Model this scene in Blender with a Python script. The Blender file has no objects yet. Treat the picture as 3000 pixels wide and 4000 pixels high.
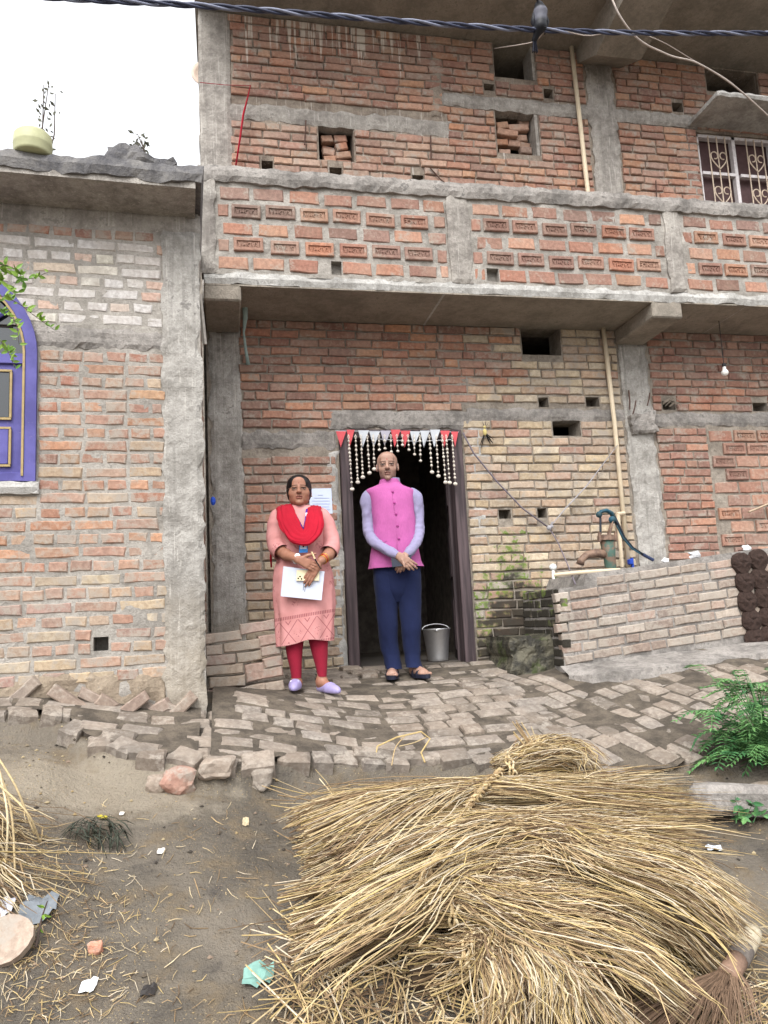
import bpy, bmesh, math, random
import numpy as np
from mathutils import Vector, Matrix
random.seed(11)
rng = np.random.default_rng(11)
RD = math.radians
scene = bpy.context.scene
COL = scene.collection

# ------------------------------------------------------------------ camera
CAM_POS = np.array([0.0, -6.0, 0.40])
FPX = 3000.0
YAW, PITCH, ROLL = RD(12.0), RD(8.1), RD(2.9)
_f = np.array([math.sin(YAW)*math.cos(PITCH), math.cos(YAW)*math.cos(PITCH), math.sin(PITCH)])
_r = np.array([math.cos(YAW), -math.sin(YAW), 0.0])
_u = np.cross(_r, _f)
CR = math.cos(ROLL)*_r - math.sin(ROLL)*_u
CU = math.sin(ROLL)*_r + math.cos(ROLL)*_u
CF = _f
cam_data = bpy.data.cameras.new('camera')
cam_data.sensor_fit = 'HORIZONTAL'; cam_data.sensor_width = 36.0; cam_data.lens = 36.0*FPX/3000.0
cam_data.clip_start = 0.05; cam_data.clip_end = 500.0
cam = bpy.data.objects.new('camera', cam_data); COL.objects.link(cam)
cam.matrix_world = Matrix(((CR[0], CU[0], -CF[0], CAM_POS[0]), (CR[1], CU[1], -CF[1], CAM_POS[1]),
                           (CR[2], CU[2], -CF[2], CAM_POS[2]), (0, 0, 0, 1)))
scene.camera = cam

# ------------------------------------------------------------------ sky and sun (bright overcast)
SUN_EL, SUN_AZ = RD(50), RD(205)       # azimuth measured clockwise from +Y
world = bpy.data.worlds.new('World'); scene.world = world; world.use_nodes = True
wn = world.node_tree; wn.nodes.clear()
sky = wn.nodes.new('ShaderNodeTexSky'); sky.sky_type = 'NISHITA'; sky.sun_disc = False
sky.sun_elevation = SUN_EL; sky.sun_rotation = SUN_AZ; sky.air_density = 1.0; sky.dust_density = 6.0; sky.ozone_density = 1.0
hs = wn.nodes.new('ShaderNodeHueSaturation'); hs.inputs['Saturation'].default_value = 0.10
bg = wn.nodes.new('ShaderNodeBackground'); bg.inputs['Strength'].default_value = 0.15
wo = wn.nodes.new('ShaderNodeOutputWorld')
wn.links.new(sky.outputs[0], hs.inputs['Color']); ovc = wn.nodes.new('ShaderNodeMix'); ovc.data_type = 'RGBA'; ovc.inputs[0].default_value = 0.6   # even cloud deck over the clear sky
ovc.inputs[7].default_value = (4.3, 4.4, 4.6, 1.0)
wn.links.new(hs.outputs[0], ovc.inputs[6]); wn.links.new(ovc.outputs[2], bg.inputs['Color']); wn.links.new(bg.outputs[0], wo.inputs[0])
sun_d = bpy.data.lights.new('sun', 'SUN'); sun_d.energy = 0.9; sun_d.angle = RD(45); sun_d.color = (1.0, 0.97, 0.92)
sun = bpy.data.objects.new('sun', sun_d); COL.objects.link(sun)
_sd = Vector((math.sin(SUN_AZ)*math.cos(SUN_EL), math.cos(SUN_AZ)*math.cos(SUN_EL), math.sin(SUN_EL)))
sun.rotation_euler = _sd.to_track_quat('Z', 'Y').to_euler()
scene.view_settings.view_transform = 'Standard'
scene.view_settings.look = 'None'
scene.view_settings.exposure = 1.4
scene.view_settings.gamma = 1.0
scene.view_settings.use_curve_mapping = False
scene.cycles.max_bounces = 6
scene.cycles.transparent_max_bounces = 12

# ------------------------------------------------------------------ helpers: camera rays for measuring
def ray(px, py):
    return CF + CR*(px-1500)/FPX - CU*(py-2000)/FPX
def P(px, py, Y):
    d = ray(px, py); t = (Y-CAM_POS[1])/d[1]
    return CAM_POS + t*d
def proj(p):
    d = np.asarray(p, float)-CAM_POS; z = d@CF
    return 1500+FPX*(d@CR)/z, 2000-FPX*(d@CU)/z, z

def sstep(a, b, x):
    t = np.clip((np.asarray(x, float)-a)/(b-a), 0, 1); return t*t*(3-2*t)

# ------------------------------------------------------------------ numpy value noise
_tab = np.random.default_rng(5).random(4096).astype(np.float64)
def _h(ix, iy, iz):
    return _tab[((ix*73856093) ^ (iy*19349663) ^ (iz*83492791)) & 4095]
def vnoise(x, y, z=0.0):
    x, y, z = np.broadcast_arrays(np.asarray(x, float), np.asarray(y, float), np.asarray(z, float))
    ix, iy, iz = np.floor(x).astype(np.int64), np.floor(y).astype(np.int64), np.floor(z).astype(np.int64)
    fx, fy, fz = x-ix, y-iy, z-iz
    fx, fy, fz = fx*fx*(3-2*fx), fy*fy*(3-2*fy), fz*fz*(3-2*fz)
    def L(a, b, t): return a+(b-a)*t
    return L(L(L(_h(ix, iy, iz), _h(ix+1, iy, iz), fx), L(_h(ix, iy+1, iz), _h(ix+1, iy+1, iz), fx), fy),
             L(L(_h(ix, iy, iz+1), _h(ix+1, iy, iz+1), fx), L(_h(ix, iy+1, iz+1), _h(ix+1, iy+1, iz+1), fx), fy), fz)*2-1
def fbm(x, y, z=0.0, o=3):
    s = 0; a = 1.0; f = 1.0
    for i in range(o):
        s = s+a*vnoise(np.asarray(x)*f+i*17.3, np.asarray(y)*f+i*5.1, np.asarray(z)*f+i*9.7); a *= .5; f *= 2.03
    return s

# ------------------------------------------------------------------ ground height
YB_X = [-6, -1.12, -.90, -.80, -.72, -.51, -.35, .14, .40, .75, 1.10, 1.43, 1.80, 1.97, 2.33, 2.52, 2.85, 4, 8]
YB_Y = [-1.69, -1.69, -1.66, -1.70, -1.87, -2.02, -2.04, -2.06, -1.92, -1.84, -1.84, -1.91, -2.07, -2.20, -2.22, -2.12, -2.08, -2.0, -2.0]
def yb(x): return np.interp(x, YB_X, YB_Y)
_py = [-60, -7, -4.5, -3.45, -2.5, -1.9, -.9, -.45, 0, 3, 60]
_pz = [-1.3, -1.05, -1.0, -.85, -.55, -.36, -.10, -.03, .05, .06, .06]
def g0(x, y):
    z = np.interp(y, _py, _pz)
    A = .20*sstep(1.05, -.25, x)+.14*sstep(-.1, -1.2, x)
    B = sstep(-.2, -1.25, y)*(1-.75*sstep(-1.9, -3.4, y))
    return z + A*B + .14*sstep(1.9, 3.6, x)*sstep(.3, -.5, y)*(1-.5*sstep(-1.6, -3.0, y))
def g(x, y):
    x = np.asarray(x, float); y = np.asarray(y, float)
    step = sstep(.01, .09, yb(x)-y)*(1-.8*sstep(.0, .9, yb(x)-y))
    n = .018*fbm(x*2.1, y*2.1, 3.0)+.007*fbm(x*9, y*9, 1.0)
    damp = .35+.65*sstep(-.05, .25, yb(x)-y)
    return g0(x, y)-.028*sstep(.10, -.02, yb(x)-y)*sstep(-.02, -.10, y)-.105*step*sstep(2.6, 2.2, x)+n*damp
def G(px, py, h=0.0):
    d = ray(px, py); t = np.linspace(.4, 14, 2500); Q = CAM_POS+t[:, None]*d
    k = int(np.argmax(Q[:, 2] < g0(Q[:, 0], Q[:, 1])+h)); p = Q[k].copy(); return p

# ------------------------------------------------------------------ object helpers
WM = {}
def wmat(o):
    return WM.get(o.name, Matrix.Identity(4))
def attach(o, parent, local=False):
    if parent is None: return o
    o.parent = parent
    if not local:
        o.matrix_parent_inverse = wmat(parent).inverted()
    return o
def tag(o, label=None, cat=None, group=None, kind=None):
    if label: o['label'] = label
    if cat: o['category'] = cat
    if group: o['group'] = group
    if kind: o['kind'] = kind
    return o
def empty(name, loc=(0, 0, 0), rz=0.0, label=None, cat=None, group=None):
    o = bpy.data.objects.new(name, None); COL.objects.link(o)
    o.empty_display_size = .1
    o.location = Vector([float(c) for c in loc]); o.rotation_euler = (0, 0, rz)
    WM[o.name] = Matrix.Translation(o.location) @ Matrix.Rotation(rz, 4, 'Z')
    return tag(o, label, cat, group)

def mesh_from(name, verts, faces, mat=None, smooth=False, cols=None, midx=None):
    me = bpy.data.meshes.new(name)
    me.from_pydata([tuple(map(float, v)) for v in verts], [], [tuple(map(int, f)) for f in faces])
    mats = mat if isinstance(mat, (list, tuple)) else [mat]
    for m in mats:
        if m is not None: me.materials.append(m)
    if midx is not None:
        me.polygons.foreach_set('material_index', np.asarray(midx, np.int32))
    if cols is not None and len(cols):
        a = me.attributes.new('tint', 'FLOAT_COLOR', 'POINT')
        c = np.ones((len(me.vertices), 4), np.float32); c[:, :3] = np.asarray(cols, np.float32)[:, :3]
        a.data.foreach_set('color', c.ravel())
    if smooth:
        me.polygons.foreach_set('use_smooth', np.ones(len(me.polygons), bool))
    me.update()
    return me
def obj_from(name, me, parent=None, local=False):
    o = bpy.data.objects.new(name, me); COL.objects.link(o)
    return attach(o, parent, local)

class MB:
    """collects pieces of ONE object"""
    def __init__(s): s.v = []; s.f = []; s.c = []; s.m = []
    def raw(s, verts, faces, col=(1, 1, 1), mi=0):
        b = len(s.v); s.v.extend([tuple(v) for v in verts]); s.f.extend([tuple(i+b for i in f) for f in faces])
        s.m.extend([mi]*len(faces))
        if isinstance(col, tuple) and len(col) == 3 and not hasattr(col[0], '__len__'): s.c.extend([col]*len(verts))
        else: s.c.extend(col)
    def box(s, c, d, R=None, col=(1, 1, 1), bev=0.0, mi=0, jit=0.0):
        c = Vector([float(q) for q in c]); h = [q/2 for q in d]
        bm = bmesh.new(); bmesh.ops.create_cube(bm, size=1.0)
        for v in bm.verts: v.co = Vector((v.co.x*d[0], v.co.y*d[1], v.co.z*d[2]))
        if bev > 0: bmesh.ops.bevel(bm, geom=list(bm.edges), offset=bev, segments=1, affect='EDGES', profile=.5)
        bm.verts.index_update()
        vs = []
        for v in bm.verts:
            q = v.co.copy()
            if jit: q += Vector((random.uniform(-jit, jit), random.uniform(-jit, jit), random.uniform(-jit, jit)))
            if R is not None: q = R @ q
            vs.append(tuple(q+c))
        s.raw(vs, [[v.index for v in f.verts] for f in bm.faces], col, mi); bm.free()
    def tube(s, pts, rads, n=8, col=(1, 1, 1), cap=True, mi=0, flat=1.0):
        pts = [Vector([float(q) for q in p]) for p in pts]
        rads = [float(q) for q in rads] if hasattr(rads, '__len__') else [float(rads)]*len(pts)
        rings = []; prev = None
        for i, p in enumerate(pts):
            t = (pts[min(i+1, len(pts)-1)]-pts[max(i-1, 0)])
            t = t.normalized() if t.length > 1e-9 else Vector((0, 0, 1))
            if prev is None:
                a = Vector((0, 0, 1)) if abs(t.z) < .9 else Vector((1, 0, 0)); x = t.cross(a).normalized()
            else:
                x = (prev-t*prev.dot(t)); x = x.normalized() if x.length > 1e-6 else t.orthogonal().normalized()
            prev = x; y = t.cross(x)
            rings.append([tuple(p+rads[i]*(math.cos(2*math.pi*k/n)*x+flat*math.sin(2*math.pi*k/n)*y)) for k in range(n)])
        vs = [q for r_ in rings for q in r_]; fs = []
        for i in range(len(pts)-1):
            for k in range(n):
                a = i*n+k; b = i*n+(k+1) % n; fs.append((a, b, b+n, a+n))
        if cap:
            fs.append(tuple(range(n-1, -1, -1))); fs.append(tuple(range((len(pts)-1)*n, len(pts)*n)))
        s.raw(vs, fs, col, mi)
    def lathe(s, prof, n=16, c=(0, 0, 0), R=None, col=(1, 1, 1), mi=0):
        vs = []; fs = []; c = Vector([float(q) for q in c])
        for (r, z) in prof:
            for k in range(n):
                q = Vector((r*math.cos(2*math.pi*k/n), r*math.sin(2*math.pi*k/n), z))
                if R is not None: q = R @ q
                vs.append(tuple(q+c))
        for i in range(len(prof)-1):
            for k in range(n):
                a = i*n+k; b = i*n+(k+1) % n; fs.append((a, b, b+n, a+n))
        fs.append(tuple(range(n-1, -1, -1))); fs.append(tuple(range((len(prof)-1)*n, len(prof)*n)))
        s.raw(vs, fs, col, mi)
    def ball(s, c, r, n=10, m=6, col=(1, 1, 1), R=None, mi=0):
        if not hasattr(r, '__len__'): r = (r, r, r)
        vs = []; fs = []; c = Vector([float(q) for q in c])
        for i in range(m+1):
            th = math.pi*i/m
            for k in range(n):
                ph = 2*math.pi*k/n
                q = Vector((r[0]*math.sin(th)*math.cos(ph), r[1]*math.sin(th)*math.sin(ph), r[2]*math.cos(th)))
                if R is not None: q = R @ q
                vs.append(tuple(q+c))
        for i in range(m):
            for k in range(n):
                a = i*n+k; b = i*n+(k+1) % n; fs.append((a, a+n, b+n, b))
        s.raw(vs, fs, col, mi)
    def sheet(s, poly, thick, normal, col=(1, 1, 1), mi=0):
        nn = Vector(normal).normalized()*thick/2
        a = [tuple(Vector([float(q) for q in p])+nn) for p in poly]; b = [tuple(Vector([float(q) for q in p])-nn) for p in poly]; n = len(poly)
        s.raw(a+b, [tuple(range(n)), tuple(range(2*n-1, n-1, -1))]+[(i, i+n, (i+1) % n+n, (i+1) % n) for i in range(n)], col, mi)
    def build(s, name, mat, parent=None, smooth=False, local=False):
        me = mesh_from(name, s.v, s.f, mat, smooth, s.c, s.m if isinstance(mat, (list, tuple)) else None)
        return obj_from(name, me, parent, local)

def srgb(r, g_, b):
    def f(c):
        c /= 255.0
        return c/12.92 if c <= .04045 else ((c+.055)/1.055)**2.4
    return (f(r), f(g_), f(b))

# ------------------------------------------------------------------ materials
class NT:
    def __init__(s, name):
        s.m = bpy.data.materials.new(name); s.m.use_nodes = True; s.t = s.m.node_tree; s.t.nodes.clear()
        s.out = s.t.nodes.new('ShaderNodeOutputMaterial'); s.b = s.t.nodes.new('ShaderNodeBsdfPrincipled')
        s.t.links.new(s.b.outputs[0], s.out.inputs[0]); s.b.inputs['Roughness'].default_value = .9
        if 'Specular IOR Level' in s.b.inputs: s.b.inputs['Specular IOR Level'].default_value = .3
    def n(s, typ, **kw):
        nd = s.t.nodes.new(typ)
        for k, v in kw.items(): setattr(nd, k, v)
        return nd
    def put(s, sock, v):
        if hasattr(v, 'is_output') or isinstance(v, bpy.types.NodeSocket): s.t.links.new(v, sock)
        elif v is not None:
            if hasattr(v, '__len__') and len(v) == 3 and sock.type == 'RGBA': v = (*v, 1.0)
            sock.default_value = v
    def math(s, op, a, b=None, c=None, clamp=False):
        nd = s.n('ShaderNodeMath', operation=op, use_clamp=clamp); s.put(nd.inputs[0], a)
        if b is not None: s.put(nd.inputs[1], b)
        if c is not None: s.put(nd.inputs[2], c)
        return nd.outputs[0]
    def pos(s, scale=(1, 1, 1), kind='pos', loc=(0, 0, 0)):
        if kind == 'pos': o = s.n('ShaderNodeNewGeometry').outputs['Position']
        elif kind == 'obj': o = s.n('ShaderNodeTexCoord').outputs['Object']
        else: o = s.n('ShaderNodeTexCoord').outputs['Generated']
        mp = s.n('ShaderNodeMapping'); s.put(mp.inputs['Vector'], o); mp.inputs['Scale'].default_value = scale; mp.inputs['Location'].default_value = loc
        return mp.outputs[0]
    def noise(s, vec, scale=5, detail=4, rough=.55, dist=0.0):
        nd = s.n('ShaderNodeTexNoise'); s.put(nd.inputs['Vector'], vec); nd.inputs['Scale'].default_value = scale
        nd.inputs['Detail'].default_value = detail; nd.inputs['Roughness'].default_value = rough; nd.inputs['Distortion'].default_value = dist
        return nd.outputs['Fac']
    def ramp(s, fac, lo, hi, a=0.0, b=1.0):
        nd = s.n('ShaderNodeMapRange'); nd.interpolation_type = 'SMOOTHSTEP'; s.put(nd.inputs['Value'], fac)
        nd.inputs['From Min'].default_value = lo; nd.inputs['From Max'].default_value = hi
        nd.inputs['To Min'].default_value = a; nd.inputs['To Max'].default_value = b
        return nd.outputs[0]
    def mix(s, fac, a, b, mode='MIX'):
        nd = s.n('ShaderNodeMix', data_type='RGBA', blend_type=mode); s.put(nd.inputs[0], fac); s.put(nd.inputs[6], a); s.put(nd.inputs[7], b)
        return nd.outputs[2]
    def xyz(s, v):
        nd = s.n('ShaderNodeSeparateXYZ'); s.put(nd.inputs[0], v); return nd.outputs
    def bump(s, h, strength=.5, dist=.01):
        nd = s.n('ShaderNodeBump'); s.put(nd.inputs['Height'], h); nd.inputs['Strength'].default_value = strength; nd.inputs['Distance'].default_value = dist
        s.put(s.b.inputs['Normal'], nd.outputs[0])
    def tint(s):
        a = s.n('ShaderNodeAttribute'); a.attribute_name = 'tint'; return a.outputs['Color']
    def ocol(s):
        return s.n('ShaderNodeObjectInfo').outputs['Color']
    def fin(s, col, rough=None, spec=None, metal=None):
        s.put(s.b.inputs['Base Color'], col)
        if rough is not None: s.put(s.b.inputs['Roughness'], rough)
        if metal is not None: s.put(s.b.inputs['Metallic'], metal)
        if spec is not None: s.b.inputs['Specular IOR Level'].default_value = spec
        return s.m

def plain(name, col, rough=.7, metal=0.0, var=.12, scale=30, bump=0.0, spec=.3):
    t = NT(name); p = t.pos(); n = t.noise(p, scale, 4, .6)
    c = t.mix(t.ramp(n, .3, .7), tuple(q*(1-var) for q in col), tuple(min(1, q*(1+var)) for q in col))
    if bump: t.bump(n, bump, .003)
    return t.fin(c, rough, spec, metal)
def tinted(name, rough=.8, var=.15, scale=40, bump=.2, spec=.3, sheen=0):
    t = NT(name); n = t.noise(t.pos(), scale, 4, .6)
    c = t.mix(1.0, t.tint(), t.mix(t.ramp(n, .25, .75), (1-var,)*3, (1.0,)*3), 'MULTIPLY')
    if bump: t.bump(n, bump, .003)
    return t.fin(c, rough, spec)

MORTAR = srgb(152, 145, 136)
def brick_mat(name, src, smear, drips=0.0, soot=False, moss=False):
    """src 'obj' reads the object's colour, 'tint' the mesh attribute"""
    t = NT(name); p = t.pos()
    base = t.ocol() if src == 'obj' else t.tint()
    n1 = t.noise(p, 38, 5, .62); n2 = t.noise(p, 9, 3, .5); n3 = t.noise(p, 140, 2, .5)
    c = t.mix(t.ramp(n1, .32, .72), t.mix(1.0, base, (.66, .62, .60), 'MULTIPLY'), t.mix(1.0, base, (1.08, 1.06, 1.04), 'MULTIPLY'))
    c = t.mix(t.ramp(n3, .62, .74, 0, .45), c, t.mix(1.0, base, (.35, .33, .33), 'MULTIPLY'))
    # mortar smeared over the faces and edges of the brick
    s = t.math('ADD', t.math('MULTIPLY', n1, .55), t.math('MULTIPLY', n2, .75))
    lo = .74-.22*smear
    sm = t.ramp(t.math('ADD', s, t.math('MULTIPLY', t.math('SUBTRACT', n3, .5), .16)), lo, lo+.20, .06, .88)
    c = t.mix(sm, c, t.mix(n3, tuple(q*.78 for q in MORTAR), tuple(min(1, q*1.18) for q in MORTAR)))
    c = t.mix(t.ramp(t.noise(p, 3.5, 4, .6), .35, .70, .08, .30), c, srgb(176, 158, 140))   # lime dust
    if drips:
        x = t.xyz(t.pos()); 
        st = t.noise(t.pos((30, 1, .8)), 1.0, 3, .6); reach = t.noise(t.pos((9, 1, .2), loc=(3, 0, 0)), 1.0, 2, .5)
        zf = t.math('SUBTRACT', x[2], t.math('MULTIPLY', reach, 1.0))
        dz = t.math('MULTIPLY', t.ramp(zf, 4.30, 5.1), t.ramp(x[0], 2.4, 1.5))
        st2 = t.ramp(t.math('ADD', st, t.math('MULTIPLY', t.math('SUBTRACT', dz, 1.0), .30)), .49, .56, 0, .85)
        c = t.mix(st2, c, srgb(205, 196, 184))
    if moss:
        x = t.xyz(t.pos()); d1 = t.math('ABSOLUTE', t.math('SUBTRACT', x[0], 2.33)); 
        m = t.math('SUBTRACT', t.math('ADD', n2, t.math('MULTIPLY', n1, .4)), t.math('MULTIPLY', d1, .85))
        m = t.math('SUBTRACT', m, t.math('MULTIPLY', x[2], .62))
        c = t.mix(t.ramp(m, .10, .34, 0, .92), c, srgb(44, 42, 36))
        c = t.mix(t.math('MULTIPLY', t.math('MULTIPLY', t.ramp(m, .04, .14), t.ramp(m, .34, .18)), t.ramp(n1, .40, .58, 0, .85)), c, srgb(96, 122, 36))
    t.bump(t.math('ADD', n1, t.math('MULTIPLY', n3, .35)), .75, .006)
    return t.fin(c, .93, .2)

def concrete_mat(name, lo, hi, pits=.5, streak=.4, stain=(.16, .15, .14), lime=0.0, foot=False):
    t = NT(name); p = t.pos()
    n1 = t.noise(p, 4, 5, .6); n2 = t.noise(p, 26, 5, .65); n3 = t.noise(p, 95, 3, .6)
    c = t.mix(t.ramp(t.math('ADD', t.math('MULTIPLY', n1, .6), t.math('MULTIPLY', n2, .4)), .35, .65), lo, hi)
    c = t.mix(t.ramp(n3, .3, .75, .25, 0), c, tuple(q*.45 for q in lo))
    st = t.noise(t.pos((22, 22, .9)), 1.0, 4, .6)
    c = t.mix(t.ramp(st, .50, .72, 0, streak), c, tuple(q*.5 for q in lo))
    pit = t.ramp(t.math('ADD', t.math('MULTIPLY', n2, .7), t.math('MULTIPLY', n1, .5)), .70-.0*pits, .76, 0, pits)
    c = t.mix(pit, c, stain)
    if lime:
        l = t.noise(t.pos((55, 55, 1.3), loc=(5, 0, 0)), 1.0, 3, .6)
        c = t.mix(t.ramp(l, .60, .68, 0, lime), c, srgb(214, 208, 200))
    if foot:
        x = t.xyz(t.pos()); f = t.ramp(t.math('ADD', x[2], t.math('MULTIPLY', n1, .5)), 1.0, .35, 0, .45)
        c = t.mix(f, c, srgb(148, 134, 112))
    t.bump(t.math('ADD', t.math('MULTIPLY', n2, 1.0), t.math('MULTIPLY', n3, .5)), .8, .012)
    return t.fin(c, .92, .2)
# ================================================================== materials of the place
BM = {}
for key, sm, kw in (('red', .38, {}), ('grey', .72, {}), ('tan', .56, {'moss': True}), ('up', .44, {'drips': 1.0}), ('para', .28, {}), ('pave', .45, {})):
    BM[key] = (brick_mat('brick_'+key, 'obj', sm, **kw), brick_mat('brick_mass_'+key, 'tint', sm, **kw))
M_MORTAR = concrete_mat('mortar', srgb(122, 114, 106), srgb(168, 160, 150), .5, .15)
M_MORTAR_UP = concrete_mat('mortar_upper', srgb(116, 104, 94), srgb(164, 152, 138), .5, .2, lime=.4)
M_MORTAR_G = concrete_mat('mortar_ground', srgb(122, 113, 103), srgb(166, 157, 145), .5, .15)
M_MORTAR_PALE = concrete_mat('mortar_pale', srgb(138, 133, 126), srgb(178, 172, 164), .45, .15)
M_CONC = concrete_mat('column_concrete', srgb(138, 134, 128), srgb(186, 182, 176), .75, .4, lime=.3, foot=True)
M_CONC_UP = concrete_mat('upper_concrete', srgb(130, 124, 118), srgb(180, 174, 166), .6, .3, lime=.3)
M_ROUGH = concrete_mat('rough_concrete', srgb(112, 108, 104), srgb(170, 164, 158), .9, .2)
M_PALE = concrete_mat('pale_concrete', srgb(150, 147, 142), srgb(200, 198, 194), .7, .3)
M_SOFFIT = concrete_mat('soffit_concrete', srgb(130, 123, 113), srgb(162, 153, 141), .35, .1, stain=srgb(40, 36, 32))
M_DARKROOF = concrete_mat('weathered_roof', srgb(92, 91, 94), srgb(134, 131, 128), .7, .5)
M_PLASTER = concrete_mat('mud_plaster', srgb(134, 120, 104), srgb(164, 150, 132), .5, .3)
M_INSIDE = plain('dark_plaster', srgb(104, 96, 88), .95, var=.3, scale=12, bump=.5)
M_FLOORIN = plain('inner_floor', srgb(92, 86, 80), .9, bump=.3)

def rough_slab(name, u0, u1, z0, z1, yf, yb, mat, parent, M=None, amp=.008, edge=.014, res=.03, tilt=0.0, seed=0.0):
    """a cast slab: front face at local y=yf (towards the viewer), ragged outline, back at yb"""
    nu = max(2, int((u1-u0)/res)); nz = max(2, int((z1-z0)/res))
    U, Z = np.meshgrid(np.linspace(u0, u1, nu+1), np.linspace(z0, z1, nz+1), indexing='ij')
    s = seed+u0*3.7+z0*1.9
    dist = np.minimum(np.minimum(U-u0, u1-U), np.minimum(Z-z0, z1-Z))
    Yv = yf-amp*fbm(U*9, Z*9, s, 3)+.012*sstep(.022, 0, dist)
    bord = sstep(.03, 0, dist)
    U2 = U+edge*bord*fbm(Z*14, U*3, s+4, 3); Z2 = Z+edge*bord*fbm(U*14, Z*3, s+8, 3)+tilt*(U-u0)
    V = np.stack([U2, Yv, Z2], -1).reshape(-1, 3)
    idx = np.arange((nu+1)*(nz+1)).reshape(nu+1, nz+1)
    F = [(idx[i, j], idx[i+1, j], idx[i+1, j+1], idx[i, j+1]) for i in range(nu) for j in range(nz)]
    ring = list(idx[:, 0])+list(idx[-1, 1:])+list(idx[-2::-1, -1])+list(idx[0, -2:0:-1])
    B = V[ring].copy(); B[:, 1] = yb; b0 = len(V); V = np.vstack([V, B]); n = len(ring)
    F += [(ring[k], b0+k, b0+(k+1) % n, ring[(k+1) % n]) for k in range(n)]
    F.append(tuple(b0+k for k in range(n)))
    if M is not None:
        A = np.array(M); V = V@A[:3, :3].T+A[:3, 3]
    return obj_from(name, mesh_from(name, V, F, mat), parent)

def wall_sheet(name, u0, u1, z0, z1, holes, mat, parent, M=None, y=0.0, res=.035, amp=.004, seed=0.0):
    """the mortar body of a wall with real openings; holes = (u0,u1,z0,z1,depth,closed)"""
    us = sorted(set([round(v, 4) for v in np.arange(u0, u1, res)]+[u1]+[round(h[i], 4) for h in holes for i in (0, 1) if u0 < h[i] < u1]))
    zs = sorted(set([round(v, 4) for v in np.arange(z0, z1, res)]+[z1]+[round(h[i], 4) for h in holes for i in (2, 3) if z0 < h[i] < z1]))
    us = np.array(us); zs = np.array(zs)
    U, Z = np.meshgrid(us, zs, indexing='ij'); Yv = y-amp*fbm(U*12, Z*12, seed, 3)
    V = [tuple(q) for q in np.stack([U, Yv, Z], -1).reshape(-1, 3)]
    idx = np.arange(len(V)).reshape(len(us), len(zs)); uc = (us[:-1]+us[1:])/2; zc = (zs[:-1]+zs[1:])/2
    keep = np.ones((len(uc), len(zc)), bool)
    for h in holes:
        keep &= ~(((uc > h[0]) & (uc < h[1]))[:, None] & ((zc > h[2]) & (zc < h[3]))[None, :])
    F = [(idx[i, j], idx[i+1, j], idx[i+1, j+1], idx[i, j+1]) for i, j in zip(*np.nonzero(keep))]
    for h in holes:
        a, b, c, d, dep, closed = h
        k = len(V); e = y+.006
        V += [(a, e, c), (b, e, c), (b, e, d), (a, e, d), (a, y+dep, c), (b, y+dep, c), (b, y+dep, d), (a, y+dep, d)]
        F += [(k, k+1, k+5, k+4), (k+1, k+2, k+6, k+5), (k+2, k+3, k+7, k+6), (k+3, k, k+4, k+7)]
        if closed: F.append((k+4, k+5, k+6, k+7))
    V = np.array(V)
    if M is not None:
        A = np.array(M); V = V@A[:3, :3].T+A[:3, 3]
    return obj_from(name, mesh_from(name, V, F, mat), parent)

# ------------------------------------------------------------------ brick shapes (shared meshes)
def brick_shape(L, Hh, seed, depth=.06, frog=None):
    r = random.Random(seed)
    bev = .007; nx = 4 if L > .15 else 3
    xs = [-L/2+bev+(L-2*bev)*i/(nx-1) for i in range(nx)]
    V = []; F = []
    top = [(x+r.uniform(-.004, .004), -r.uniform(0, .002), Hh/2-bev+r.uniform(-.005, .002)) for x in xs]
    bot = [(x+r.uniform(-.004, .004), -r.uniform(0, .002), -Hh/2+bev+r.uniform(-.002, .005)) for x in xs]
    V += bot+top
    F += [(i, i+1, nx+i+1, nx+i) for i in range(nx-1)]
    ring = list(range(nx))+list(range(2*nx-1, nx-1, -1))
    n = len(ring)
    outer = []
    for k in ring:
        x, y, z = V[k]
        ox = x+(bev*1.1 if x > L/2-.03 else -bev*1.1 if x < -L/2+.03 else 0)+r.uniform(-.002, .002)
        oz = z+(bev if z > 0 else -bev)+r.uniform(-.0015, .0015)
        outer.append((ox, bev*.9, oz))
    b = len(V); V += outer; b2 = len(V); V += [(x, depth, z) for x, y, z in outer]
    for k in range(n):
        k2 = (k+1) % n
        F.append((ring[k], b+k, b+k2, ring[k2])); F.append((b+k, b2+k, b2+k2, b+k2))
    return V, F
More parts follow.
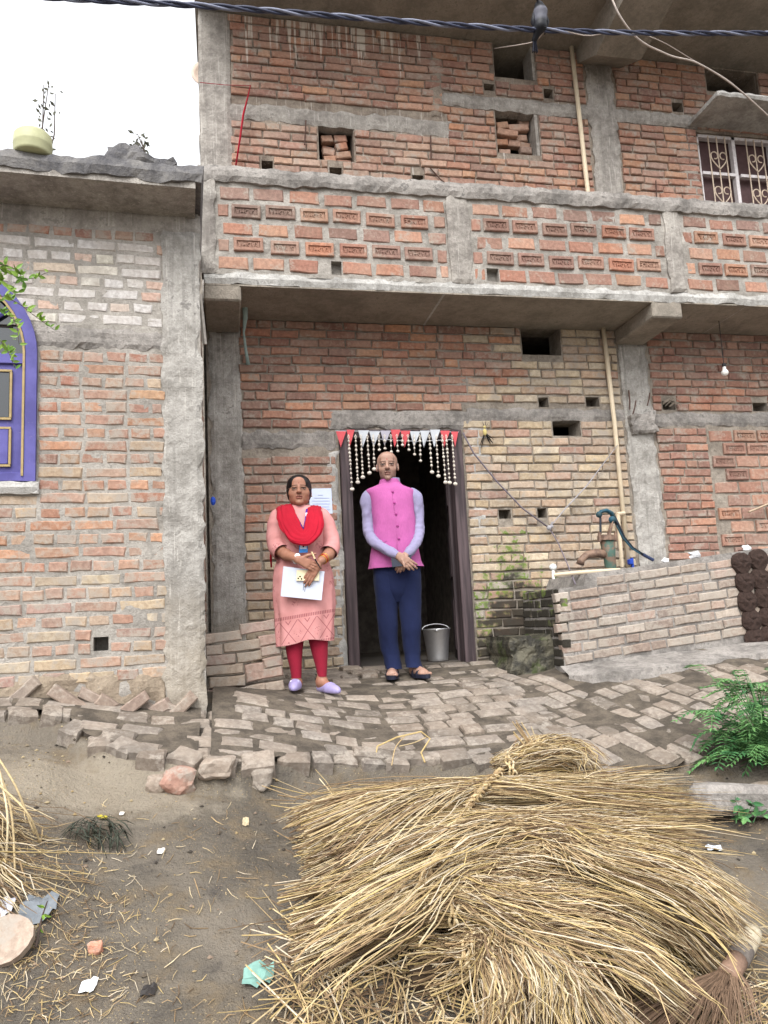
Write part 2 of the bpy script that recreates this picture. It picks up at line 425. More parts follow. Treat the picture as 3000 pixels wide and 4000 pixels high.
def frog_shape(L, Hh, text, depth=.06):
    a, bb = L/2, Hh/2; fx, fz = L/2-.022, Hh/2-.027; dp = .012
    V = [(-a, 0.004, -bb), (a, .004, -bb), (a, .004, bb), (-a, .004, bb), (-a+.006, -.001, -bb+.006), (a-.006, -.001, -bb+.006), (a-.006, -.001, bb-.006), (-a+.006, -.001, bb-.006),
         (-fx, -.001, -fz), (fx, -.001, -fz), (fx, -.001, fz), (-fx, -.001, fz), (-fx+.006, dp, -fz+.006), (fx-.006, dp, -fz+.006), (fx-.006, dp, fz-.006), (-fx+.006, dp, fz-.006),
         (-a, depth, -bb), (a, depth, -bb), (a, depth, bb), (-a, depth, bb)]
    F = []
    for s, t_ in ((0, 4), (4, 8), (8, 12)):
        for k in range(4): F.append((s+k, s+(k+1) % 4, t_+(k+1) % 4, t_+k))
    F.append((12, 13, 14, 15))
    for k in range(4): F.append((16+k, 16+(k+1) % 4, (k+1) % 4, k))
    cu = bpy.data.curves.new('lettering', 'FONT'); cu.body = text; cu.size = .058; cu.extrude = .0040; cu.align_x = 'CENTER'; cu.align_y = 'CENTER'
    cu.resolution_u = 1; cu.offset = .0012
    to = bpy.data.objects.new('lettering', cu); COL.objects.link(to)
    bpy.context.view_layer.update()
    me = bpy.data.meshes.new_from_object(to.evaluated_get(bpy.context.evaluated_depsgraph_get()))
    w = max(v.co.x for v in me.vertices)-min(v.co.x for v in me.vertices); sc = min(1.0, (2*fx-.02)/w)
    b = len(V)
    # turned upside down, as the bricks are laid
    V += [(-v.co.x*sc, dp-.004-v.co.z, -v.co.y) for v in me.vertices]
    F += [tuple(b+i for i in p.vertices) for p in me.polygons]
    bpy.data.objects.remove(to); bpy.data.meshes.remove(me); bpy.data.curves.remove(cu)
    return V, F
SHAPES = {}
for i in range(10): SHAPES[('s', i)] = brick_shape(.222, .066, 100+i)
for i in range(7): SHAPES[('h', i)] = brick_shape(.107, .066, 200+i)
for i in range(6): SHAPES[('e', i)] = brick_shape(.226, .110, 300+i)
for i in range(4): SHAPES[('q', i)] = brick_shape(.110, .110, 350+i)
for i, tx in enumerate(('RADHA', 'RADHA', 'RADHA', 'PRINCE', 'STAR')): SHAPES[('f', i)] = frog_shape(.226, .110, tx)
REFDIM = {'s': (.222, .066, 10), 'h': (.107, .066, 7), 'e': (.226, .110, 6), 'q': (.11, .11, 4), 'f': (.226, .11, 5)}
_bmesh = {}
def brick_mesh(kind, i, style):
    k = (kind, i, style)
    if k not in _bmesh:
        _bmesh[k] = mesh_from('brick', *SHAPES[(kind, i)], BM[style][0], smooth=False)
    return _bmesh[k]

def brick_rec(M, u, z, L, H, col, style, pro=.006, kind=None, rot=0.0, y=0.0):
    if kind is None: kind = 's' if L > .15 else 'h'
    L0, H0, nv = REFDIM[kind]
    T = (M or Matrix.Identity(4)) @ Matrix.Translation((u, y-pro, z)) @ Matrix.Rotation(rot, 4, 'Y') @ Matrix.Rotation(random.gauss(0, .012), 4, 'Z') @ Matrix.Diagonal((L/L0, 1, H/H0, 1))
    i = random.randrange(nv) if kind != 'f' else random.choices(range(5), (3, 3, 3, 1.4, 1))[0]
    if random.random() < .5 and kind != 'f': T = T @ Matrix.Rotation(math.pi, 4, 'Y')
    return (T, kind, i, col, style)

def put_bricks(parent, recs, limit=300):
    """largest in the picture become objects; what is past the limit becomes one mass"""
    def size(r):
        x, y, z = proj(r[0].translation)
        inside = -60 < x < 3060 and -60 < y < 4060
        return (1 if inside else 0, r[0].to_scale().x*REFDIM[r[1]][0]/max(z, .1))
    recs = sorted(recs, key=size, reverse=True)
    for r in recs[:limit]:
        if size(r)[0] == 0: break
        o = bpy.data.objects.new('brick', brick_mesh(r[1], r[2], r[4])); COL.objects.link(o)
        attach(o, parent); o.matrix_basis = r[0]; o.color = (*r[3], 1.0)
    n0 = min(limit, sum(1 for r in recs if size(r)[0] == 1))
    rest = recs[n0:]
    if rest:
        for st in sorted(set(r[4] for r in rest)):
            mb = MB()
            for r in rest:
                if r[4] != st: continue
                V, F = SHAPES[(r[1], r[2])]
                A = np.array(r[0]); W = np.array(V)@A[:3, :3].T+A[:3, 3]; mb.raw(W, F, tuple(r[3]))
            o = mb.build('brick_courses', BM[st][1], parent); o['kind'] = 'stuff'

def subtract(ints, a, b):
    out = []
    for s, e in ints:
        if b <= s or a >= e: out.append((s, e)); continue
        if a > s: out.append((s, a))
        if b < e: out.append((b, e))
    return out
def lay(M, u0, u1, z0, z1, blocks, course, colf, style, joint=.0115, pro=(.005, .014), bond='mix', toothed=.02, y=0.0, lim=None, jz=.0025):
    recs = []; nrow = int(round((z1-z0)/course)); c = (z1-z0)/nrow
    for k in range(nrow):
        zc = z0+(k+.5)*c
        ints = [(u0+random.uniform(-toothed, toothed), u1+random.uniform(-toothed, toothed))]
        for b in blocks:
            if zc+c*.42 > b[2] and zc-c*.42 < b[3]: ints = subtract(ints, b[0], b[1])
        for (s, e) in ints:
            u = s
            if e-s < .05: continue
            first = True
            while u < e-.03:
                if bond == 'eng': hdr = (k % 2 == 0)
                else: hdr = random.random() < .22
                L = random.gauss(.107, .006) if hdr else random.gauss(.222, .008)
                if first and k % 2 == 1 and bond != 'eng': L *= random.uniform(.45, .75)
                first = False
                L = max(.05, min(L, e-u-.002))
                if e-(u+L) < .045: L = e-u-.004
                H = c-joint*random.uniform(.8, 1.25)
                if L > .03:
                    recs.append(brick_rec(M, u+L/2, zc+random.gauss(0, jz), L, H, colf(u+L/2, zc), style, random.uniform(*pro), rot=random.gauss(0, .006), y=y))
                u += L+joint*random.uniform(.7, 1.5)
    return recs

def pick(*cs):
    c = random.choice(cs); k = random.uniform(.80, 1.16); l = .3*c[0]+.6*c[1]+.1*c[2]; s_ = random.uniform(.54, .80)
    return tuple(min(.9, (l+(q-l)*s_)*k) for q in c)
RED = [srgb(176, 108, 78), srgb(184, 118, 84), srgb(164, 100, 76), srgb(192, 128, 90), srgb(172, 116, 92), srgb(156, 96, 76)]
ORA = [srgb(190, 124, 78), srgb(182, 114, 80), srgb(196, 134, 88)]
TAN = [srgb(198, 176, 136), srgb(190, 166, 126), srgb(204, 186, 150), srgb(192, 164, 128), srgb(190, 158, 126)]
PINK = [srgb(184, 136, 110), srgb(190, 146, 118), srgb(178, 128, 104)]

def rect(a, b, c, d, Y):
    """photo rectangle (x0,y0,x1,y1) measured on the plane y=Y -> u0,u1,z0,z1"""
    q = [P(a, b, Y), P(c, b, Y), P(c, d, Y), P(a, d, Y)]
    return ((q[0][0]+q[3][0])/2, (q[1][0]+q[2][0])/2, (q[2][2]+q[3][2])/2, (q[0][2]+q[1][2])/2)

# ================================================================== main brick house
house = empty('brick_house', (2.5, 0, 0), label='unplastered two-storey brick house with concrete frame and projecting balcony', cat='house')
ZS = 2.875                                # balcony soffit
# ---- ground floor wall
h_vent = rect(2038, 1278, 2190, 1386, 0); h_vent2 = rect(2160, 1642, 2268, 1702, 0)
putlog = [rect(2105, 1552, 2142, 1590, 0), rect(2290, 1550, 2342, 1588, 0), rect(1950, 1990, 1996, 2026, 0), rect(2100, 1985, 2136, 2022, 0), rect(2942, 1572, 3000, 1606, 0), rect(2590, 1566, 2640, 1600, 0)]
DOOR = (.93, 1.965, -.3, 1.955)
gh = [(*DOOR, .23, False), (*h_vent, .23, False), (*h_vent2, .23, False)]+[(*p_, .16, True) for p_ in putlog]
wall_g = wall_sheet('ground_floor_wall', -.10, 7.2, -.35, ZS+.02, gh, M_MORTAR_G, house, seed=1.0, y=.006)
blocks = [(a-.012, b+.012, c-.005, d+.005) for a, b, c, d, *_ in gh]
blocks[0] = (.90, 1.99, -1, 2.12)
blocks += [(-.2, .93, 1.80, 1.955), (1.99, 3.5, 2.035, 2.15), (3.75, 7, 1.995, 2.125), (3.46, 3.775, -1, 3)]
def col_gf(u, z):
    if u > 3.7: return pick(*RED[:3], RED[4], RED[5], srgb(150, 92, 76))
    if u < .93: return pick(*(RED if z > 1.2 else PINK+TAN if z > .5 else TAN))
    t = (u-2.05)/.6 if z > 2.1 else (u-1.6)
    if z > 2.1 and random.random() > t: return pick(*RED, *ORA)
    if z < .75 and random.random() < .5: return pick(srgb(176, 168, 156), srgb(160, 150, 138), *PINK)
    return pick(*TAN) if random.random() > .10 else pick(*PINK)
recs = lay(None, .17, 3.47, 0.0, ZS-.005, blocks, .0752, col_gf, 'tan')
for i, r in enumerate(recs):
    u, z = r[0].translation.x, r[0].translation.z
    if u < 2.15 and z > 1.95: recs[i] = (*r[:4], 'red')
recs2 = lay(None, 3.78, 7.1, .2, ZS-.005, blocks+[(4.27, 5.6, -1, 2.0)], .0752, col_gf, 'red')
# blocked-up opening with frogged bricks laid on edge
for k in range(15):
    z = .25+k*.118
    u = 4.30+(.12 if k % 2 else 0)
    while u < 5.45:
        fk = 'f' if random.random() < .45 else 'e'
        recs2.append(brick_rec(None, u+.113, z, .222, .102, pick(*RED, srgb(140, 84, 72)), 'red', .017 if fk == 'f' else .005, kind=fk, rot=random.gauss(0, .01))); u += .243
put_bricks(wall_g, recs+recs2)
rough_slab('column', -.08, .165, -.25, 2.76, -.012, .2, M_CONC, house, amp=.010, edge=.018)
rough_slab('column', 3.485, 3.755, -.1, 2.74, -.018, .2, M_CONC, house, amp=.014, edge=.02)
rough_slab('tie_band', .14, .925, 1.80, 1.945, -.006, .1, M_ROUGH, house, amp=.010, edge=.02)
rough_slab('lintel', .86, 2.06, 1.962, 2.115, -.016, .2, M_ROUGH, house, amp=.010, edge=.016)
rough_slab('tie_band', 2.03, 3.50, 2.035, 2.145, -.008, .1, M_ROUGH, house, amp=.008, edge=.012)
rough_slab('tie_band', 3.74, 7.1, 1.995, 2.12, -.010, .1, M_ROUGH, house, amp=.010, edge=.016)
rough_slab('joint_patch', 3.50, 3.74, 1.92, 2.10, -.075, .0, M_ROUGH, house, amp=.03, edge=.04, res=.02)
rough_slab('mortar_patch', 2.03, 2.22, 1.55, 2.03, -.002, .02, M_PALE, house, amp=.008, edge=.05, res=.025)
rough_slab('mortar_patch', 2.02, 2.16, .72, 1.32, -.001, .02, M_PALE, house, amp=.008, edge=.05, res=.025)
rough_slab('mortar_patch', 1.80, 2.15, 2.16, 2.42, -.001, .02, M_MORTAR, house, amp=.009, edge=.06, res=.025)
rough_slab('mortar_patch', .84, .925, .05, 1.78, -.008, .02, M_PALE, house, amp=.008, edge=.03, res=.025)
# ---- balcony: slab, beams, parapet
YB = -.62
M_PALEB = M_PALE
rough_slab('balcony_slab', -.10, 7.2, ZS, 2.965, YB-.015, .0, M_PALEB, house, amp=.012, edge=.012, res=.04)
sof = MB(); sof.box((3.55, YB/2, ZS-.004), (7.3, -YB+.01, .012)); so = sof.build('balcony_soffit', M_SOFFIT, house)
for (a, b, zb, fr) in ((-.10, .165, 2.755, YB-.005), (3.46, 3.73, 2.74, YB-.01)):
    mb = MB(); n = 12
    for i in range(1): mb.box(((a+b)/2, fr/2, (zb+ZS)/2-.004), (b-a, -fr, ZS-zb), bev=.012)
    mb.build('cantilever_beam', M_SOFFIT, house)
para = wall_sheet('parapet', -.10, 7.2, 2.95, 3.70, [(a, b, 2.985, 3.095, .07, True) for a, b in ((.835, .915), (2.06, 2.16))], M_MORTAR_PALE, house, y=YB, seed=3.0, amp=.007)
mb = MB(); mb.box((3.55, YB+.10, 3.33), (7.3, .05, .74)); mb.build('parapet_back', M_MORTAR, house)
precs = []
posts = [(-.115, -.01), (1.765, 1.94), (3.645, 3.80), (5.5, 5.65)]
rows = [2.972+.137*(k+.5) for k in range(5)]
drain = [(.835, .915), (2.06, 2.16)]
for k, z in enumerate(rows):
    for j in range(len(posts)):
        s = posts[j][1]+.02; e = posts[j+1][0]-.02 if j+1 < len(posts) else 7.1
        u = s+([.0, .11, .04, .10, .02][k]) 
        if u-s > .09: precs.append(brick_rec(None, s+.04, z, .075, .10, pick(*RED), 'para', .004, kind='q', y=YB))
        while u < e-.05:
            L = min(random.uniform(.205, .222), e-u)
            if k == 0 and any(u < d[1] and u+L > d[0] for d in drain): 
                dd = [d for d in drain if u < d[1] and u+L > d[0]][0]
                if dd[0]-u > .07: precs.append(brick_rec(None, (u+dd[0])/2-.006, z, dd[0]-u-.012, .10, pick(*RED, *ORA), 'para', .004, kind='q', y=YB))
                u = dd[1]+.01; continue
            cl = pick(*RED, ORA[0], RED[0], srgb(150, 100, 84), srgb(142, 98, 84), srgb(150, 100, 84))
            if k in (1, 3): knd = 'f' if L > .2 else 'q'
            else: knd = 'e' if L > .15 else 'q'
            precs.append(brick_rec(None, u+L/2, z+random.gauss(0, .004), L, .104 if knd == 'f' else random.uniform(.090, .104), cl, 'para', .019 if knd == 'f' else random.uniform(.004, .010), kind=knd, rot=random.gauss(0, .012), y=YB))
            u += L+random.uniform(.032, .055)
put_bricks(para, precs)
for a, b in posts:
    rough_slab('parapet_post', a, b, 2.955, 3.70, YB-.024, YB+.1, M_CONC_UP, house, amp=.008, edge=.012)
rough_slab('parapet_coping', -.125, 7.2, 3.665, 3.79, YB-.036, YB+.14, M_ROUGH, house, amp=.014, edge=.016, res=.035)
# ---- upper storey
u_w1 = rect(1245, 478, 1382, 626, 0); u_w2 = rect(1940, 428, 2106, 600, 0); u_w3 = rect(1930, 165, 2090, 305, 0); u_w4 = rect(2760, 275, 2960, 362, 0)
u_put = [rect(1022, 626, 1066, 662, 0), rect(1288, 652, 1336, 698, 0), rect(1612, 682, 1656, 720, 0), rect(2126, 345, 2162, 382, 0), rect(1892, 326, 1932, 352, 0), rect(2628, 400, 2668, 436, 0)]
WIN = (4.53, 5.78, 4.00, 4.90)
uh = [(*u_w1, .24, False), (*u_w2, .24, False), (*u_w3, .23, False), (*u_w4, .23, False), (*WIN, .2, False)]+[(*q, .17, True) for q in u_put]
wall_u = wall_sheet('upper_wall', -.10, 7.2, 3.0, 5.62, uh, M_MORTAR_UP, house, seed=7.0, y=.008)
ub = [(a-.012, b+.012, c-.005, d+.005) for a, b, c, d, *_ in uh]
ub += [(-.2, 2.04, 4.63, 4.79), (2.0, 4.55, 4.925, 5.06), (3.40, 3.70, 3, 6)]
def col_up(u, z):
    if u < 2.0 and z < 4.65: return pick(*PINK, srgb(178, 120, 96))
    return pick(*RED, *ORA, PINK[2])
recs = lay(None, .15, 3.41, 3.86, 5.61, ub, .0752, col_up, 'up')
recs += lay(None, 3.71, 7.1, 3.86, 5.61, ub, .0752, col_up, 'up')
# loose bricks packed into two of the openings
for (a, b, c, d), rowsn in ((u_w1, 4), (u_w2, 6)):
    for k in range(rowsn):
        z = c+.036+k*.072; u = a+.03+random.uniform(0, .03)
        while u < b-.06:
            L = random.choice((.10, .11, .20)); L = min(L, b-.02-u)
            if L > .06 and random.random() > (.35 if k == rowsn-1 else .08):
                recs.append(brick_rec(None, u+L/2, z, L, .066, pick(*ORA, PINK[0], srgb(196, 140, 104)), 'red', -.04-random.uniform(0, .09), rot=random.gauss(0, .09)))
            u += L+.008
put_bricks(wall_u, recs)
rough_slab('column', -.12, .14, 3.0, 5.62, -.014, .2, M_CONC_UP, house, amp=.006, edge=.010)
rough_slab('column', 3.42, 3.69, 3.0, 5.6, -.016, .2, M_CONC_UP, house, amp=.010, edge=.022)
rough_slab('tie_band', .10, 2.06, 4.635, 4.78, -.010, .1, M_CONC_UP, house, amp=.010, edge=.016)
rough_slab('tie_band', 1.98, 4.55, 4.93, 5.06, -.012, .1, M_CONC_UP, house, amp=.010, edge=.014)
rough_slab('mortar_patch', 1.88, 2.02, 4.80, 5.42, -.002, .02, M_MORTAR_UP, house, amp=.012, edge=.05, res=.025)
rough_slab('mortar_patch', 4.33, 4.52, 4.02, 4.90, -.001, .02, M_MORTAR, house, amp=.008, edge=.05, res=.025)
# filled board on the vent reveal
for (a, b, c, d) in (u_w3, u_w2):
    mb = MB(); mb.box((b-.02, .10, (c+d)/2), (.03, .19, d-c)); mb.build('vent_reveal', M_CONC_UP, house)
# roof slab with drip beam
rough_slab('roof_slab', -.14, 7.4, 5.62, 5.76, -.95, 4.0, M_SOFFIT, house, amp=.006, edge=.01, res=.08)
for (a, b) in ((3.40, 3.72),):
    mb = MB()
    pr = [(0.02, 5.50), (-.35, 5.30), (-.93, 5.42), (-.93, 5.63), (.02, 5.63)]
    V = [(x, y, z) for x in (a-.06, b+.06) for y, z in pr]; n = 5
    mb.raw(V, [tuple(range(n)), tuple(range(2*n-1, n-1, -1))]+[(i, i+n, (i+1) % n+n, (i+1) % n) for i in range(n)])
    mb.build('roof_beam', M_SOFFIT, house)
rough_slab('awning', 4.44, 6.3, 4.945, 4.992, -.46, .02, M_PALE, house, amp=.008, edge=.01)
# house body behind the front
mb = MB()
for c_, d_ in (((-.11, 2.0, 2.8), (.03, 3.6, 6.0)), ((7.2, 2.0, 2.8), (.03, 4.0, 6.0)), ((3.5, 4.0, 2.8), (7.4, .03, 6.0))): mb.box(c_, d_)
mb.build('rear_walls', M_MORTAR, house)
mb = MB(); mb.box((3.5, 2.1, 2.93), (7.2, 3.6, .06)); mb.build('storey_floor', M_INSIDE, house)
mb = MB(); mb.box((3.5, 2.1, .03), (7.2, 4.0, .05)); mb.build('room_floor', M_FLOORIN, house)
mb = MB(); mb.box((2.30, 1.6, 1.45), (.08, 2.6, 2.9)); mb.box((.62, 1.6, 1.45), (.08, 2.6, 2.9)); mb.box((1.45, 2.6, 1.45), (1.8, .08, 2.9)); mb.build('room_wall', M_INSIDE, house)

# ---- door frame and open leaf
M_WOOD = (lambda t: t.fin(t.mix(t.ramp(t.noise(t.pos((30, 30, 1.6)), 1.0, 5, .6), .35, .7), srgb(52, 43, 46), srgb(92, 78, 80)), .65, .35))(NT('weathered_purple_wood'))
door = MB()
def jamb(x0, x1, z0, z1, y0=-.035, y1=.10): 
    mb = MB(); mb.box(((x0+x1)/2, (y0+y1)/2, (z0+z1)/2), (x1-x0, y1-y0, z1-z0), bev=.006); return mb
df = jamb(.935, 1.022, .0, 1.95).build('door_jamb', M_WOOD, house)
jamb(1.870, 1.962, .0, 1.95).build('door_jamb', M_WOOD, house)
jamb(1.022, 1.870, 1.875, 1.95).build('door_head', M_WOOD, house)
RL = Matrix.Rotation(RD(-15), 3, 'Z'); LO = Vector((1.87, .11, 0))
dl = MB(); dl.box(LO+RL @ Vector((0, .31, .95)), (.035, .62, 1.80), RL, bev=.004)
leaf = dl.build('door_leaf', M_WOOD, house)
for z in (.35, .95, 1.55):
    mb = MB(); mb.box(LO+RL @ Vector((-.021, .31, z)), (.012, .50, .42), RL, bev=.004); mb.build('door_panel', M_WOOD, leaf)
dl = MB(); dl.box((1.905, .06, .93), (.022, .10, 1.78), bev=.003); dl.build('door_edge_board', M_WOOD, house)

# ---- grilled window upstairs
M_WPAINT = plain('white_window_paint', srgb(206, 200, 200), .5)
M_SHUT = plain('brown_shutter', srgb(84, 62, 62), .6)
M_GRILL = plain('cream_grille_paint', srgb(196, 178, 158), .5)
a, b, c, d = WIN
mb = MB(); mb.box(((a+b)/2, .06, d-.015), (b-a, .06, .03)); mb.box((a+.015, .06, (c+d)/2), (.03, .06, d-c)); mb.box((b-.015, .06, (c+d)/2), (.03, .06, d-c))
wf = mb.build('window_frame', M_WPAINT, house)
for x in (4.94, 5.36):
    mb = MB(); mb.box((x, .055, (c+d)/2), (.035, .05, d-c)); mb.build('mullion', M_WPAINT, wf)
for i in range(3):
    x0 = a+.03+i*.415
    mb = MB(); mb.box((x0+.19, .05, 4.50), (.36, .045, .03)); mb.build('transom', M_WPAINT, wf)
    mb = MB(); mb.box((x0+.19, .12, (c+d)/2), (.40, .02, d-c)); mb.build('shutter', M_SHUT, wf)
    mb = MB(); xc = x0+.19
    for dx in (-.09, .0, .09): mb.tube([(xc+dx, .02, c), (xc+dx, .02, d-.02)], .006, 6)
    gb = mb.build('grille_bars', M_GRILL, wf)
    for zc in (4.66, 4.30):
        mb = MB()
        for s in (-1, 1):
            pts = []
            for k in range(22):
                t = k/21
                if t < .45: q = t/.45; pts.append((xc+s*(.0+.085*math.sin(q*math.pi/2)), .012, zc-.12+.13*q))
                else:
                    q = (t-.45)/.55*1.6*math.pi; rr = .042*(1-.35*(t-.45)/.55)
                    pts.append((xc+s*(.045+rr*math.cos(q)), .012, zc+.012+rr*math.sin(q)*1.1))
            mb.tube(pts, .006, 5)
        mb.build('heart_scroll', M_GRILL, wf)

# ================================================================== left house
ML = Matrix.Translation((-.11, -1.40, 0)) @ Matrix.Rotation(RD(2.5), 4, 'Z')
def LP(u, out, z): return np.array(ML @ Vector((u, -out, z)))
def lrect(a, b, c, d):
    r_ = rect(a, b, c, d, -1.42); return (r_[0]+.11, r_[1]+.11, r_[2], r_[3])
lhouse = empty('neighbour_house', LP(-1.2, 0, 0), label='single-storey brick house with purple arched window and dark flat roof edge', cat='house')
WL = (-2.0, -.915, 1.275, 2.02)            # window body; arch above
l_hole = lrect(365, 2488, 424, 2542)
lh = [(*WL, .2, True), (-1.96, -.955, 2.0, 2.20, .2, True), (-1.86, -1.055, 2.19, 2.38, .2, True), (-1.72, -1.195, 2.37, 2.50, .2, True), (*l_hole, .15, True)]
wall_l = wall_sheet('wall', -3.2, .0, -.3, 2.97, lh, M_MORTAR_PALE, lhouse, M=ML, seed=13.0)
lb = [(a-.01, b+.01, c-.005, d+.005) for a, b, c, d, *_ in lh]
lb += [(-.95, .2, 2.07, 2.20), (-3.2, -.9, 1.21, 1.275)]
def col_l(u, z):
    if z > 2.2: return pick(srgb(196, 188, 180), srgb(204, 198, 192), srgb(188, 172, 160), srgb(190, 150, 130), srgb(200, 196, 194)) if z < 2.72 else pick(*RED, *PINK, srgb(190, 176, 162))
    if z < .75: return pick(*TAN, *PINK, srgb(176, 130, 118))
    return pick(*ORA, *RED[:3], *PINK, TAN[3], srgb(186, 140, 96))
recs = lay(ML, -3.1, -.215, .14, 2.83, lb, .0760, col_l, 'grey', bond='eng', joint=.015, pro=(.001, .007), toothed=.014)
for i, r in enumerate(recs):
    if 2.2 < r[0].translation.z < 2.74: recs[i] = (*r[:3], tuple(min(.62, q*1.45) for q in r[3]), 'para')
put_bricks(wall_l, recs)
rough_slab('column', -.225, .0, -.2, 2.84, -.02, .25, M_CONC, lhouse, M=ML, amp=.010, edge=.018)
rough_slab('wall_plate', -3.2, .01, 2.82, 2.965, -.008, .2, M_CONC_UP, lhouse, M=ML, amp=.006, edge=.008)
rough_slab('tie_band', -.955, -.03, 2.07, 2.20, -.012, .1, M_ROUGH, lhouse, M=ML, amp=.012, edge=.03)
rough_slab('window_sill', -2.2, -.90, 1.205, 1.275, -.04, .1, M_PALE, lhouse, M=ML, amp=.006, edge=.008)
rough_slab('plinth', -3.2, -.20, -.3, .20, -.006, .1, M_PLASTER, lhouse, M=ML, amp=.016, edge=.05)
rough_slab('roof_slab', -3.4, .015, 2.965, 3.07, -.36, 3.0, M_DARKROOF, lhouse, M=ML, amp=.014, edge=.016, res=.04)
mb = MB(); 
for c_, d_ in (((-1.7, -.165, 2.965), (3.36, .35, .05)),):
    mb.box(ML @ Vector(c_), d_, R=Matrix.Rotation(RD(2.5), 3, 'Z'))
mb.build('roof_soffit', M_CONC_UP, lhouse)
# flank towards the gap: narrow alley side
mb = MB(); mb.box((-1.75, 3.2, 1.35), (3.3, .05, 3.2)); mb.box((-.12, 3.3, 2.6), (.30, .05, 5.6)); mb.build('rear_wall', M_MORTAR, lhouse)  # second box is an added plug shutting the sky out of the gap
mb = MB(); mb.box(ML @ Vector((-.03, 1.6, 1.5)), (.04, 3.0, 2.9), R=Matrix.Rotation(RD(0.5), 3, 'Z')); flank = mb.build('flank_wall', M_MORTAR, lhouse)
frec = []
MF = Matrix.Translation(ML @ Vector((-.006, .26, 0))) @ Matrix.Rotation(RD(90.5), 4, 'Z')
frec = lay(MF, 0, 1.1, .3, 2.8, [], .076, col_l, 'grey', pro=(.0, .008))
put_bricks(flank, frec, 0)
rough_slab('roof_rubble', -.52, -.16, 3.03, 3.16, -.33, -.10, M_DARKROOF, lhouse, M=ML, amp=.03, edge=.05)
# thin plank stuck in the gap between the houses
mb = MB(); A = P(780, 1150, -1.2); B = P(800, 1345, -1.2)
mb.tube([A, B], .014, 4); tag(mb.build('plank', plain('grey_plank', srgb(170, 164, 156), .9)), 'thin weathered grey plank wedged upright between the two houses', 'plank')

# ---- purple arched window
M_PURP = (lambda t: (t.bump(t.noise(t.pos((6, 6, 1)), 14, 4, .6), .25, .004), t.fin(t.mix(t.ramp(t.noise(t.pos(), 22, 5, .65), .60, .74, 0, .6), t.mix(t.ramp(t.noise(t.pos(), 5, 4, .6), .35, .65), srgb(68, 64, 126), srgb(88, 84, 150)), srgb(120, 112, 150)), .55, .35))[1])(NT('purple_paint'))
M_OCH = plain('ochre_trim_paint', srgb(158, 138, 96), .6)
def glass_mat():
    t = NT('window_glass'); return t.fin(srgb(28, 34, 38), .04, .9)
M_GLASS = glass_mat()
wc = -1.4575; wr = .5425; z0 = 1.275; zsp = 2.02
win = empty('arched_window', LP(wc, 0, z0), label='purple painted arched wooden window with ochre beading', cat='window')
def arch_pts(r, n=24, x=wc, zz=zsp): return [(x+r*math.cos(math.pi*k/n), zz+r*math.sin(math.pi*k/n)) for k in range(n+1)]
def strip(name, outer, inner, y0, y1, mat, parent):
    """frame strip between two outlines of equal length (u,z), open path"""
    n = len(outer); V = []; F = []
    for (a, b) in zip(outer, inner):
        V += [(a[0], y0, a[1]), (b[0], y0, b[1]), (b[0], y1, b[1]), (a[0], y1, a[1])]
    for i in range(n-1):
        for k in range(4): F.append((4*i+k, 4*i+(k+1) % 4, 4*i+4+(k+1) % 4, 4*i+4+k))
    F += [(0, 1, 2, 3), (4*n-1, 4*n-2, 4*n-3, 4*n-4)]
    V = [tuple(ML @ Vector(v)) for v in V]
    mb = MB(); mb.raw(V, F); return mb.build(name, mat, parent)
def outline(r, zb): return [(wc+r, zb)]+arch_pts(r)+[(wc-r, zb)]
strip('frame', outline(wr, z0), outline(wr-.06, z0), -.03, .08, M_PURP, win)
strip('beading', outline(wr-.062, z0+.03), outline(wr-.074, z0+.03), -.036, -.02, M_OCH, win)
def lbox(name, u0, u1, z0_, z1_, y0, y1, mat, parent, bev=.003):
    mb = MB(); mb.box(ML @ Vector(((u0+u1)/2, (y0+y1)/2, (z0_+z1_)/2)), (u1-u0, y1-y0, z1_-z0_), R=Matrix.Rotation(RD(2.5), 3, 'Z'), bev=bev); return mb.build(name, mat, parent)
lbox('sill_rail', wc-wr, wc+wr, z0, z0+.05, -.028, .08, M_PURP, win)
lbox('transom', wc-wr+.06, wc+wr-.06, zsp-.06, zsp, -.02, .07, M_PURP, win)
for s in (-1, 1):
    u0, u1 = (wc+.015, wc+wr-.075) if s > 0 else (wc-wr+.075, wc-.015)
    lf = lbox('leaf', u0, u1, z0+.05, zsp-.06, .0, .05, M_PURP, win)
    for (za, zb, gl) in ((z0+.10, z0+.30, False), (z0+.37, zsp-.11, True)):
        lbox('pane' if gl else 'panel', u0+.07, u1-.07, za, zb, -.006 if gl else -.016, .02, M_GLASS if gl else M_PURP, lf)
        for (p0, p1, q0, q1) in ((u0+.058, u1-.058, za-.014, za-.002), (u0+.058, u1-.058, zb+.002, zb+.014), (u0+.056, u0+.068, za, zb), (u1-.068, u1-.056, za, zb)):
            lbox('beading', p0, p1, q0, q1, -.016, .0, M_OCH, lf, 0)
# fan light: glass half disc with curved glazing bars
gv = [tuple(ML @ Vector((u, .02, z))) for u, z in arch_pts(wr-.06)]; mb = MB(); mb.raw(gv, [tuple(range(len(gv)))]); mb.build('fan_glass', M_GLASS, win)
for ang in (35, 70, 110, 145):
    e = (wc+(wr-.06)*math.cos(RD(ang)), zsp+(wr-.06)*math.sin(RD(ang)))
    m_ = (wc+.2*math.cos(RD(ang))+.03, zsp+.2*math.sin(RD(ang))); mb = MB()
    mb.tube([ML @ Vector((wc+.10*math.cos(RD(ang)), .0, zsp+.10*math.sin(RD(ang)))), ML @ Vector((m_[0], .0, m_[1])), ML @ Vector((e[0], .0, e[1]))], .014, 6); mb.build('glazing_bar', M_PURP, win)
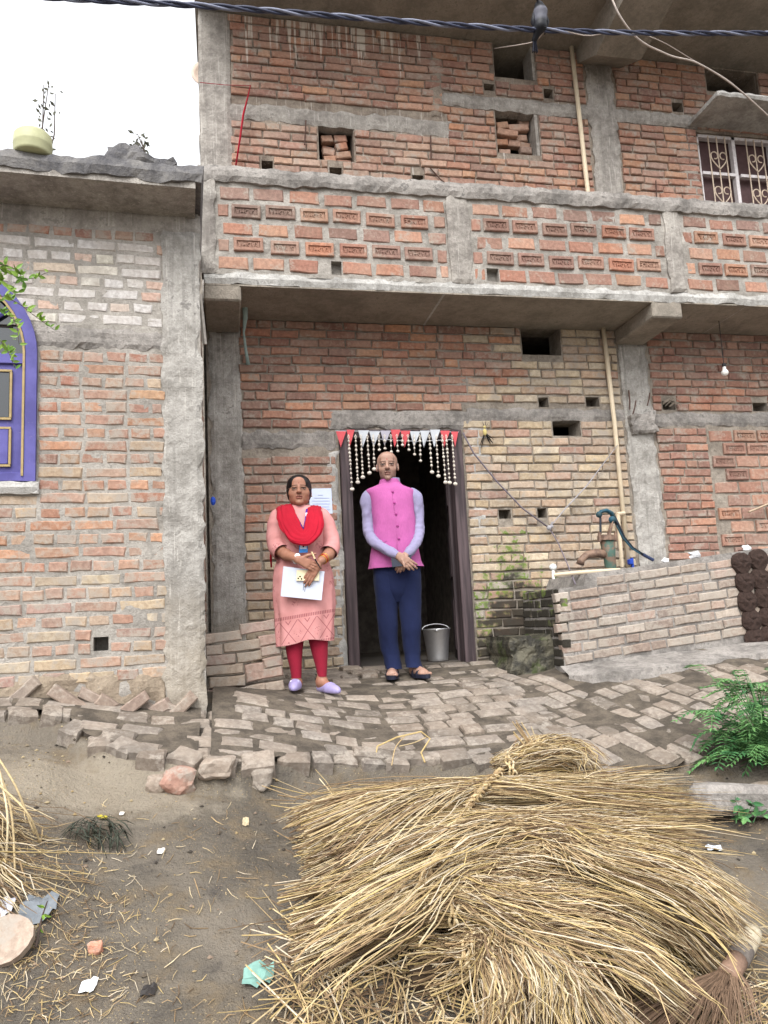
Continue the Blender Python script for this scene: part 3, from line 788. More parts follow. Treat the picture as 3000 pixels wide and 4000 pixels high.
# ================================================================== ground
def ground_material():
    t = NT('damp_mud'); p = t.pos()
    n1 = t.noise(p, 1.3, 5, .6, .6); n2 = t.noise(p, 7, 6, .65); n3 = t.noise(p, 45, 4, .65); n4 = t.noise(p, 160, 2, .6)
    c = t.mix(t.ramp(n1, .36, .64), srgb(84, 78, 70), srgb(116, 108, 97))
    c = t.mix(t.ramp(n2, .46, .70, 0, .7), c, srgb(112, 98, 78))
    c = t.mix(t.ramp(n2, .42, .27, 0, .75), c, srgb(64, 60, 58))
    # dried pale patch of mud by the neighbour's pavement
    x = t.xyz(p); dx = t.math('MULTIPLY', t.math('ADD', x[0], .62), 1.0); dy = t.math('MULTIPLY', t.math('ADD', x[1], 2.15), 2.6)
    dd = t.math('ADD', t.math('SQRT', t.math('ADD', t.math('MULTIPLY', dx, dx), t.math('MULTIPLY', dy, dy))), t.math('MULTIPLY', t.math('SUBTRACT', n2, .5), 1.1))
    c = t.mix(t.ramp(dd, .75, .35, 0, .75), c, srgb(148, 138, 122))
    # chaff trodden into the mud
    v = t.n('ShaderNodeTexVoronoi'); t.put(v.inputs['Vector'], t.pos((1, 1.6, 1))); v.inputs['Scale'].default_value = 70
    ch = t.math('MULTIPLY', t.ramp(v.outputs['Distance'], .22, .12), t.ramp(t.noise(p, 2.2, 4, .6), .46, .62))
    c = t.mix(t.math('MULTIPLY', ch, .75), c, srgb(176, 154, 112))
    c = t.mix(t.ramp(n4, .60, .75, 0, .5), c, srgb(58, 52, 46))
    t.bump(t.math('ADD', t.math('MULTIPLY', n2, .9), t.math('ADD', t.math('MULTIPLY', n3, .6), t.math('MULTIPLY', n4, .25))), .9, .03)
    return t.fin(c, t.ramp(n1, .3, .6, .62, .92), .3)
M_MUD = ground_material()
def axis(lo, hi, fine_lo, fine_hi, fine):
    a = list(np.arange(fine_lo, fine_hi, fine)); x = fine_hi; st = fine
    while x < hi: a.append(x); st *= 1.5; x += st
    a.append(hi); x = fine_lo-fine; st = fine; pre = []
    while x > lo: pre.append(x); st *= 1.5; x -= st
    pre.append(lo); return np.array(pre[::-1]+a)
gx = axis(-90, 90, -2.6, 4.8, .035); gy = axis(-70, 90, -4.6, .1, .03)
GX, GY = np.meshgrid(gx, gy, indexing='ij'); GZ = g(GX, GY)
V = np.stack([GX, GY, GZ], -1).reshape(-1, 3); idx = np.arange(len(V)).reshape(len(gx), len(gy))
a_, b_, c_, d_ = idx[:-1, :-1].ravel(), idx[1:, :-1].ravel(), idx[1:, 1:].ravel(), idx[:-1, 1:].ravel()
go = obj_from('ground', mesh_from('ground', V, np.stack([a_, b_, c_, d_], 1).tolist(), M_MUD, smooth=True)); tag(go, 'sloping damp mud ground with trodden chaff', 'ground', kind='structure')

# ================================================================== brick pavement
def paver_shape(L, Wd, Hh, seed):
    """worn brick laid flat: rounded, uneven top"""
    r = random.Random(seed); V = []; F = []
    def ring(k, z, j): return [((-L/2+k+r.uniform(-j, j)), (-Wd/2+k+r.uniform(-j, j)), z+r.uniform(-j, j)*.7), ((-L/6), (-Wd/2+k+r.uniform(-j, j)), z), ((L/6), (-Wd/2+k+r.uniform(-j, j)), z), (L/2-k+r.uniform(-j, j), -Wd/2+k+r.uniform(-j, j), z),
                               (L/2-k+r.uniform(-j, j), r.uniform(-j, j), z), (L/2-k+r.uniform(-j, j), Wd/2-k+r.uniform(-j, j), z), (L/6, Wd/2-k+r.uniform(-j, j), z), (-L/6, Wd/2-k+r.uniform(-j, j), z), (-L/2+k+r.uniform(-j, j), Wd/2-k+r.uniform(-j, j), z), (-L/2+k+r.uniform(-j, j), r.uniform(-j, j), z)]
    rings = [ring(0, -Hh, .002), ring(0, -.012, .006), ring(.012, 0.0, .006)]
    for q in rings: V += q
    n = 10
    for i in range(2):
        for k in range(n): F.append((i*n+k, i*n+(k+1) % n, (i+1)*n+(k+1) % n, (i+1)*n+k))
    V.append((r.uniform(-.02, .02), 0, r.uniform(.0, .006))); F += [(2*n+k, 2*n+(k+1) % n, 3*n) for k in range(n)]
    return V, F
for i in range(10): SHAPES[('p', i)] = paver_shape(.21, .105, .07, 400+i)
for i in range(6): SHAPES[('r', i)] = paver_shape(.115, .10, .085, 430+i)
REFDIM['p'] = (.21, .105, 10); REFDIM['r'] = (.115, .10, 6)
def gnormal(x, y, e=.06):
    return Vector((-(float(g0(x+e, y))-float(g0(x-e, y)))/(2*e), -(float(g0(x, y+e))-float(g0(x, y-e)))/(2*e), 1)).normalized()
def paver(x, y, ang, L, Wd, kind, dz=0.0, wob=.03):
    nrm = gnormal(x, y); q = Vector((0, 0, 1)).rotation_difference(nrm).to_matrix().to_4x4()
    L0, W0, nv = REFDIM[kind]
    T = Matrix.Translation((x, y, float(g0(x, y))+dz)) @ q @ Matrix.Rotation(ang, 4, 'Z') @ Matrix.Rotation(random.gauss(0, wob), 4, 'X') @ Matrix.Rotation(random.gauss(0, wob*.6), 4, 'Y') @ Matrix.Diagonal((L/L0, Wd/W0, 1, 1))
    return (T, kind, random.randrange(nv), pick(srgb(128, 119, 108), srgb(114, 107, 98), srgb(140, 130, 118), srgb(124, 112, 99), srgb(134, 127, 118)), 'pave')
mb = MB(); xs = np.arange(-2.6, 4.6, .06)
bv = []; bf = []; ny = 40
for i, x in enumerate(xs):
    ya = float(yb(x))+.03; yt = -1.42 if x < -.12 else -.02
    for j in range(ny+1):
        y = ya+(yt-ya)*j/ny; bv.append((x, y, float(g0(x, y))+.006+.006*float(fbm(x*8, y*8, 2.0))))
for i in range(len(xs)-1):
    if xs[i] < -.12 <= xs[i+1]: continue
    for j in range(ny): k = i*(ny+1)+j; bf.append((k, k+ny+1, k+ny+2, k+1))
def bed_material():
    t = NT('pavement_bed'); p = t.pos(); n2 = t.noise(p, 9, 6, .65); n3 = t.noise(p, 70, 4, .65)
    c = t.mix(t.ramp(n2, .35, .65), srgb(74, 68, 61), srgb(106, 97, 86)); c = t.mix(t.ramp(n3, .5, .75, 0, .5), c, srgb(60, 54, 48))
    t.bump(t.math('ADD', n2, t.math('MULTIPLY', n3, .5)), .9, .015); return t.fin(c, .9, .2)
pave = obj_from('pavement', mesh_from('pavement', bv, bf, bed_material(), smooth=True)); tag(pave, 'uneven brick pavement in front of the houses', 'pavement', kind='structure')
prec = []
# rows parallel to the house in the middle and on the left, fanning out to the right
y = -.10; k = 0
while y > -2.1:
    Wd = random.uniform(.10, .122); x = -1.9 if y < -1.42 else -.02
    x += random.uniform(0, .15)
    while x < 1.95-.30*(-y)*.3:
        L = random.choice((.20, .21, .22, .12, .16))*random.uniform(.92, 1.05)
        cx = x+L/2; yy = y+.03*math.sin(cx*2.2+k*.15)+random.gauss(0, .008)
        lim_t = -1.48 if cx < -.1 else -.06
        if yb(cx)+.03 < yy < lim_t and not (.0 < cx < .42 and -1.05 < yy < -.72):
            sunk = random.uniform(.014, .034) - (.016 if .25 < float(vnoise(cx*1.6, yy*1.9, 4.0)) else 0)
            prec.append(paver(cx, yy, random.gauss(0, .06)-.05*math.cos(cx*2), L, Wd-.006, 'p', sunk, .025))
        x += L+random.uniform(.006, .028)
    y -= Wd+random.uniform(.004, .014); k += 1
# right side: rows running down the slope, broken and tilted
ang0 = RD(-62)
for col in range(26):
    s = .0
    while s < 2.6:
        L = random.choice((.20, .14, .17, .22))*random.uniform(.9, 1.05)
        # rows start along the apron and run towards the camera and to the right
        bx = 1.55+col*.132; 
        cx = bx+.50*s*.5; yy = -.25-(s+L/2)*.93
        top = -1.12+.0*cx if cx > 2.45 else -.35-.75*float(sstep(1.9, 2.45, cx))
        left = 1.93-.09*(-yy)
        if cx > left and yb(cx)+.03 < yy < top and cx < 4.4:
            prec.append(paver(cx, yy, RD(-75)+random.gauss(0, .06), L, .116, 'p', random.uniform(-.002, .026), .035))
        s += L+random.uniform(.008, .03)
# edging of worn brick ends and stones
x = -1.9
while x < 2.0:
    L = random.uniform(.10, .165); cx = x+L/2; yy = float(yb(cx))+.02+random.gauss(0, .012)
    prec.append(paver(cx, yy, random.gauss(0, .25), L, random.uniform(.11, .14), 'r', random.uniform(.0, .03), .10)); x += L+random.uniform(.0, .03)
put_bricks(pave, prec)
for o in list(pave.children):
    if o.name.startswith('brick') and o.get('kind') != 'stuff': o.name = 'paving_brick'

# loose stones standing clear of the edge
M_STONE = brick_mat('stone_face', 'tint', .55)
def rock(name, px, py, wpx, hpx, col, label, cat, depth=None, seed=0, group=None, pinkside=False):
    c = G(px, py+hpx*.35); c[1] -= .07; c[2] = float(g(c[0], c[1])); z = proj(c)[2]; w = wpx/FPX*z; h = hpx/FPX*z*1.0; dpt = depth or w*.7
    bm = bmesh.new(); bmesh.ops.create_icosphere(bm, subdivisions=3, radius=1.0); V = []
    for v in bm.verts:
        n = v.co; m = 1+.20*float(fbm(n.x*1.6+seed, n.y*1.6, n.z*1.6, 3)); q = Vector([max(-.78, min(.78, a)) for a in n])*1.18*m
        V.append((c[0]+q.x*w/2, c[1]+q.y*dpt/2, c[2]+h*.32+q.z*h*.55))
    bm.verts.index_update(); F = [[v.index for v in f.verts] for f in bm.faces]; bm.free()
    mb = MB(); mb.raw(V, F, col); o = mb.build(name, M_STONE, None); return tag(o, label, cat, group)
rock('rock', 612, 2945, 75, 70, srgb(158, 146, 134), 'small grey wedge-shaped stone just left of the pink rock', 'stone', seed=1)
rock('rock', 700, 2935, 135, 95, srgb(172, 130, 116), 'pink and grey broken rock at the pavement edge', 'stone', seed=2)
rock('rock', 845, 2930, 140, 75, srgb(150, 140, 130), 'rounded grey-brown boulder just right of the pink rock', 'stone', seed=3)
rock('rock', 1020, 2950, 85, 75, srgb(140, 134, 126), 'angular grey stone at the edge below the brick stack', 'stone', seed=4)
rock('brick_chip', 385, 3600, 58, 48, srgb(214, 150, 124), 'pale orange brick chip lying alone on the bare mud', 'stone', seed=6)
# the loose slab at the frame's left edge
mb = MB(); c = G(25, 3675, .03); n = 16
pts = []
for k in range(n):
    a = 2*math.pi*k/n; pts.append(c+np.array([.082*math.cos(a)*(1+.1*math.sin(2*a+.6)), .0, .064*math.sin(a)]))
nrm = np.array([.0, -.75, .66]); ex = np.array([1, 0, 0.]); ey = np.cross(nrm, ex); ey /= np.linalg.norm(ey)
pts = [c+ex*(p_[0]-c[0])-ey*(p_[2]-c[2])*1.25*-1 for p_ in pts]
mb.sheet(pts, .035, nrm, srgb(176, 160, 146)); tag(mb.build('stone_slab', M_STONE), 'smooth pale pinkish stone slab lying in the straw litter', 'stone')
# toothed edging: bricks set on their corners along the neighbour's plinth
MT = [(75, 2668, 90, 60), (265, 2672, 110, 58), (415, 2672, 85, 62), (505, 2690, 120, 34), (655, 2690, 60, 58), (555, 2650, 46, 66), (700, 2705, 90, 46), (620, 2700, 50, 60), (380, 2690, 90, 44)]
for i, (px, py, w, h) in enumerate(MT):
    c = P(px, py, -1.52+.06*random.random()); c[2] = float(g0(c[0], c[1])); z = proj(c)[2]
    T = Matrix.Translation(c+np.array([0, 0, .02])) @ Matrix.Rotation(random.choice((-1, 1))*RD(random.uniform(25, 45)), 4, 'Y') @ Matrix.Rotation(random.gauss(0, .2), 4, 'Z')
    o = bpy.data.objects.new('edging_brick', brick_mesh('s' if w > 85 else 'h', i % 6, 'pave')); COL.objects.link(o); attach(o, pave)
    o.matrix_basis = T; o.color = (*pick(srgb(160, 132, 116), srgb(150, 134, 120), srgb(140, 120, 106)), 1)

# ================================================================== low stack of bricks beside the woman
stack = empty('brick_stack', (.2, -.80, -.05), label='low leaning stack of pinkish loose bricks between the column and the woman', cat='brick stack')
SB = [(815, 962, 2685, 2738, 0), (820, 958, 2640, 2686, 0), (805, 950, 2592, 2640, 1), (805, 918, 2556, 2598, 1), (805, 868, 2520, 2560, 1), (795, 942, 2466, 2515, 2),
      (872, 1015, 2492, 2552, 2), (926, 1022, 2540, 2590, 2), (940, 1076, 2418, 2480, 3), (955, 1030, 2584, 2640, 3), (1012, 1085, 2470, 2530, 3), (1020, 1098, 2512, 2570, 3),
      (962, 1104, 2600, 2668, 3), (965, 1040, 2668, 2722, 3), (1038, 1112, 2650, 2712, 3), (1030, 1105, 2560, 2610, 3)]
for i, (x0, x1, y0, y1, lean) in enumerate(SB):
    q = P((x0+x1)/2, (y0+y1)/2, -.82); z = proj(q)[2]; L = (x1-x0)/FPX*z*1.0; 
    Hh = .066
    tilt = -[.06, .08, .12, .16][lean]
    T = Matrix.Translation(q) @ Matrix.Rotation(tilt+RD(2.5), 4, 'Y') @ Matrix.Rotation(random.gauss(0, .05), 4, 'Z') @ Matrix.Diagonal((L/(.222 if L > .15 else .107), 1.7, 1.05, 1))
    o = bpy.data.objects.new('brick', brick_mesh('s' if L > .15 else 'h', i % 7, 'grey')); COL.objects.link(o); attach(o, stack); o.matrix_basis = T
    o.color = (*pick(srgb(190, 152, 138), srgb(182, 144, 130), srgb(176, 158, 142), srgb(168, 150, 130)), 1)

# ================================================================== pump platform
plat = empty('pump_platform', (3.2, -.5, 0), label='low brick platform with tilted courses carrying the hand pump', cat='platform')
ta = math.atan2(.135, 1.55)          # courses climb to the right
X0 = 2.40; YF = -.72
def ztop(x): return np.interp(x, [2.40, 2.60, 2.601, 3.0, 4.0, 5.5], [.585, .60, .685, .72, .82, .90])
def zbot(x): return .0+.055*(x-2.4)
us = np.arange(X0, 5.6, .04); V = []; F = []
for x in us:
    V += [(x, YF, zbot(x)-.25), (x, YF, float(ztop(x))-.012), (x, -.02, float(ztop(x))-.012)]
for i in range(len(us)-1):
    k = 3*i; F += [(k, k+3, k+4, k+1), (k+1, k+4, k+5, k+2)]
k = len(V); V += [(X0, YF, -.3), (X0, YF, float(ztop(X0))-.012), (X0, -.02, float(ztop(X0))-.012), (X0, -.02, -.3)]; F.append((k, k+1, k+2, k+3))
body = obj_from('platform_body', mesh_from('platform_body', V, F, M_ROUGH), plat)
MP = Matrix.Translation((X0, YF, 0)) @ Matrix.Rotation(-ta, 4, 'Y')
def col_p(u, z): return pick(srgb(170, 156, 142), srgb(182, 170, 156), srgb(158, 140, 126), srgb(176, 148, 132), srgb(150, 130, 118))
pr = []
for r in lay(MP, .0, 3.1, .02, 1.0, [], .0765, col_p, 'grey', pro=(.004, .016), toothed=.02):
    t_ = r[0].translation
    if t_.z < float(ztop(t_.x))-.03 and t_.z > zbot(t_.x)+.0: pr.append(r)
MR = Matrix.Translation((X0, -.02, 0)) @ Matrix.Rotation(RD(-90), 4, 'Z')
pr += lay(MR, .0, .70, .0, .58, [], .0765, lambda u, z: pick(srgb(120, 108, 96), srgb(92, 86, 78)), 'tan', pro=(.002, .008))
put_bricks(body, pr)
# concrete apron with a broken lip
ap = []; nx = 60; ny = 10; X = np.linspace(2.36, 5.2, nx)
for i, x in enumerate(X):
    d = (.34+.07*float(fbm(x*3.0, 0, 9.0))+.03*float(fbm(x*14, 0, 2.0)))*float(sstep(2.25, 2.5, x))+.03
    for j in range(ny):
        s = j/(ny-1); yy = YF-.01-d*s; zz = zbot(x)+.02-.06*s+.008*float(fbm(x*12, yy*12, 1.0))-(.10 if j == ny-1 else 0)
        ap.append((x, yy+(.025 if j == ny-1 else 0), max(zz, float(g0(x, yy))-.08) if j < ny-1 else float(g0(x, yy))-.1))
apf = [(i*ny+j, (i+1)*ny+j, (i+1)*ny+j+1, i*ny+j+1) for i in range(nx-1) for j in range(ny-1)]
obj_from('concrete_apron', mesh_from('concrete_apron', ap, apf, M_ROUGH), plat)
# low mossy drain kerb against the house
def moss_mat():
    t = NT('wet_moss_concrete'); p = t.pos(); n = t.noise(p, 8, 5, .65); n2 = t.noise(p, 40, 4, .6)
    c = t.mix(t.ramp(n, .40, .62), srgb(44, 42, 36), srgb(96, 92, 78)); c = t.mix(t.ramp(t.noise(p, 5, 4, .6), .52, .64, 0, .8), c, srgb(62, 74, 30))
    t.bump(t.math('ADD', n, n2), .8, .02); return t.fin(c, .7, .4)
M_MOSS = moss_mat()
dk = rough_slab('drain_kerb', 2.06, 2.42, -.2, .235, -.56, -.03, M_MOSS, None, amp=.03, edge=.035, res=.025); tag(dk, 'low black mossy drain kerb at the foot of the wall by the platform', 'kerb')

# dung cakes drying on the platform wall
M_DUNG = plain('dried_dung', srgb(54, 41, 36), .95, var=.3, scale=60, bump=.8)
names = ['topmost', 'second', 'third', 'fourth', 'lowest']
for ccol, (px, n0) in enumerate(((2912, 5), (2975, 5))):
    for k in range(n0):
        q = P(px+12*k-6+random.uniform(-4, 4), 2200+74*k-ccol*14, YF-.045); mb = MB(); n = 26; V = []; F = []
        R_ = .082
        for ri, (rr, hh) in enumerate(((1.0, 0), (1.04, .018), (.9, .034), (.6, .042), (.3, .046), (.02, .047))):
            for a in range(n):
                th = 2*math.pi*a/n; w = 1+.04*math.sin(3*th+k)+.03*random.uniform(-1, 1); rad = R_*rr*w
                rid = .010*abs(math.sin(rad*95+2*math.sin(th)))*(rr > .1)
                V.append((q[0]+rad*math.cos(th), YF-.004-hh-rid, q[2]+rad*math.sin(th)*1.05))
        for i in range(5):
            for a in range(n): F.append((i*n+a, i*n+(a+1) % n, (i+1)*n+(a+1) % n, (i+1)*n+a))
        mb.raw(V, F); o = mb.build('dung_cake', M_DUNG)
        tag(o, f"{names[k]} dark brown dung cake in the {'first' if ccol == 0 else 'outer'} column on the platform wall", 'dung cake', 'dung cakes drying on the wall')

# ================================================================== hand pump
def PV(px, py, Y=-.36): return P(px, py, Y)
pump = empty('hand_pump', PV(2385, 2235), label='rusty green cast-iron hand pump with long curved blue handle', cat='pump')
def rust(name, a, b):
    t = NT(name); n = t.noise(t.pos(), 18, 5, .6); return t.fin(t.mix(t.ramp(n, .42, .60), a, b), .65, .4)
M_RG = rust('rusted_green', srgb(62, 88, 78), srgb(110, 88, 74)); M_RB = rust('rust_brown', srgb(96, 76, 66), srgb(128, 104, 88)); M_TEAL = rust('teal_paint', srgb(28, 74, 92), srgb(44, 66, 72)); M_BLK = plain('black_iron', srgb(34, 40, 50), .5)
c0 = PV(2388, 2235); top = PV(2372, 2108)
mb = MB(); mb.tube([c0-np.array([0, 0, .12]), c0, c0+(top-c0)*.45, top], [.048, .046, .048, .062], 14); mb.build('barrel', M_RG, pump, True)
mb = MB(); mb.tube([PV(2370, 2112), PV(2369, 2092)], .076, 8); 
for a in (-.07, .07): mb.tube([PV(2370, 2116)+np.array([a, -.02, 0]), PV(2369, 2080)+np.array([a, -.02, 0])], .014, 6)
mb.build('flange', M_RB, pump)
mb = MB(); mb.tube([PV(2368, 2165), PV(2330, 2160), PV(2292, 2168), PV(2272, 2186), PV(2266, 2204)], [.036, .033, .030, .028, .033], 12); mb.build('spout', M_RB, pump, True)
mb = MB(); mb.tube([PV(2346, 2085), PV(2345, 2012)], .009, 6); mb.build('pump_rod', M_BLK, pump)
mb = MB(); mb.tube([PV(2378, 2090), PV(2392, 2032)], [.030, .022], 8, flat=.4); mb.build('fulcrum_post', M_RB, pump)
mb = MB(); mb.tube([PV(2338, 2010), PV(2348, 1998), PV(2368, 1994), PV(2388, 2004), PV(2400, 2028)], [.022, .028, .030, .028, .026], 10, flat=.55); mb.tube([PV(2392, 2030, -.38), PV(2392, 2030, -.33)], .03, 10); mb.ball(PV(2340, 2010), .026)
mb.build('handle_head', M_TEAL, pump, True)
mb = MB(); mb.tube([PV(2398, 2020), PV(2412, 2048), PV(2436, 2100), PV(2470, 2140), PV(2510, 2165)], [.024, .024, .022, .019, .016], 10, flat=.6); hd = mb.build('handle', M_BLK, pump, True)
mb = MB(); mb.tube([PV(2408, 2052, -.385), PV(2436, 2104, -.385), PV(2470, 2144, -.385), PV(2500, 2162, -.385)], .006, 6); mb.build('painted_rib', M_TEAL, hd)
mb = MB(); mb.tube([PV(2510, 2165), PV(2552, 2188)], .014, 8); mb.build('grip', plain('blue_grip', srgb(44, 54, 84), .5), pump)

# ================================================================== pipes, tap, cables on the wall
M_PVC = plain('cream_pvc', srgb(206, 190, 164), .45, var=.08, scale=6)
def pipe(name, pts, r, mat, label, cat, n=8): 
    mb = MB(); mb.tube(pts, r, n); return tag(mb.build(name, mat, None, True), label, cat)
dp = pipe('drain_pipe', [P(2226, 128, -.05), P(2300, 782, -.05), P(2310, 900, -.05)], .021, M_PVC, 'cream plastic pipe running up the upper storey wall', 'pipe')
lpobj = pipe('water_pipe', [P(2354, 1262, -.05), P(2400, 1650, -.05), P(2456, 2225, -.05)], .020, M_PVC, 'cream plastic pipe from the balcony down to the pump platform', 'pipe')
tp = empty('standpipe', P(2425, 2220, -.10), label='short cream standpipe with blue valve behind the pump handle', cat='pipe')
mb = MB(); mb.tube([P(2414, 2010, -.10), P(2430, 2215, -.10)], .016, 8); mb.tube([P(2410, 2008, -.10), P(2438, 2004, -.07)], .016, 8); mb.build('riser', M_PVC, tp)
mb = MB(); mb.box(P(2462, 2195, -.09), (.035, .05, .045), bev=.006); mb.box(P(2470, 2205, -.09), (.018, .03, .11), bev=.004); mb.build('blue_valve', plain('blue_plastic', srgb(34, 70, 170), .4), tp)
tap = empty('tap_pipe', P(2250, 2240, -.78), label='horizontal cream water pipe with white tap head at the platform edge', cat='pipe')
mb = MB(); mb.tube([P(2160, 2246, -.60), P(2290, 2234, -.60), P(2420, 2226, -.55)], .015, 8); mb.build('pipe', M_PVC, tap)
mb = MB(); mb.ball(P(2160, 2215, -.60), (.028, .028, .026)); mb.tube([P(2160, 2215, -.60), P(2162, 2262, -.60)], .011, 6); mb.build('tap_head', plain('white_plastic', srgb(222, 226, 226), .4), tap)
M_CORD = plain('grey_cord', srgb(112, 104, 112), .8); M_STRAP = plain('grey_strap', srgb(150, 148, 152), .8)
k1 = P(2145, 2062, -.06)
pipe('door_cable', [P(1808, 1690, -.06), P(1850, 1770, -.06), P(1940, 1880, -.06), P(2040, 1985, -.06), k1], .007, M_CORD, 'thin mauve cable strung from the door head to the knot by the pump', 'cable', 6)
mb = MB(); mb.tube([k1, P(2210, 1985, -.06), P(2290, 1900, -.07), P(2412, 1738, -.08)], [.010, .016, .016, .007], 4, flat=.35); tag(mb.build('strap', M_STRAP), 'flat grey strap tied between the water pipe and the knot', 'strap')
pipe('dangling_cord', [k1, P(2180, 2120, -.06), P(2215, 2200, -.30), P(2248, 2282, -.74)], .005, M_CORD, 'dark cord hanging from the knot down to the platform', 'cord', 6)
mb = MB(); mb.ball(k1, .022); mb.ball(k1+np.array([.02, -.01, .01]), .015); mb.tube([k1, k1+np.array([.03, -.01, .05])], .005, 5); tag(mb.build('knot', M_STRAP), 'pale cloth knot where the cable and the strap meet', 'knot')
# ================================================================== implicit surfaces for bodies
class SDF:
    def __init__(s, lo, hi, h):
        s.lo = np.array(lo, float); s.h = h; s.n = np.ceil((np.array(hi)-s.lo)/h).astype(int)+1
        s.d = np.full(s.n, .5, np.float32); s.ax = [s.lo[i]+h*np.arange(s.n[i]) for i in range(3)]
    def _sub(s, lo, hi):
        a = np.clip(np.floor((np.array(lo)-s.lo)/s.h).astype(int), 0, s.n-1); b = np.clip(np.ceil((np.array(hi)-s.lo)/s.h).astype(int)+1, 1, s.n)
        sl = tuple(slice(a[i], b[i]) for i in range(3))
        return sl, np.meshgrid(*[s.ax[i][sl[i]] for i in range(3)], indexing='ij', sparse=True)
    def _mix(s, sl, d, k, op):
        c = s.d[sl]
        if op == 'add':
            hh = np.maximum(k-np.abs(c-d), 0)/k; s.d[sl] = np.minimum(c, d)-hh*hh*k*.25
        else:
            d = -d; hh = np.maximum(k-np.abs(c-d), 0)/k; s.d[sl] = np.maximum(c, d)+hh*hh*k*.25
    def ell(s, c, r, k=.012, R=None, op='add'):
        c = np.array(c, float); r = np.array(r if hasattr(r, '__len__') else (r, r, r), float); m = r.max()+k+.02
        sl, (X, Y, Z) = s._sub(c-m, c+m); x, y, z = X-c[0], Y-c[1], Z-c[2]
        if R is not None:
            A = np.array(R).T; x, y, z = A[0, 0]*x+A[0, 1]*y+A[0, 2]*z, A[1, 0]*x+A[1, 1]*y+A[1, 2]*z, A[2, 0]*x+A[2, 1]*y+A[2, 2]*z
        k0 = np.sqrt((x/r[0])**2+(y/r[1])**2+(z/r[2])**2); k1 = np.sqrt((x/r[0]**2)**2+(y/r[1]**2)**2+(z/r[2]**2)**2)+1e-9
        s._mix(sl, (k0*(k0-1)/k1).astype(np.float32), k, op)
    def cap(s, a, b, ra, rb, k=.012, op='add'):
        a = np.array(a, float); b = np.array(b, float); m = max(ra, rb)+k+.02
        sl, (X, Y, Z) = s._sub(np.minimum(a, b)-m, np.maximum(a, b)+m); ab = b-a; L = ab@ab+1e-12
        t = np.clip(((X-a[0])*ab[0]+(Y-a[1])*ab[1]+(Z-a[2])*ab[2])/L, 0, 1)
        d = np.sqrt((X-a[0]-t*ab[0])**2+(Y-a[1]-t*ab[1])**2+(Z-a[2]-t*ab[2])**2)-(ra+(rb-ra)*t)
        s._mix(sl, d.astype(np.float32), k, op)
    def chain(s, pts, rads, k=.012):
        for i in range(len(pts)-1): s.cap(pts[i], pts[i+1], rads[i], rads[i+1], k)
    def mesh(s):
        d = s.d; ins = d < 0; nx, ny, nz = s.n
        cnt = np.zeros((nx-1, ny-1, nz-1), np.int8)
        for i in (0, 1):
            for j in (0, 1):
                for k in (0, 1): cnt += ins[i:nx-1+i, j:ny-1+j, k:nz-1+k]
        act = (cnt > 0) & (cnt < 8); I, J, K = np.nonzero(act); idm = np.full(act.shape, -1, np.int64); idm[I, J, K] = np.arange(len(I))
        acc = np.zeros((len(I), 3)); num = np.zeros(len(I)); cs = [(i, j, k) for i in (0, 1) for j in (0, 1) for k in (0, 1)]
        for a in cs:
            for ax in range(3):
                if a[ax]: continue
                b = list(a); b[ax] = 1; da = d[I+a[0], J+a[1], K+a[2]]; db = d[I+b[0], J+b[1], K+b[2]]; m = (da < 0) != (db < 0)
                t = np.where(m, da/(da-db+1e-12), 0); p = np.stack([np.full(len(I), float(q)) for q in a], 1); p[:, ax] += t
                acc[m] += p[m]; num[m] += 1
        V = (np.stack([I, J, K], 1)+acc/num[:, None])*s.h+s.lo; F = []
        for ax in range(3):
            sa = [slice(None)]*3; sb = [slice(None)]*3; sa[ax] = slice(0, -1); sb[ax] = slice(1, None)
            A, B = ins[tuple(sa)], ins[tuple(sb)]; ch = A != B; o1, o2 = [(1, 2), (2, 0), (0, 1)][ax]
            X = np.stack(np.nonzero(ch), 1); ok = (X[:, o1] > 0) & (X[:, o2] > 0) & (X[:, o1] < s.n[o1]-1) & (X[:, o2] < s.n[o2]-1); X = X[ok]
            q = []
            for (u, v) in ((-1, -1), (0, -1), (0, 0), (-1, 0)):
                Y_ = X.copy(); Y_[:, o1] += u; Y_[:, o2] += v; q.append(idm[Y_[:, 0], Y_[:, 1], Y_[:, 2]])
            q = np.stack(q, 1); fl = ~A[X[:, 0], X[:, 1], X[:, 2]]; q[fl] = q[fl][:, ::-1]; F.append(q)
        return V, np.vstack(F)

class Person:
    def __init__(s, px, py, label, Y=None):
        s.base = G(px, py, .022) if Y is None else P(px, py, Y)
        d = CAM_POS-s.base; s.th = math.atan2(d[0], -d[1])
        s.o = empty('person', s.base, s.th, label=label, cat='person')
        c, n = math.cos(s.th), math.sin(s.th); s.A = np.array([[c, -n, 0], [n, c, 0], [0, 0, 1]])   # local -> world
    def pt(s, px, py, dy=0.0):
        n = s.A[:, 1]; o = s.base+n*dy; r_ = ray(px, py); t = ((o-CAM_POS)@n)/(r_@n)
        return s.A.T@(CAM_POS+t*r_-s.base)
    def px(s, w, p):     # pixel length -> metres at a local point
        q = s.base+s.A@np.asarray(p); return w/FPX*proj(q)[2]

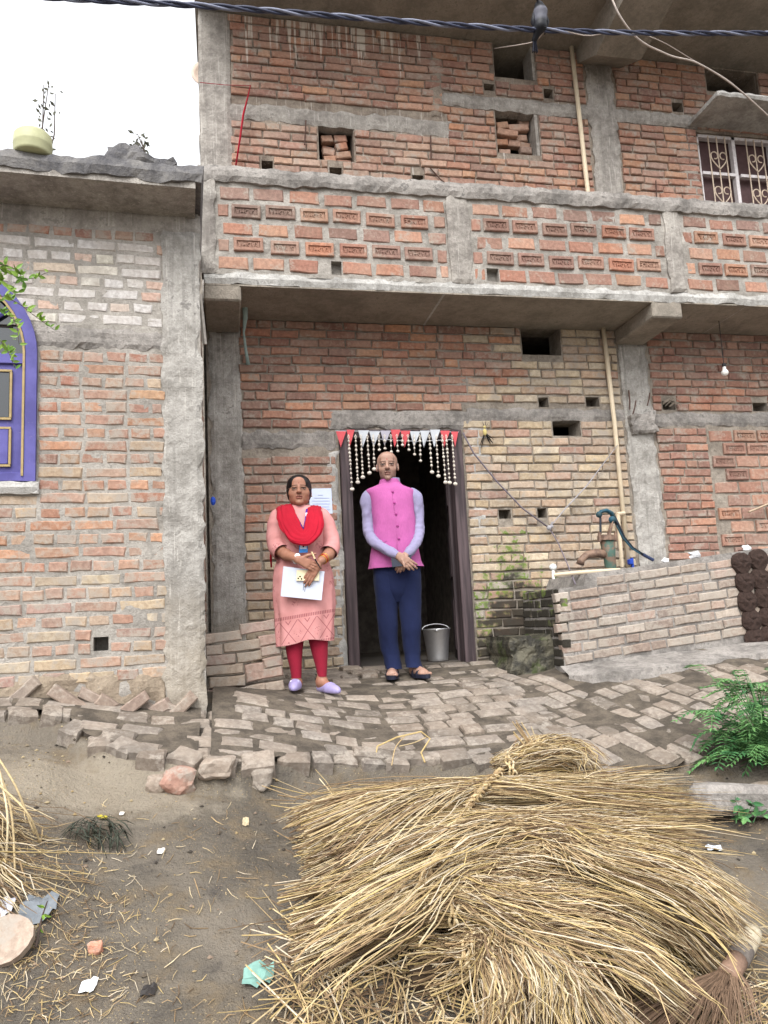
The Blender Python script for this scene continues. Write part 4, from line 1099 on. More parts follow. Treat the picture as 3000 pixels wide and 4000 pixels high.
def loft(rings, n=48, fold=None, closed=(False, False), thick=0.0, e=2.0):
    """rings: (centre, ex, ey) arrays; superellipse section"""
    V = []; F = []; m = len(rings); th = 2*np.pi*np.arange(n)/n
    cs, sn = np.cos(th), np.sin(th); pw = 2.0/e
    cx = np.sign(cs)*np.abs(cs)**pw; sx = np.sign(sn)*np.abs(sn)**pw
    for i, (c, ex, ey) in enumerate(rings):
        c, ex, ey = np.array(c), np.array(ex), np.array(ey)
        f = np.ones(n) if fold is None else 1+fold(th, i/(m-1))
        V.append(c[None]+ex[None]*(cx*f)[:, None]+ey[None]*(sx*f)[:, None])
    V = np.vstack(V)
    for i in range(m-1):
        for k in range(n):
            a = i*n+k; b = i*n+(k+1) % n; F.append((a, b, b+n, a+n))
    if closed[0]: F.append(tuple(range(n-1, -1, -1)))
    if closed[1]: F.append(tuple(range((m-1)*n, m*n)))
    return V, F
def densify(rows, step=.02):
    """Catmull-like interpolation of ring rows given as flat arrays"""
    R_ = np.array([np.concatenate([np.ravel(q) for q in r]) for r in rows]); z = np.concatenate([[0], np.cumsum(np.linalg.norm(np.diff(R_[:, :3], axis=0), axis=1)+1e-6)])
    t = np.linspace(0, z[-1], max(3, int(z[-1]/step)+1)); out = []
    mm = np.gradient(R_, z, axis=0)
    for q in t:
        i = min(len(z)-2, int(np.searchsorted(z, q, 'right')-1)); h = z[i+1]-z[i]; u = (q-z[i])/h
        h00, h10, h01, h11 = 2*u**3-3*u**2+1, u**3-2*u**2+u, -2*u**3+3*u**2, u**3-u**2
        r_ = h00*R_[i]+h10*h*mm[i]+h01*R_[i+1]+h11*h*mm[i+1]; out.append((r_[:3], r_[3:6], r_[6:9]))
    return out
def rows_px(per, rows):
    """(y, xl, xr, depth radius, dy[, y at the right edge])"""
    out = []
    for r in rows:
        y2 = r[5] if len(r) > 5 else r[0]
        a = per.pt(r[1], r[0], r[4]); b = per.pt(r[2], y2, r[4]); ex = (b-a)/2
        out.append(((a+b)/2, ex, np.array([0, r[3], 0.0])))
    return out
def limb_px(per, pts, flat=1.0):
    """(px,py,dy,radius in px) -> rings perpendicular to the path"""
    C = [per.pt(a, b, c) for a, b, c, _ in pts]; out = []; prev = None
    for i in range(len(C)):
        t = C[min(i+1, len(C)-1)]-C[max(i-1, 0)]; t = t/np.linalg.norm(t)
        x = np.cross(t, [0, 1.0, 0]) if prev is None else prev-t*(prev@t); x = x/np.linalg.norm(x); prev = x
        y = np.cross(t, x); r = per.px(pts[i][3], C[i]); out.append((C[i], x*r, y*r*flat))
    return out
def cloth_folds(amp, fx, fz, seed, lo=0.0):
    def f(th, s): return amp*(fbm(np.cos(th)*fx+seed, np.sin(th)*fx+s*fz*.35, s*fz, 3))*(lo+(1-lo)*s)
    return f
def add_mesh(name, V, F, mat, per, parent=None, cols=None, smooth=True):
    me = mesh_from(name, V, F, mat, smooth, cols); return obj_from(name, me, parent or per.o, local=True)
def merge(*vf):
    V = []; F = []; b = 0
    for v, f in vf:
        V.append(np.asarray(v)); F += [tuple(int(i)+b for i in q) for q in f]; b += len(v)
    return np.vstack(V), F

def head(s, hc, sc=1.0, round_=0.0, tilt=0.0, jowl=1.0):
    """adds a head to the field; face towards -y. hc: centre between crown and chin"""
    ct, st = math.cos(tilt), math.sin(tilt)
    def T(x, y, z): return (hc[0]+x*sc, hc[1]+(y*ct-z*st)*sc, hc[2]+(y*st+z*ct)*sc)
    w = 1+round_
    s.ell(T(0, .014, .034), (.074*sc, .092*sc, .075*sc), .02)
    s.ell(T(0, -.022, -.022), (.061*sc*w, .068*sc, .086*sc), .02)
    s.ell(T(0, -.038, -.070), (.040*sc*w*jowl, .046*sc, .034*sc), .02)
    for q in (-1, 1):
        s.ell(T(.036*q*w, -.052, -.024), (.026*sc*w, .024*sc, .028*sc), .018)
        s.ell(T(.042*q*w*jowl, -.018, -.060), (.019*sc*w*jowl, .032*sc, .028*sc), .018)
    s.ell(T(0, -.077, .024), (.047*sc, .014*sc, .010*sc), .014)
    s.ell(T(0, -.07, .055), (.05*sc, .022*sc, .035*sc), .02)
    for q in (-1, 1): s.ell(T(.031*q, -.098, .004), (.017*sc, .015*sc, .010*sc), .008, op='sub')
    s.cap(T(0, -.086, .016), T(0, -.110, -.022), .0075*sc, .0125*sc, .010)
    for q in (-1, 1): s.ell(T(.012*q, -.099, -.026), (.0085*sc, .010*sc, .0075*sc), .006)
    s.ell(T(0, -.091, -.052), (.023*sc, .010*sc, .0055*sc), .005); s.ell(T(0, -.089, -.064), (.019*sc, .010*sc, .0065*sc), .005)
    s.ell(T(0, -.0985, -.0575), (.022*sc, .006*sc, .0016*sc), .003, op='sub')
    s.ell(T(0, -.072, -.092), (.022*sc*w, .020*sc, .017*sc), .012)
    for q in (-1, 1):
        for e in (-1, 1): pass
        s.ell(T(.031*q, -.0835, .0105), (.017*sc, .0115*sc, .0052*sc), .004); s.ell(T(.031*q, -.0815, -.0030), (.016*sc, .0088*sc, .0040*sc), .005)
        s.ell(T(.0745*q*(1+round_*.4), .014, -.008), (.009*sc, .018*sc, .028*sc), .010, R=Matrix.Rotation(q*.45, 3, 'Z'))
        s.ell(T(.084*q, .004, -.006), (.005*sc, .009*sc, .016*sc), .004, op='sub')
    return T
def hand(s, W, f, sd, nrm, size=1.0, curl=(.25, .35, .3), spread=.10, thumb=1, k=.006, thumb_dir=None):
    """palm, four fingers with three bends each and a thumb; f forward, sd towards the little finger, nrm out of the back of the hand"""
    W, f, sd, nrm = [np.array(q, float) for q in (W, f, sd, nrm)]
    f /= np.linalg.norm(f); sd = sd-f*(sd@f); sd /= np.linalg.norm(sd); nrm = np.cross(f, sd)*np.sign(np.cross(f, sd)@nrm); z = size
    for i, o in enumerate((-.026, -.009, .009, .025)):
        kn = W+f*(.082-.006*abs(i-1))*z+sd*o*z*1.0
        s.cap(W+sd*o*.55*z, kn, .016*z, .0125*z, .010)
        d = f+sd*spread*(i-1.2)*.6; d = d/np.linalg.norm(d); p = kn; a = 0.0
        ln = (.040, .044, .041, .032)[i]*z
        for j, (fr, r0, r1) in enumerate(((1.0, .0105, .0092), (.68, .0092, .0085), (.56, .0085, .0070))):
            a += curl[j]; dd = d*math.cos(a)-nrm*math.sin(a); q = p+dd*ln*fr
            s.cap(p, q, r0*z, r1*z, k*.5); p = q
    tb = W+f*.022*z-sd*.022*z; td = (f*.62-sd*.75-nrm*.25) if thumb_dir is None else np.array(thumb_dir, float); td /= np.linalg.norm(td)
    t1 = tb+td*.040*z; td2 = td*.85+f*.45; td2 /= np.linalg.norm(td2); t2 = t1+td2*.032*z; t3 = t2+td2*.024*z
    s.cap(tb, t1, .015*z, .0115*z, k); s.cap(t1, t2, .0115*z, .0100*z, k); s.cap(t2, t3, .0100*z, .0075*z, k)

def skin_mat():
    t = NT('skin'); n = t.noise(t.pos(), 60, 4, .6); c = t.mix(t.ramp(n, .3, .7), t.mix(1.0, t.tint(), (.88, .86, .85), 'MULTIPLY'), t.tint())
    t.b.inputs['Subsurface Weight'].default_value = .08; t.b.inputs['Subsurface Radius'].default_value = (.6, .25, .15); t.b.inputs['Subsurface Scale'].default_value = .01
    t.bump(n, .08, .002); return t.fin(c, .5, .35)
M_SKIN = skin_mat()
def fabric(name, col, weave=260, var=.10, rough=.9, bump=.25):
    t = NT(name); n = t.noise(t.pos(), 9, 4, .6); w = t.noise(t.pos((1, 1, .25)), weave, 2, .5)
    c = t.mix(t.ramp(n, .3, .7), tuple(q*(1-var) for q in col), tuple(min(1, q*(1+var*.6)) for q in col)); c = t.mix(t.ramp(w, .35, .7, .22, 0), c, tuple(q*.6 for q in col))
    t.bump(w, bump, .002); t.b.inputs['Sheen Weight'].default_value = .03; return t.fin(c, rough, .2)

def paint_face(V, T_inv, skin, lips, brow, stubble=None, hair=None, bindi=None):
    """colour by place on the head (h: standard head coordinates)"""
    h = T_inv(V); x, y, z = h[:, 0], h[:, 1], h[:, 2]; C = np.tile(np.array(skin), (len(V), 1)); front = y < -.045
    def put(m, col, a=1.0):
        m = np.clip(m, 0, 1)[:, None]*a; C[:] = C*(1-m)+np.array(col)*m
    nn = fbm(V[:, 0]*60, V[:, 1]*60, V[:, 2]*60, 2)
    isface = (np.abs(z) < .14) & (np.abs(x) < .1) & (np.abs(y) < .13)
    put(isface*front*sstep(.020, .008, np.abs(z-.004))*sstep(.028, .014, np.abs(np.abs(x)-.031)), [q*.50 for q in skin], .55)
    if stubble is not None:
        put(isface*sstep(-.030, -.048, z)*sstep(.02, -.02, y)*(z > -.12), stubble, .45)
        put(isface*front*sstep(.008, .003, np.abs(z+.043))*sstep(.030, .018, np.abs(x)), stubble, .6)
    put(isface*front*sstep(.012, .006, np.abs(z+.058))*sstep(.025, .019, np.abs(x))*(y < -.078), lips, .75)
    put(isface*front*sstep(.0024, .0008, np.abs(z+.0575))*sstep(.025, .019, np.abs(x))*(y < -.07), [q*.45 for q in lips], .6)
    bz = .025+.10*(np.abs(x)-.03)*-.35
    put(isface*front*sstep(.0050, .0022, np.abs(z-bz))*sstep(.026, .020, np.abs(np.abs(x)-.031)), brow, .55)
    put(isface*front*sstep(.0042, .0018, np.abs(z-.0085))*sstep(.020, .015, np.abs(np.abs(x)-.031)), [.03, .02, .016], .6)
    put(isface*front*sstep(.0038, .0015, np.abs(z+.001))*sstep(.018, .013, np.abs(np.abs(x)-.031)), [q*.35 for q in skin], .6)
    put(isface*front*sstep(.006, .002, np.abs(z+.033))*sstep(.0065, .0035, np.abs(np.abs(x)-.009)), [q*.4 for q in skin], .55)
    if hair is not None: put(isface*hair(x, y, z, nn), hair.col, .8)
    if bindi is not None: put(isface*front*sstep(.006, .003, np.hypot((x-.0)*1.6, z-.040)), bindi, 1.0)
    return C
def eyes(per, T, sc, parent):
    for q in (-1, 1):
        mb = MB(); n, m = 14, 10; c = np.array(T(.031*q, -.0765, .0035)); r = .0125*sc; V = []; F = []; cols = []
        for i in range(m+1):
            th = math.pi*i/m
            for k_ in range(n):
                ph = 2*math.pi*k_/n; d = np.array([math.sin(th)*math.cos(ph), -math.cos(th), math.sin(th)*math.sin(ph)]); V.append(c+d*r)
                cols.append((.015, .012, .01) if th < .30 else (.05, .028, .018) if th < .55 else (.22, .19, .18))
        for i in range(m):
            for k_ in range(n): a = i*n+k_; b = i*n+(k_+1) % n; F.append((a, b, b+n, a+n))
        mb.raw(V, F, cols); mb.build('eye', M_EYE, parent, True, local=True)
M_EYE = (lambda t: t.fin(t.tint(), .25, .5))(NT('eye'))
HB = Matrix.Rotation(0, 3, 'Z')

# ================================================================== the man in the doorway
man = Person(1585, 2640, 'bald man in pink waistcoat and navy trousers standing in the doorway')
hc = man.pt(1513, 1822, .03); SC = man.px(112, hc)/.207
fl = man.pt(1533, 2625, .0); fr = man.pt(1625, 2620, .0); zL = man.pt(1533, 2655, -.05)[2]; zR = man.pt(1640, 2650, -.05)[2]
s = SDF((-.42, -.34, -.12), (.34, .26, 1.76), .004)
T = head(s, hc, SC, tilt=.06, jowl=.88)
nk = man.pt(1521, 1900, .04)
s.cap(np.array(hc)+[0, .02, -.06], nk+[0, .01, -.03], .054, .058, .02)
ch = man.pt(1530, 1990, .03); pv = man.pt(1548, 2230, .03)
s.cap(nk+[-.08, .01, -.08], nk+[.08, .01, -.08], .045, .045, .02); s.ell(ch, (.12, .075, .14), .03); s.ell((ch+pv)/2, (.11, .075, .15), .03); s.ell(pv+[0, .02, .03], (.11, .06, .07), .03)
armL = [man.pt(1443, 1935, .03), man.pt(1434, 2045, .02), man.pt(1450, 2105, -.04), man.pt(1505, 2140, -.14), man.pt(1552, 2168, -.19)]
armR = [man.pt(1616, 1935, .03), man.pt(1636, 2045, .02), man.pt(1634, 2100, -.04), man.pt(1612, 2138, -.14), man.pt(1588, 2168, -.175)]
for A_ in (armL, armR): s.chain(A_, [.028, .024, .018, .014, .019], .008)
for (hip, kn, an) in ((man.pt(1512, 2250, .03), man.pt(1516, 2450, .02), man.pt(1533, 2600, .04)), (man.pt(1590, 2250, .03), man.pt(1605, 2450, .02), man.pt(1618, 2595, .04))):
    s.chain([hip, kn, an], [.050, .038, .030], .01)
feet = []
def floor_z(per, p, lift=.030):
    w = per.base+per.A@np.array([p[0], p[1], 0]); return float(g0(w[0], w[1]))+lift-per.base[2]
for (an, toe, z0) in ((man.pt(1533, 2605, .03), man.pt(1531, 2655, -.13), zL), (man.pt(1618, 2600, .03), man.pt(1655, 2648, -.085), zR)):
    z0 = max(floor_z(man, toe), floor_z(man, (an+toe)/2))-.004; toe = np.array([toe[0], toe[1], z0+.022]); heel = np.array([an[0], an[1]+.03, z0+.035]); d = toe-heel; d[2] = 0; L_ = np.linalg.norm(d); d /= L_; sd = np.array([d[1], -d[0], 0])
    s.cap(an, heel, .036, .034, .02); s.cap(an+[0, 0, -.02], heel+d*.15+[0, 0, .0], .034, .026, .03)
    for o in (-.022, 0, .022): s.cap(heel+sd*o*.6, heel+d*.165+sd*o+[0, 0, -.012], .024, .018, .02)
    for i, o in enumerate((-.034, -.016, .0, .015, .029)):
        b_ = heel+d*(.175-.010*abs(i-1))+sd*o*1.0+[0, 0, -.014]; s.cap(b_, b_+d*(.036 if i else .040), .0105 if i else .013, .009 if i else .0115, .004)
    feet.append((heel, d, sd, z0))
# right hand laid over the left, both round the phone
s_dir = man.pt(1603, 2207, -.205)-man.pt(1552, 2168, -.205)
hand(s, man.pt(1556, 2170, -.195), s_dir, np.array([-.6, 0, -.75]), (0, -1, .1), .96, (.12, .35, .40), .12, thumb_dir=(-.05, -.25, -1.0))
hand(s, man.pt(1588, 2166, -.165), man.pt(1570, 2212, -.18)-man.pt(1590, 2168, -.18), np.array([.9, 0, -.2]), (0, -1, 0), .95, (.3, .5, .5), .05)
V, F = s.mesh()
hca = np.array(hc); ct, st = math.cos(.06), math.sin(.06)
def Tinv(V):
    q = (V-hca)/SC; return np.stack([q[:, 0], q[:, 1]*ct+q[:, 2]*st, -q[:, 1]*st+q[:, 2]*ct], 1)
def man_hair(x, y, z, nn): return sstep(-.010, .010, y)*sstep(.066, .050, z+.012*nn)*sstep(-.045, -.015, z)*sstep(.060, .068, np.abs(x)+.35*np.maximum(y, 0))*(np.abs(x) < .0745)
man_hair.col = srgb(140, 138, 136)
C = paint_face(V, Tinv, srgb(166, 132, 116), srgb(134, 92, 84), srgb(62, 50, 46), srgb(128, 104, 96), man_hair, srgb(170, 40, 40))
m_ = (Tinv(V)[:, 2] > .02)[:, None]; 
mbody = add_mesh('body', V, F, M_SKIN, man, cols=C)
eyes(man, T, SC, mbody)
# trousers
M_NAVY = fabric('navy_cloth', srgb(26, 34, 66), 300, .10)
tr = [loft(densify(rows_px(man, [(2205, 1460, 1640, .10, .03), (2260, 1460, 1644, .102, .03), (2320, 1490, 1620, .085, .03), (2352, 1530, 1582, .05, .03)]), .012), 40)]
for rows in ([(2212, 1458, 1562, .095, .03), (2270, 1458, 1558, .098, .03), (2340, 1466, 1556, .085, .03), (2450, 1476, 1554, .070, .02), (2540, 1488, 1560, .066, .03), (2582, 1500, 1566, .068, .02), (2612, 1504, 1571, .072, .0)],
             [(2212, 1538, 1641, .095, .03), (2270, 1542, 1645, .098, .03), (2340, 1552, 1646, .085, .03), (2450, 1566, 1645, .070, .02), (2540, 1576, 1643, .066, .03), (2580, 1582, 1643, .068, .02), (2606, 1584, 1650, .074, .0)]):
    tr.append(loft(densify(rows_px(man, rows), .012), 40, lambda th, q: .08*fbm(np.cos(th)*1.7+3, np.sin(th)*1.7, q*7, 3)*(.3+q)+.022*np.sin(q*46+4*np.sin(th)+3*np.cos(th))*np.exp(-((q-.55)/.14)**2)*np.maximum(0, np.cos(th-1.2))+.035*np.exp(-((th-1.5*np.pi)/.14)**2)*sstep(.1, .3, q)+.10*sstep(.80, 1, q)*fbm(q*22, np.sin(th)*.7, 2., 2)))
add_mesh('trousers', *merge(*tr), M_NAVY, man)
# shirt sleeves and collar
M_LILAC = fabric('lilac_cotton', srgb(144, 139, 170), 320, .06)
sl = []
for pts in ([(1472, 1922, .035, 8), (1456, 1924, .035, 20), (1444, 1934, .033, 26), (1436, 1958, .03, 27), (1436, 2000, .025, 22), (1437, 2045, .02, 21), (1443, 2085, -.01, 22), (1459, 2113, -.06, 21), (1495, 2138, -.13, 19), (1530, 2158, -.17, 19), (1553, 2170, -.19, 15)],
            [(1588, 1920, .035, 8), (1602, 1922, .035, 19), (1615, 1932, .033, 25), (1627, 1957, .03, 26), (1633, 2000, .025, 21), (1636, 2045, .02, 20), (1636, 2085, -.01, 21), (1628, 2116, -.06, 20), (1613, 2140, -.12, 18), (1600, 2155, -.15, 18), (1588, 2168, -.165, 15)]):
    sl.append(loft(densify(limb_px(man, pts), .010), 32, lambda th, q: .13*fbm(np.cos(th)*1.3+q*5, np.sin(th)*1.3, q*13, 3)*sstep(0, .25, q)*sstep(1.0, .88, q)+.075*np.sin(q*85+2.5*np.sin(th)+1.5*np.cos(th*2))*np.exp(-((q-.58)/.17)**2)*(.55+.45*np.cos(th-2))+.07*(q > .90)*(q < .985)))
shirt = add_mesh('shirt', *merge(*sl, loft(densify(rows_px(man, [(1872, 1490, 1561, .058, .035, 1868), (1900, 1486, 1566, .062, .035)]), .01), 32)), M_LILAC, man)
# waistcoat
M_PINKV = fabric('magenta_raw_silk', srgb(180, 94, 154), 200, .10, .8, .35)
vr = [(1888, 1486, 1566, .066, .035), (1898, 1470, 1578, .078, .035), (1906, 1450, 1600, .088, .035), (1914, 1432, 1617, .096, .035), (1924, 1429, 1621, .100, .035), (1940, 1438, 1619, .106, .033), (1965, 1447, 1618, .112, .03), (2020, 1454, 1622, .118, .028), (2080, 1454, 1626, .120, .028), (2140, 1450, 1634, .122, .028), (2190, 1444, 1646, .126, .028), (2224, 1440, 1658, .130, .025, 2212)]
ve = loft(densify(rows_px(man, vr), .010), 72, lambda th, q: .028*fbm(np.cos(th)*2.2+1, np.sin(th)*2.2, q*6, 3)*sstep(.1, .5, q)+.02*sstep(.90, 1.0, q)*np.sin(th*5+1)*.5, e=2.35)
co = loft(densify(rows_px(man, [(1876, 1484, 1558, .063, .030, 1872), (1890, 1480, 1566, .067, .032), (1902, 1474, 1572, .072, .034)]), .006), 48)
vest = add_mesh('waistcoat', *merge(ve, co), M_PINKV, man)
def on_vest(px, py, dy=-.098): return man.pt(px, py, dy)
mb = MB(); mb.tube([on_vest(1527, 1905, -.055), on_vest(1531, 1921, -.072), on_vest(1538, 1970, -.088), on_vest(1546, 2030, -.092), on_vest(1551, 2100, -.096), on_vest(1552, 2160, -.100), on_vest(1553, 2214, -.106)], .0028, 6); mb.build('placket', M_PINKV, vest, local=True)
M_BTN = plain('magenta_button', srgb(150, 50, 122), .4)
for (x, y_, dy) in ((1532, 1921, -.078), (1538, 1964, -.092), (1545, 2008, -.096), (1551, 2054, -.098), (1556, 2104, -.101)):
    mb = MB(); c = on_vest(x+2, y_, dy); mb.ball(c, (.009, .005, .009), 10, 6); mb.build('button', M_BTN, vest, local=True)
for (a, b) in (((1478, 2124), (1512, 2112)),):
    mb = MB(); mb.tube([on_vest(*a, -.086), on_vest((a[0]+b[0])/2, (a[1]+b[1])/2, -.091), on_vest(*b, -.093)], .003, 5); mb.build('pocket_seam', M_PINKV, vest, local=True)
# sandals
M_SANDAL = plain('navy_leather', srgb(34, 36, 52), .5, var=.15, bump=.2)
for (heel, d, sd, z0) in feet:
    mb = MB(); n = 22; out = []
    for k in range(n):
        a = 2*math.pi*k/n; l = .150*math.cos(a); w = (.047+.008*math.cos(a))*math.sin(a); out.append(heel+d*(.088+l)+sd*w)
    for (zz, kk) in (): pass
    V = [np.array([p[0], p[1], z0-.010]) for p in out]+[np.array([p[0], p[1], z0+.018]) for p in out]
    mb.raw(V, [tuple(range(n-1, -1, -1)), tuple(range(n, 2*n))]+[(k, (k+1) % n, (k+1) % n+n, k+n) for k in range(n)])
    sn = mb.build('sandal', M_SANDAL, man.o, local=True)
    for (t0, hh, w_) in ((.135, .050, .030), (.060, .080, .026)):
        mb = MB(); m = 10; V = []; F = []
        for i in range(m+1):
            a = math.pi*i/m
            for dd in (-w_/2, w_/2):
                for ins_ in (0, .006):
                    V.append(heel+d*(t0+dd)+sd*(.050-ins_)*math.cos(a)+np.array([0, 0, z0-heel[2]+.008+(hh-ins_)*math.sin(a)]))
        for i in range(m):
            a = 4*i; F += [(a, a+2, a+6, a+4), (a+1, a+5, a+7, a+3), (a, a+4, a+5, a+1), (a+2, a+3, a+7, a+6)]
        mb.raw(V, F); mb.build('strap', M_SANDAL, sn, True, local=True)
# phone held by the man
def slab_px(per, quad, dy, thick, mat, name, label=None, cat=None, bev=.004):
    q = [per.base+per.A@per.pt(x, y_, d_) for (x, y_), d_ in zip(quad, dy)]; nrm = np.cross(q[1]-q[0], q[3]-q[0]); mb = MB(); mb.sheet(q, thick, nrm)
    o = mb.build(name, mat); return tag(o, label, cat)
M_PHONE = plain('dark_blue_phone', srgb(24, 30, 52), .15, spec=.6)
slab_px(man, [(1528, 2176), (1606, 2168), (1608, 2206), (1532, 2216)], [-.182]*4, .010, M_PHONE, 'phone', 'dark blue phone held against the waistcoat in clasped hands', 'phone')

# ================================================================== the woman
wom = Person(1218, 2698, 'woman in pink printed tunic and red scarf holding a sheet of paper')
hc = wom.pt(1168, 1919, .02); SC = wom.px(116, hc)/.207
s = SDF((-.36, -.36, -.10), (.36, .28, 1.56), .004)
T = head(s, hc, SC, round_=.16, tilt=-.03, jowl=.94)
nk = wom.pt(1172, 1990, .04)
s.cap(np.array(hc)+[0, .02, -.06], nk+[0, .01, -.04], .052, .060, .025)
ch = wom.pt(1172, 2080, .03); pv = wom.pt(1188, 2290, .03)
s.cap(nk+[-.09, .01, -.05], nk+[.09, .01, -.05], .055, .055, .03); s.ell(ch, (.125, .09, .13), .04); s.ell((ch+pv)/2, (.12, .09, .15), .04); s.ell(pv, (.145, .10, .12), .04)
aL = [wom.pt(1092, 2010, .03), wom.pt(1076, 2090, .02), wom.pt(1088, 2145, -.03), wom.pt(1120, 2168, -.11), wom.pt(1158, 2182, -.190)]
aR = [wom.pt(1248, 2010, .03), wom.pt(1285, 2090, .02), wom.pt(1298, 2142, -.03), wom.pt(1282, 2168, -.10), wom.pt(1252, 2192, -.170)]
s.chain(aL, [.035, .037, .040, .037, .026], .012); s.chain(aR, [.035, .037, .040, .037, .025], .012)
zl = wom.pt(1150, 2716, -.06)[2]; zr = wom.pt(1280, 2700, -.05)[2]
for hip, kn, an in ((wom.pt(1150, 2330, .03), wom.pt(1148, 2530, .02), wom.pt(1158, 2662, .03)), (wom.pt(1235, 2330, .03), wom.pt(1246, 2530, .02), wom.pt(1258, 2655, .03))): s.chain([hip, kn, an], [.05, .036, .028], .01)
wfeet = []
def floor_z(per, p, lift=.030):
    w = per.base+per.A@np.array([p[0], p[1], 0]); return float(g0(w[0], w[1]))+lift-per.base[2]
for (an, toe, z0) in ((wom.pt(1158, 2665, .03), wom.pt(1148, 2716, -.15), zl), (wom.pt(1256, 2658, .03), wom.pt(1312, 2692, -.10), zr)):
    z0 = max(floor_z(wom, toe), floor_z(wom, (an+toe)/2)); toe = np.array([toe[0], toe[1], z0+.02]); heel = np.array([an[0], an[1]+.02, z0+.03]); d = toe-heel; d[2] = 0; d /= np.linalg.norm(d); sd = np.array([d[1], -d[0], 0])
    s.cap(an, heel, .034, .030, .02); s.cap(an+[0, 0, -.015], heel+d*.14, .032, .022, .03); wfeet.append((heel, d, sd, z0))
# upper hand crosses over, lower hand hangs and grips phone and paper
hand(s, wom.pt(1166, 2186, -.200), wom.pt(1238, 2216, -.19)-wom.pt(1160, 2182, -.19), np.array([-.35, 0, -.9]), (0, -1, .1), .92, (.10, .30, .45), .06, thumb_dir=(.75, -.15, .35))
hand(s, wom.pt(1240, 2204, -.178), wom.pt(1200, 2268, -.182)-wom.pt(1240, 2204, -.182), np.array([-.8, 0, -.35]), (0, -1, 0), .90, (.10, .18, .22), .05, thumb_dir=(-.3, .3, -.5))
V, F = s.mesh(); hca = np.array(hc); ctw, stw = math.cos(-.03), math.sin(-.03)
def TinvW(V):
    q = (V-hca)/SC; return np.stack([q[:, 0], q[:, 1]*ctw+q[:, 2]*stw, -q[:, 1]*stw+q[:, 2]*ctw], 1)
C = paint_face(V, TinvW, srgb(158, 112, 92), srgb(134, 78, 70), srgb(40, 30, 28), None, None, srgb(120, 30, 36))
wbody = add_mesh('body', V, F, M_SKIN, wom, cols=C); eyes(wom, T, SC, wbody)
# hair drawn back from a centre parting
s = SDF(np.array(hc)-.17, np.array(hc)+.17, .004)
s.ell(T(0, .018, .030), (.083*SC, .100*SC, .086*SC), .02)
for q in (-1, 1): s.ell(T(.066*q, .018, .000), (.020*SC, .052*SC, .062*SC), .02)
s.ell(T(0, .105, -.035), (.052*SC, .035*SC, .045*SC), .02)
s.ell(T(0, -.030, .058), (.076*SC, .062*SC, .050*SC), .02)
s.ell(T(0, -.090, -.046), (.062*SC, .080*SC, .080*SC), .010, op='sub'); s.ell(T(0, -.098, .022), (.034*SC, .040*SC, .044*SC), .016, op='sub')
s.ell(T(0, -.05, .125), (.004*SC, .07*SC, .012*SC), .006, op='sub')
V, F = s.mesh()
M_HAIR = (lambda t: t.fin(t.mix(t.noise(t.pos((120, 20, 60)), 1.0, 3, .6), srgb(12, 10, 11), srgb(30, 26, 28)), .42, .45))(NT('black_hair'))
add_mesh('hair', V, F, M_HAIR, wom)
# spectacles
M_SPEC = plain('gold_wire', srgb(134, 116, 96), .4, .6)
mb = MB()
for q in (-1, 1):
    c = np.array(T(.031*q, -.108, .000)); mb.tube([c+np.array([.0215*math.cos(a), 0, .0165*math.sin(a)])*SC for a in np.linspace(0, 2*math.pi, 20)], .0008, 5)
    mb.tube([np.array(T(.052*q, -.106, .004)), np.array(T(.080*q, -.05, .006)), np.array(T(.086*q, .0, .008))], .0012, 5)
mb.tube([np.array(T(-.010, -.109, .003)), np.array(T(0, -.112, .006)), np.array(T(.010, -.109, .003))], .0008, 5); mb.build('spectacles', M_SPEC, wom.o, local=True)
mb = MB(); mb.ball(np.array(T(.086, .002, -.038)), .004*1.2, 8, 6); mb.build('earring', plain('gold', srgb(220, 180, 100), .25, .9), wom.o, local=True)
# leggings
M_LEG = fabric('crimson_knit', srgb(150, 34, 56), 300, .08)
lg = [loft(densify(rows_px(wom, r), .012), 36, lambda th, q: .014*fbm(np.cos(th)*1.5, np.sin(th)*1.5, q*8, 3)+.035*sstep(.78, 1, q)*fbm(q*40, np.cos(th)*.6, 1., 2)) for r in
      ([(2420, 1100, 1192, .085, .03), (2500, 1112, 1187, .070, .03), (2560, 1120, 1181, .060, .03), (2610, 1132, 1179, .048, .03), (2648, 1138, 1178, .040, .03)],
       [(2420, 1196, 1290, .085, .03), (2500, 1205, 1282, .070, .03), (2560, 1220, 1280, .060, .03), (2610, 1234, 1278, .048, .03), (2642, 1240, 1276, .040, .03)])]
add_mesh('leggings', *merge(*lg), M_LEG, wom)
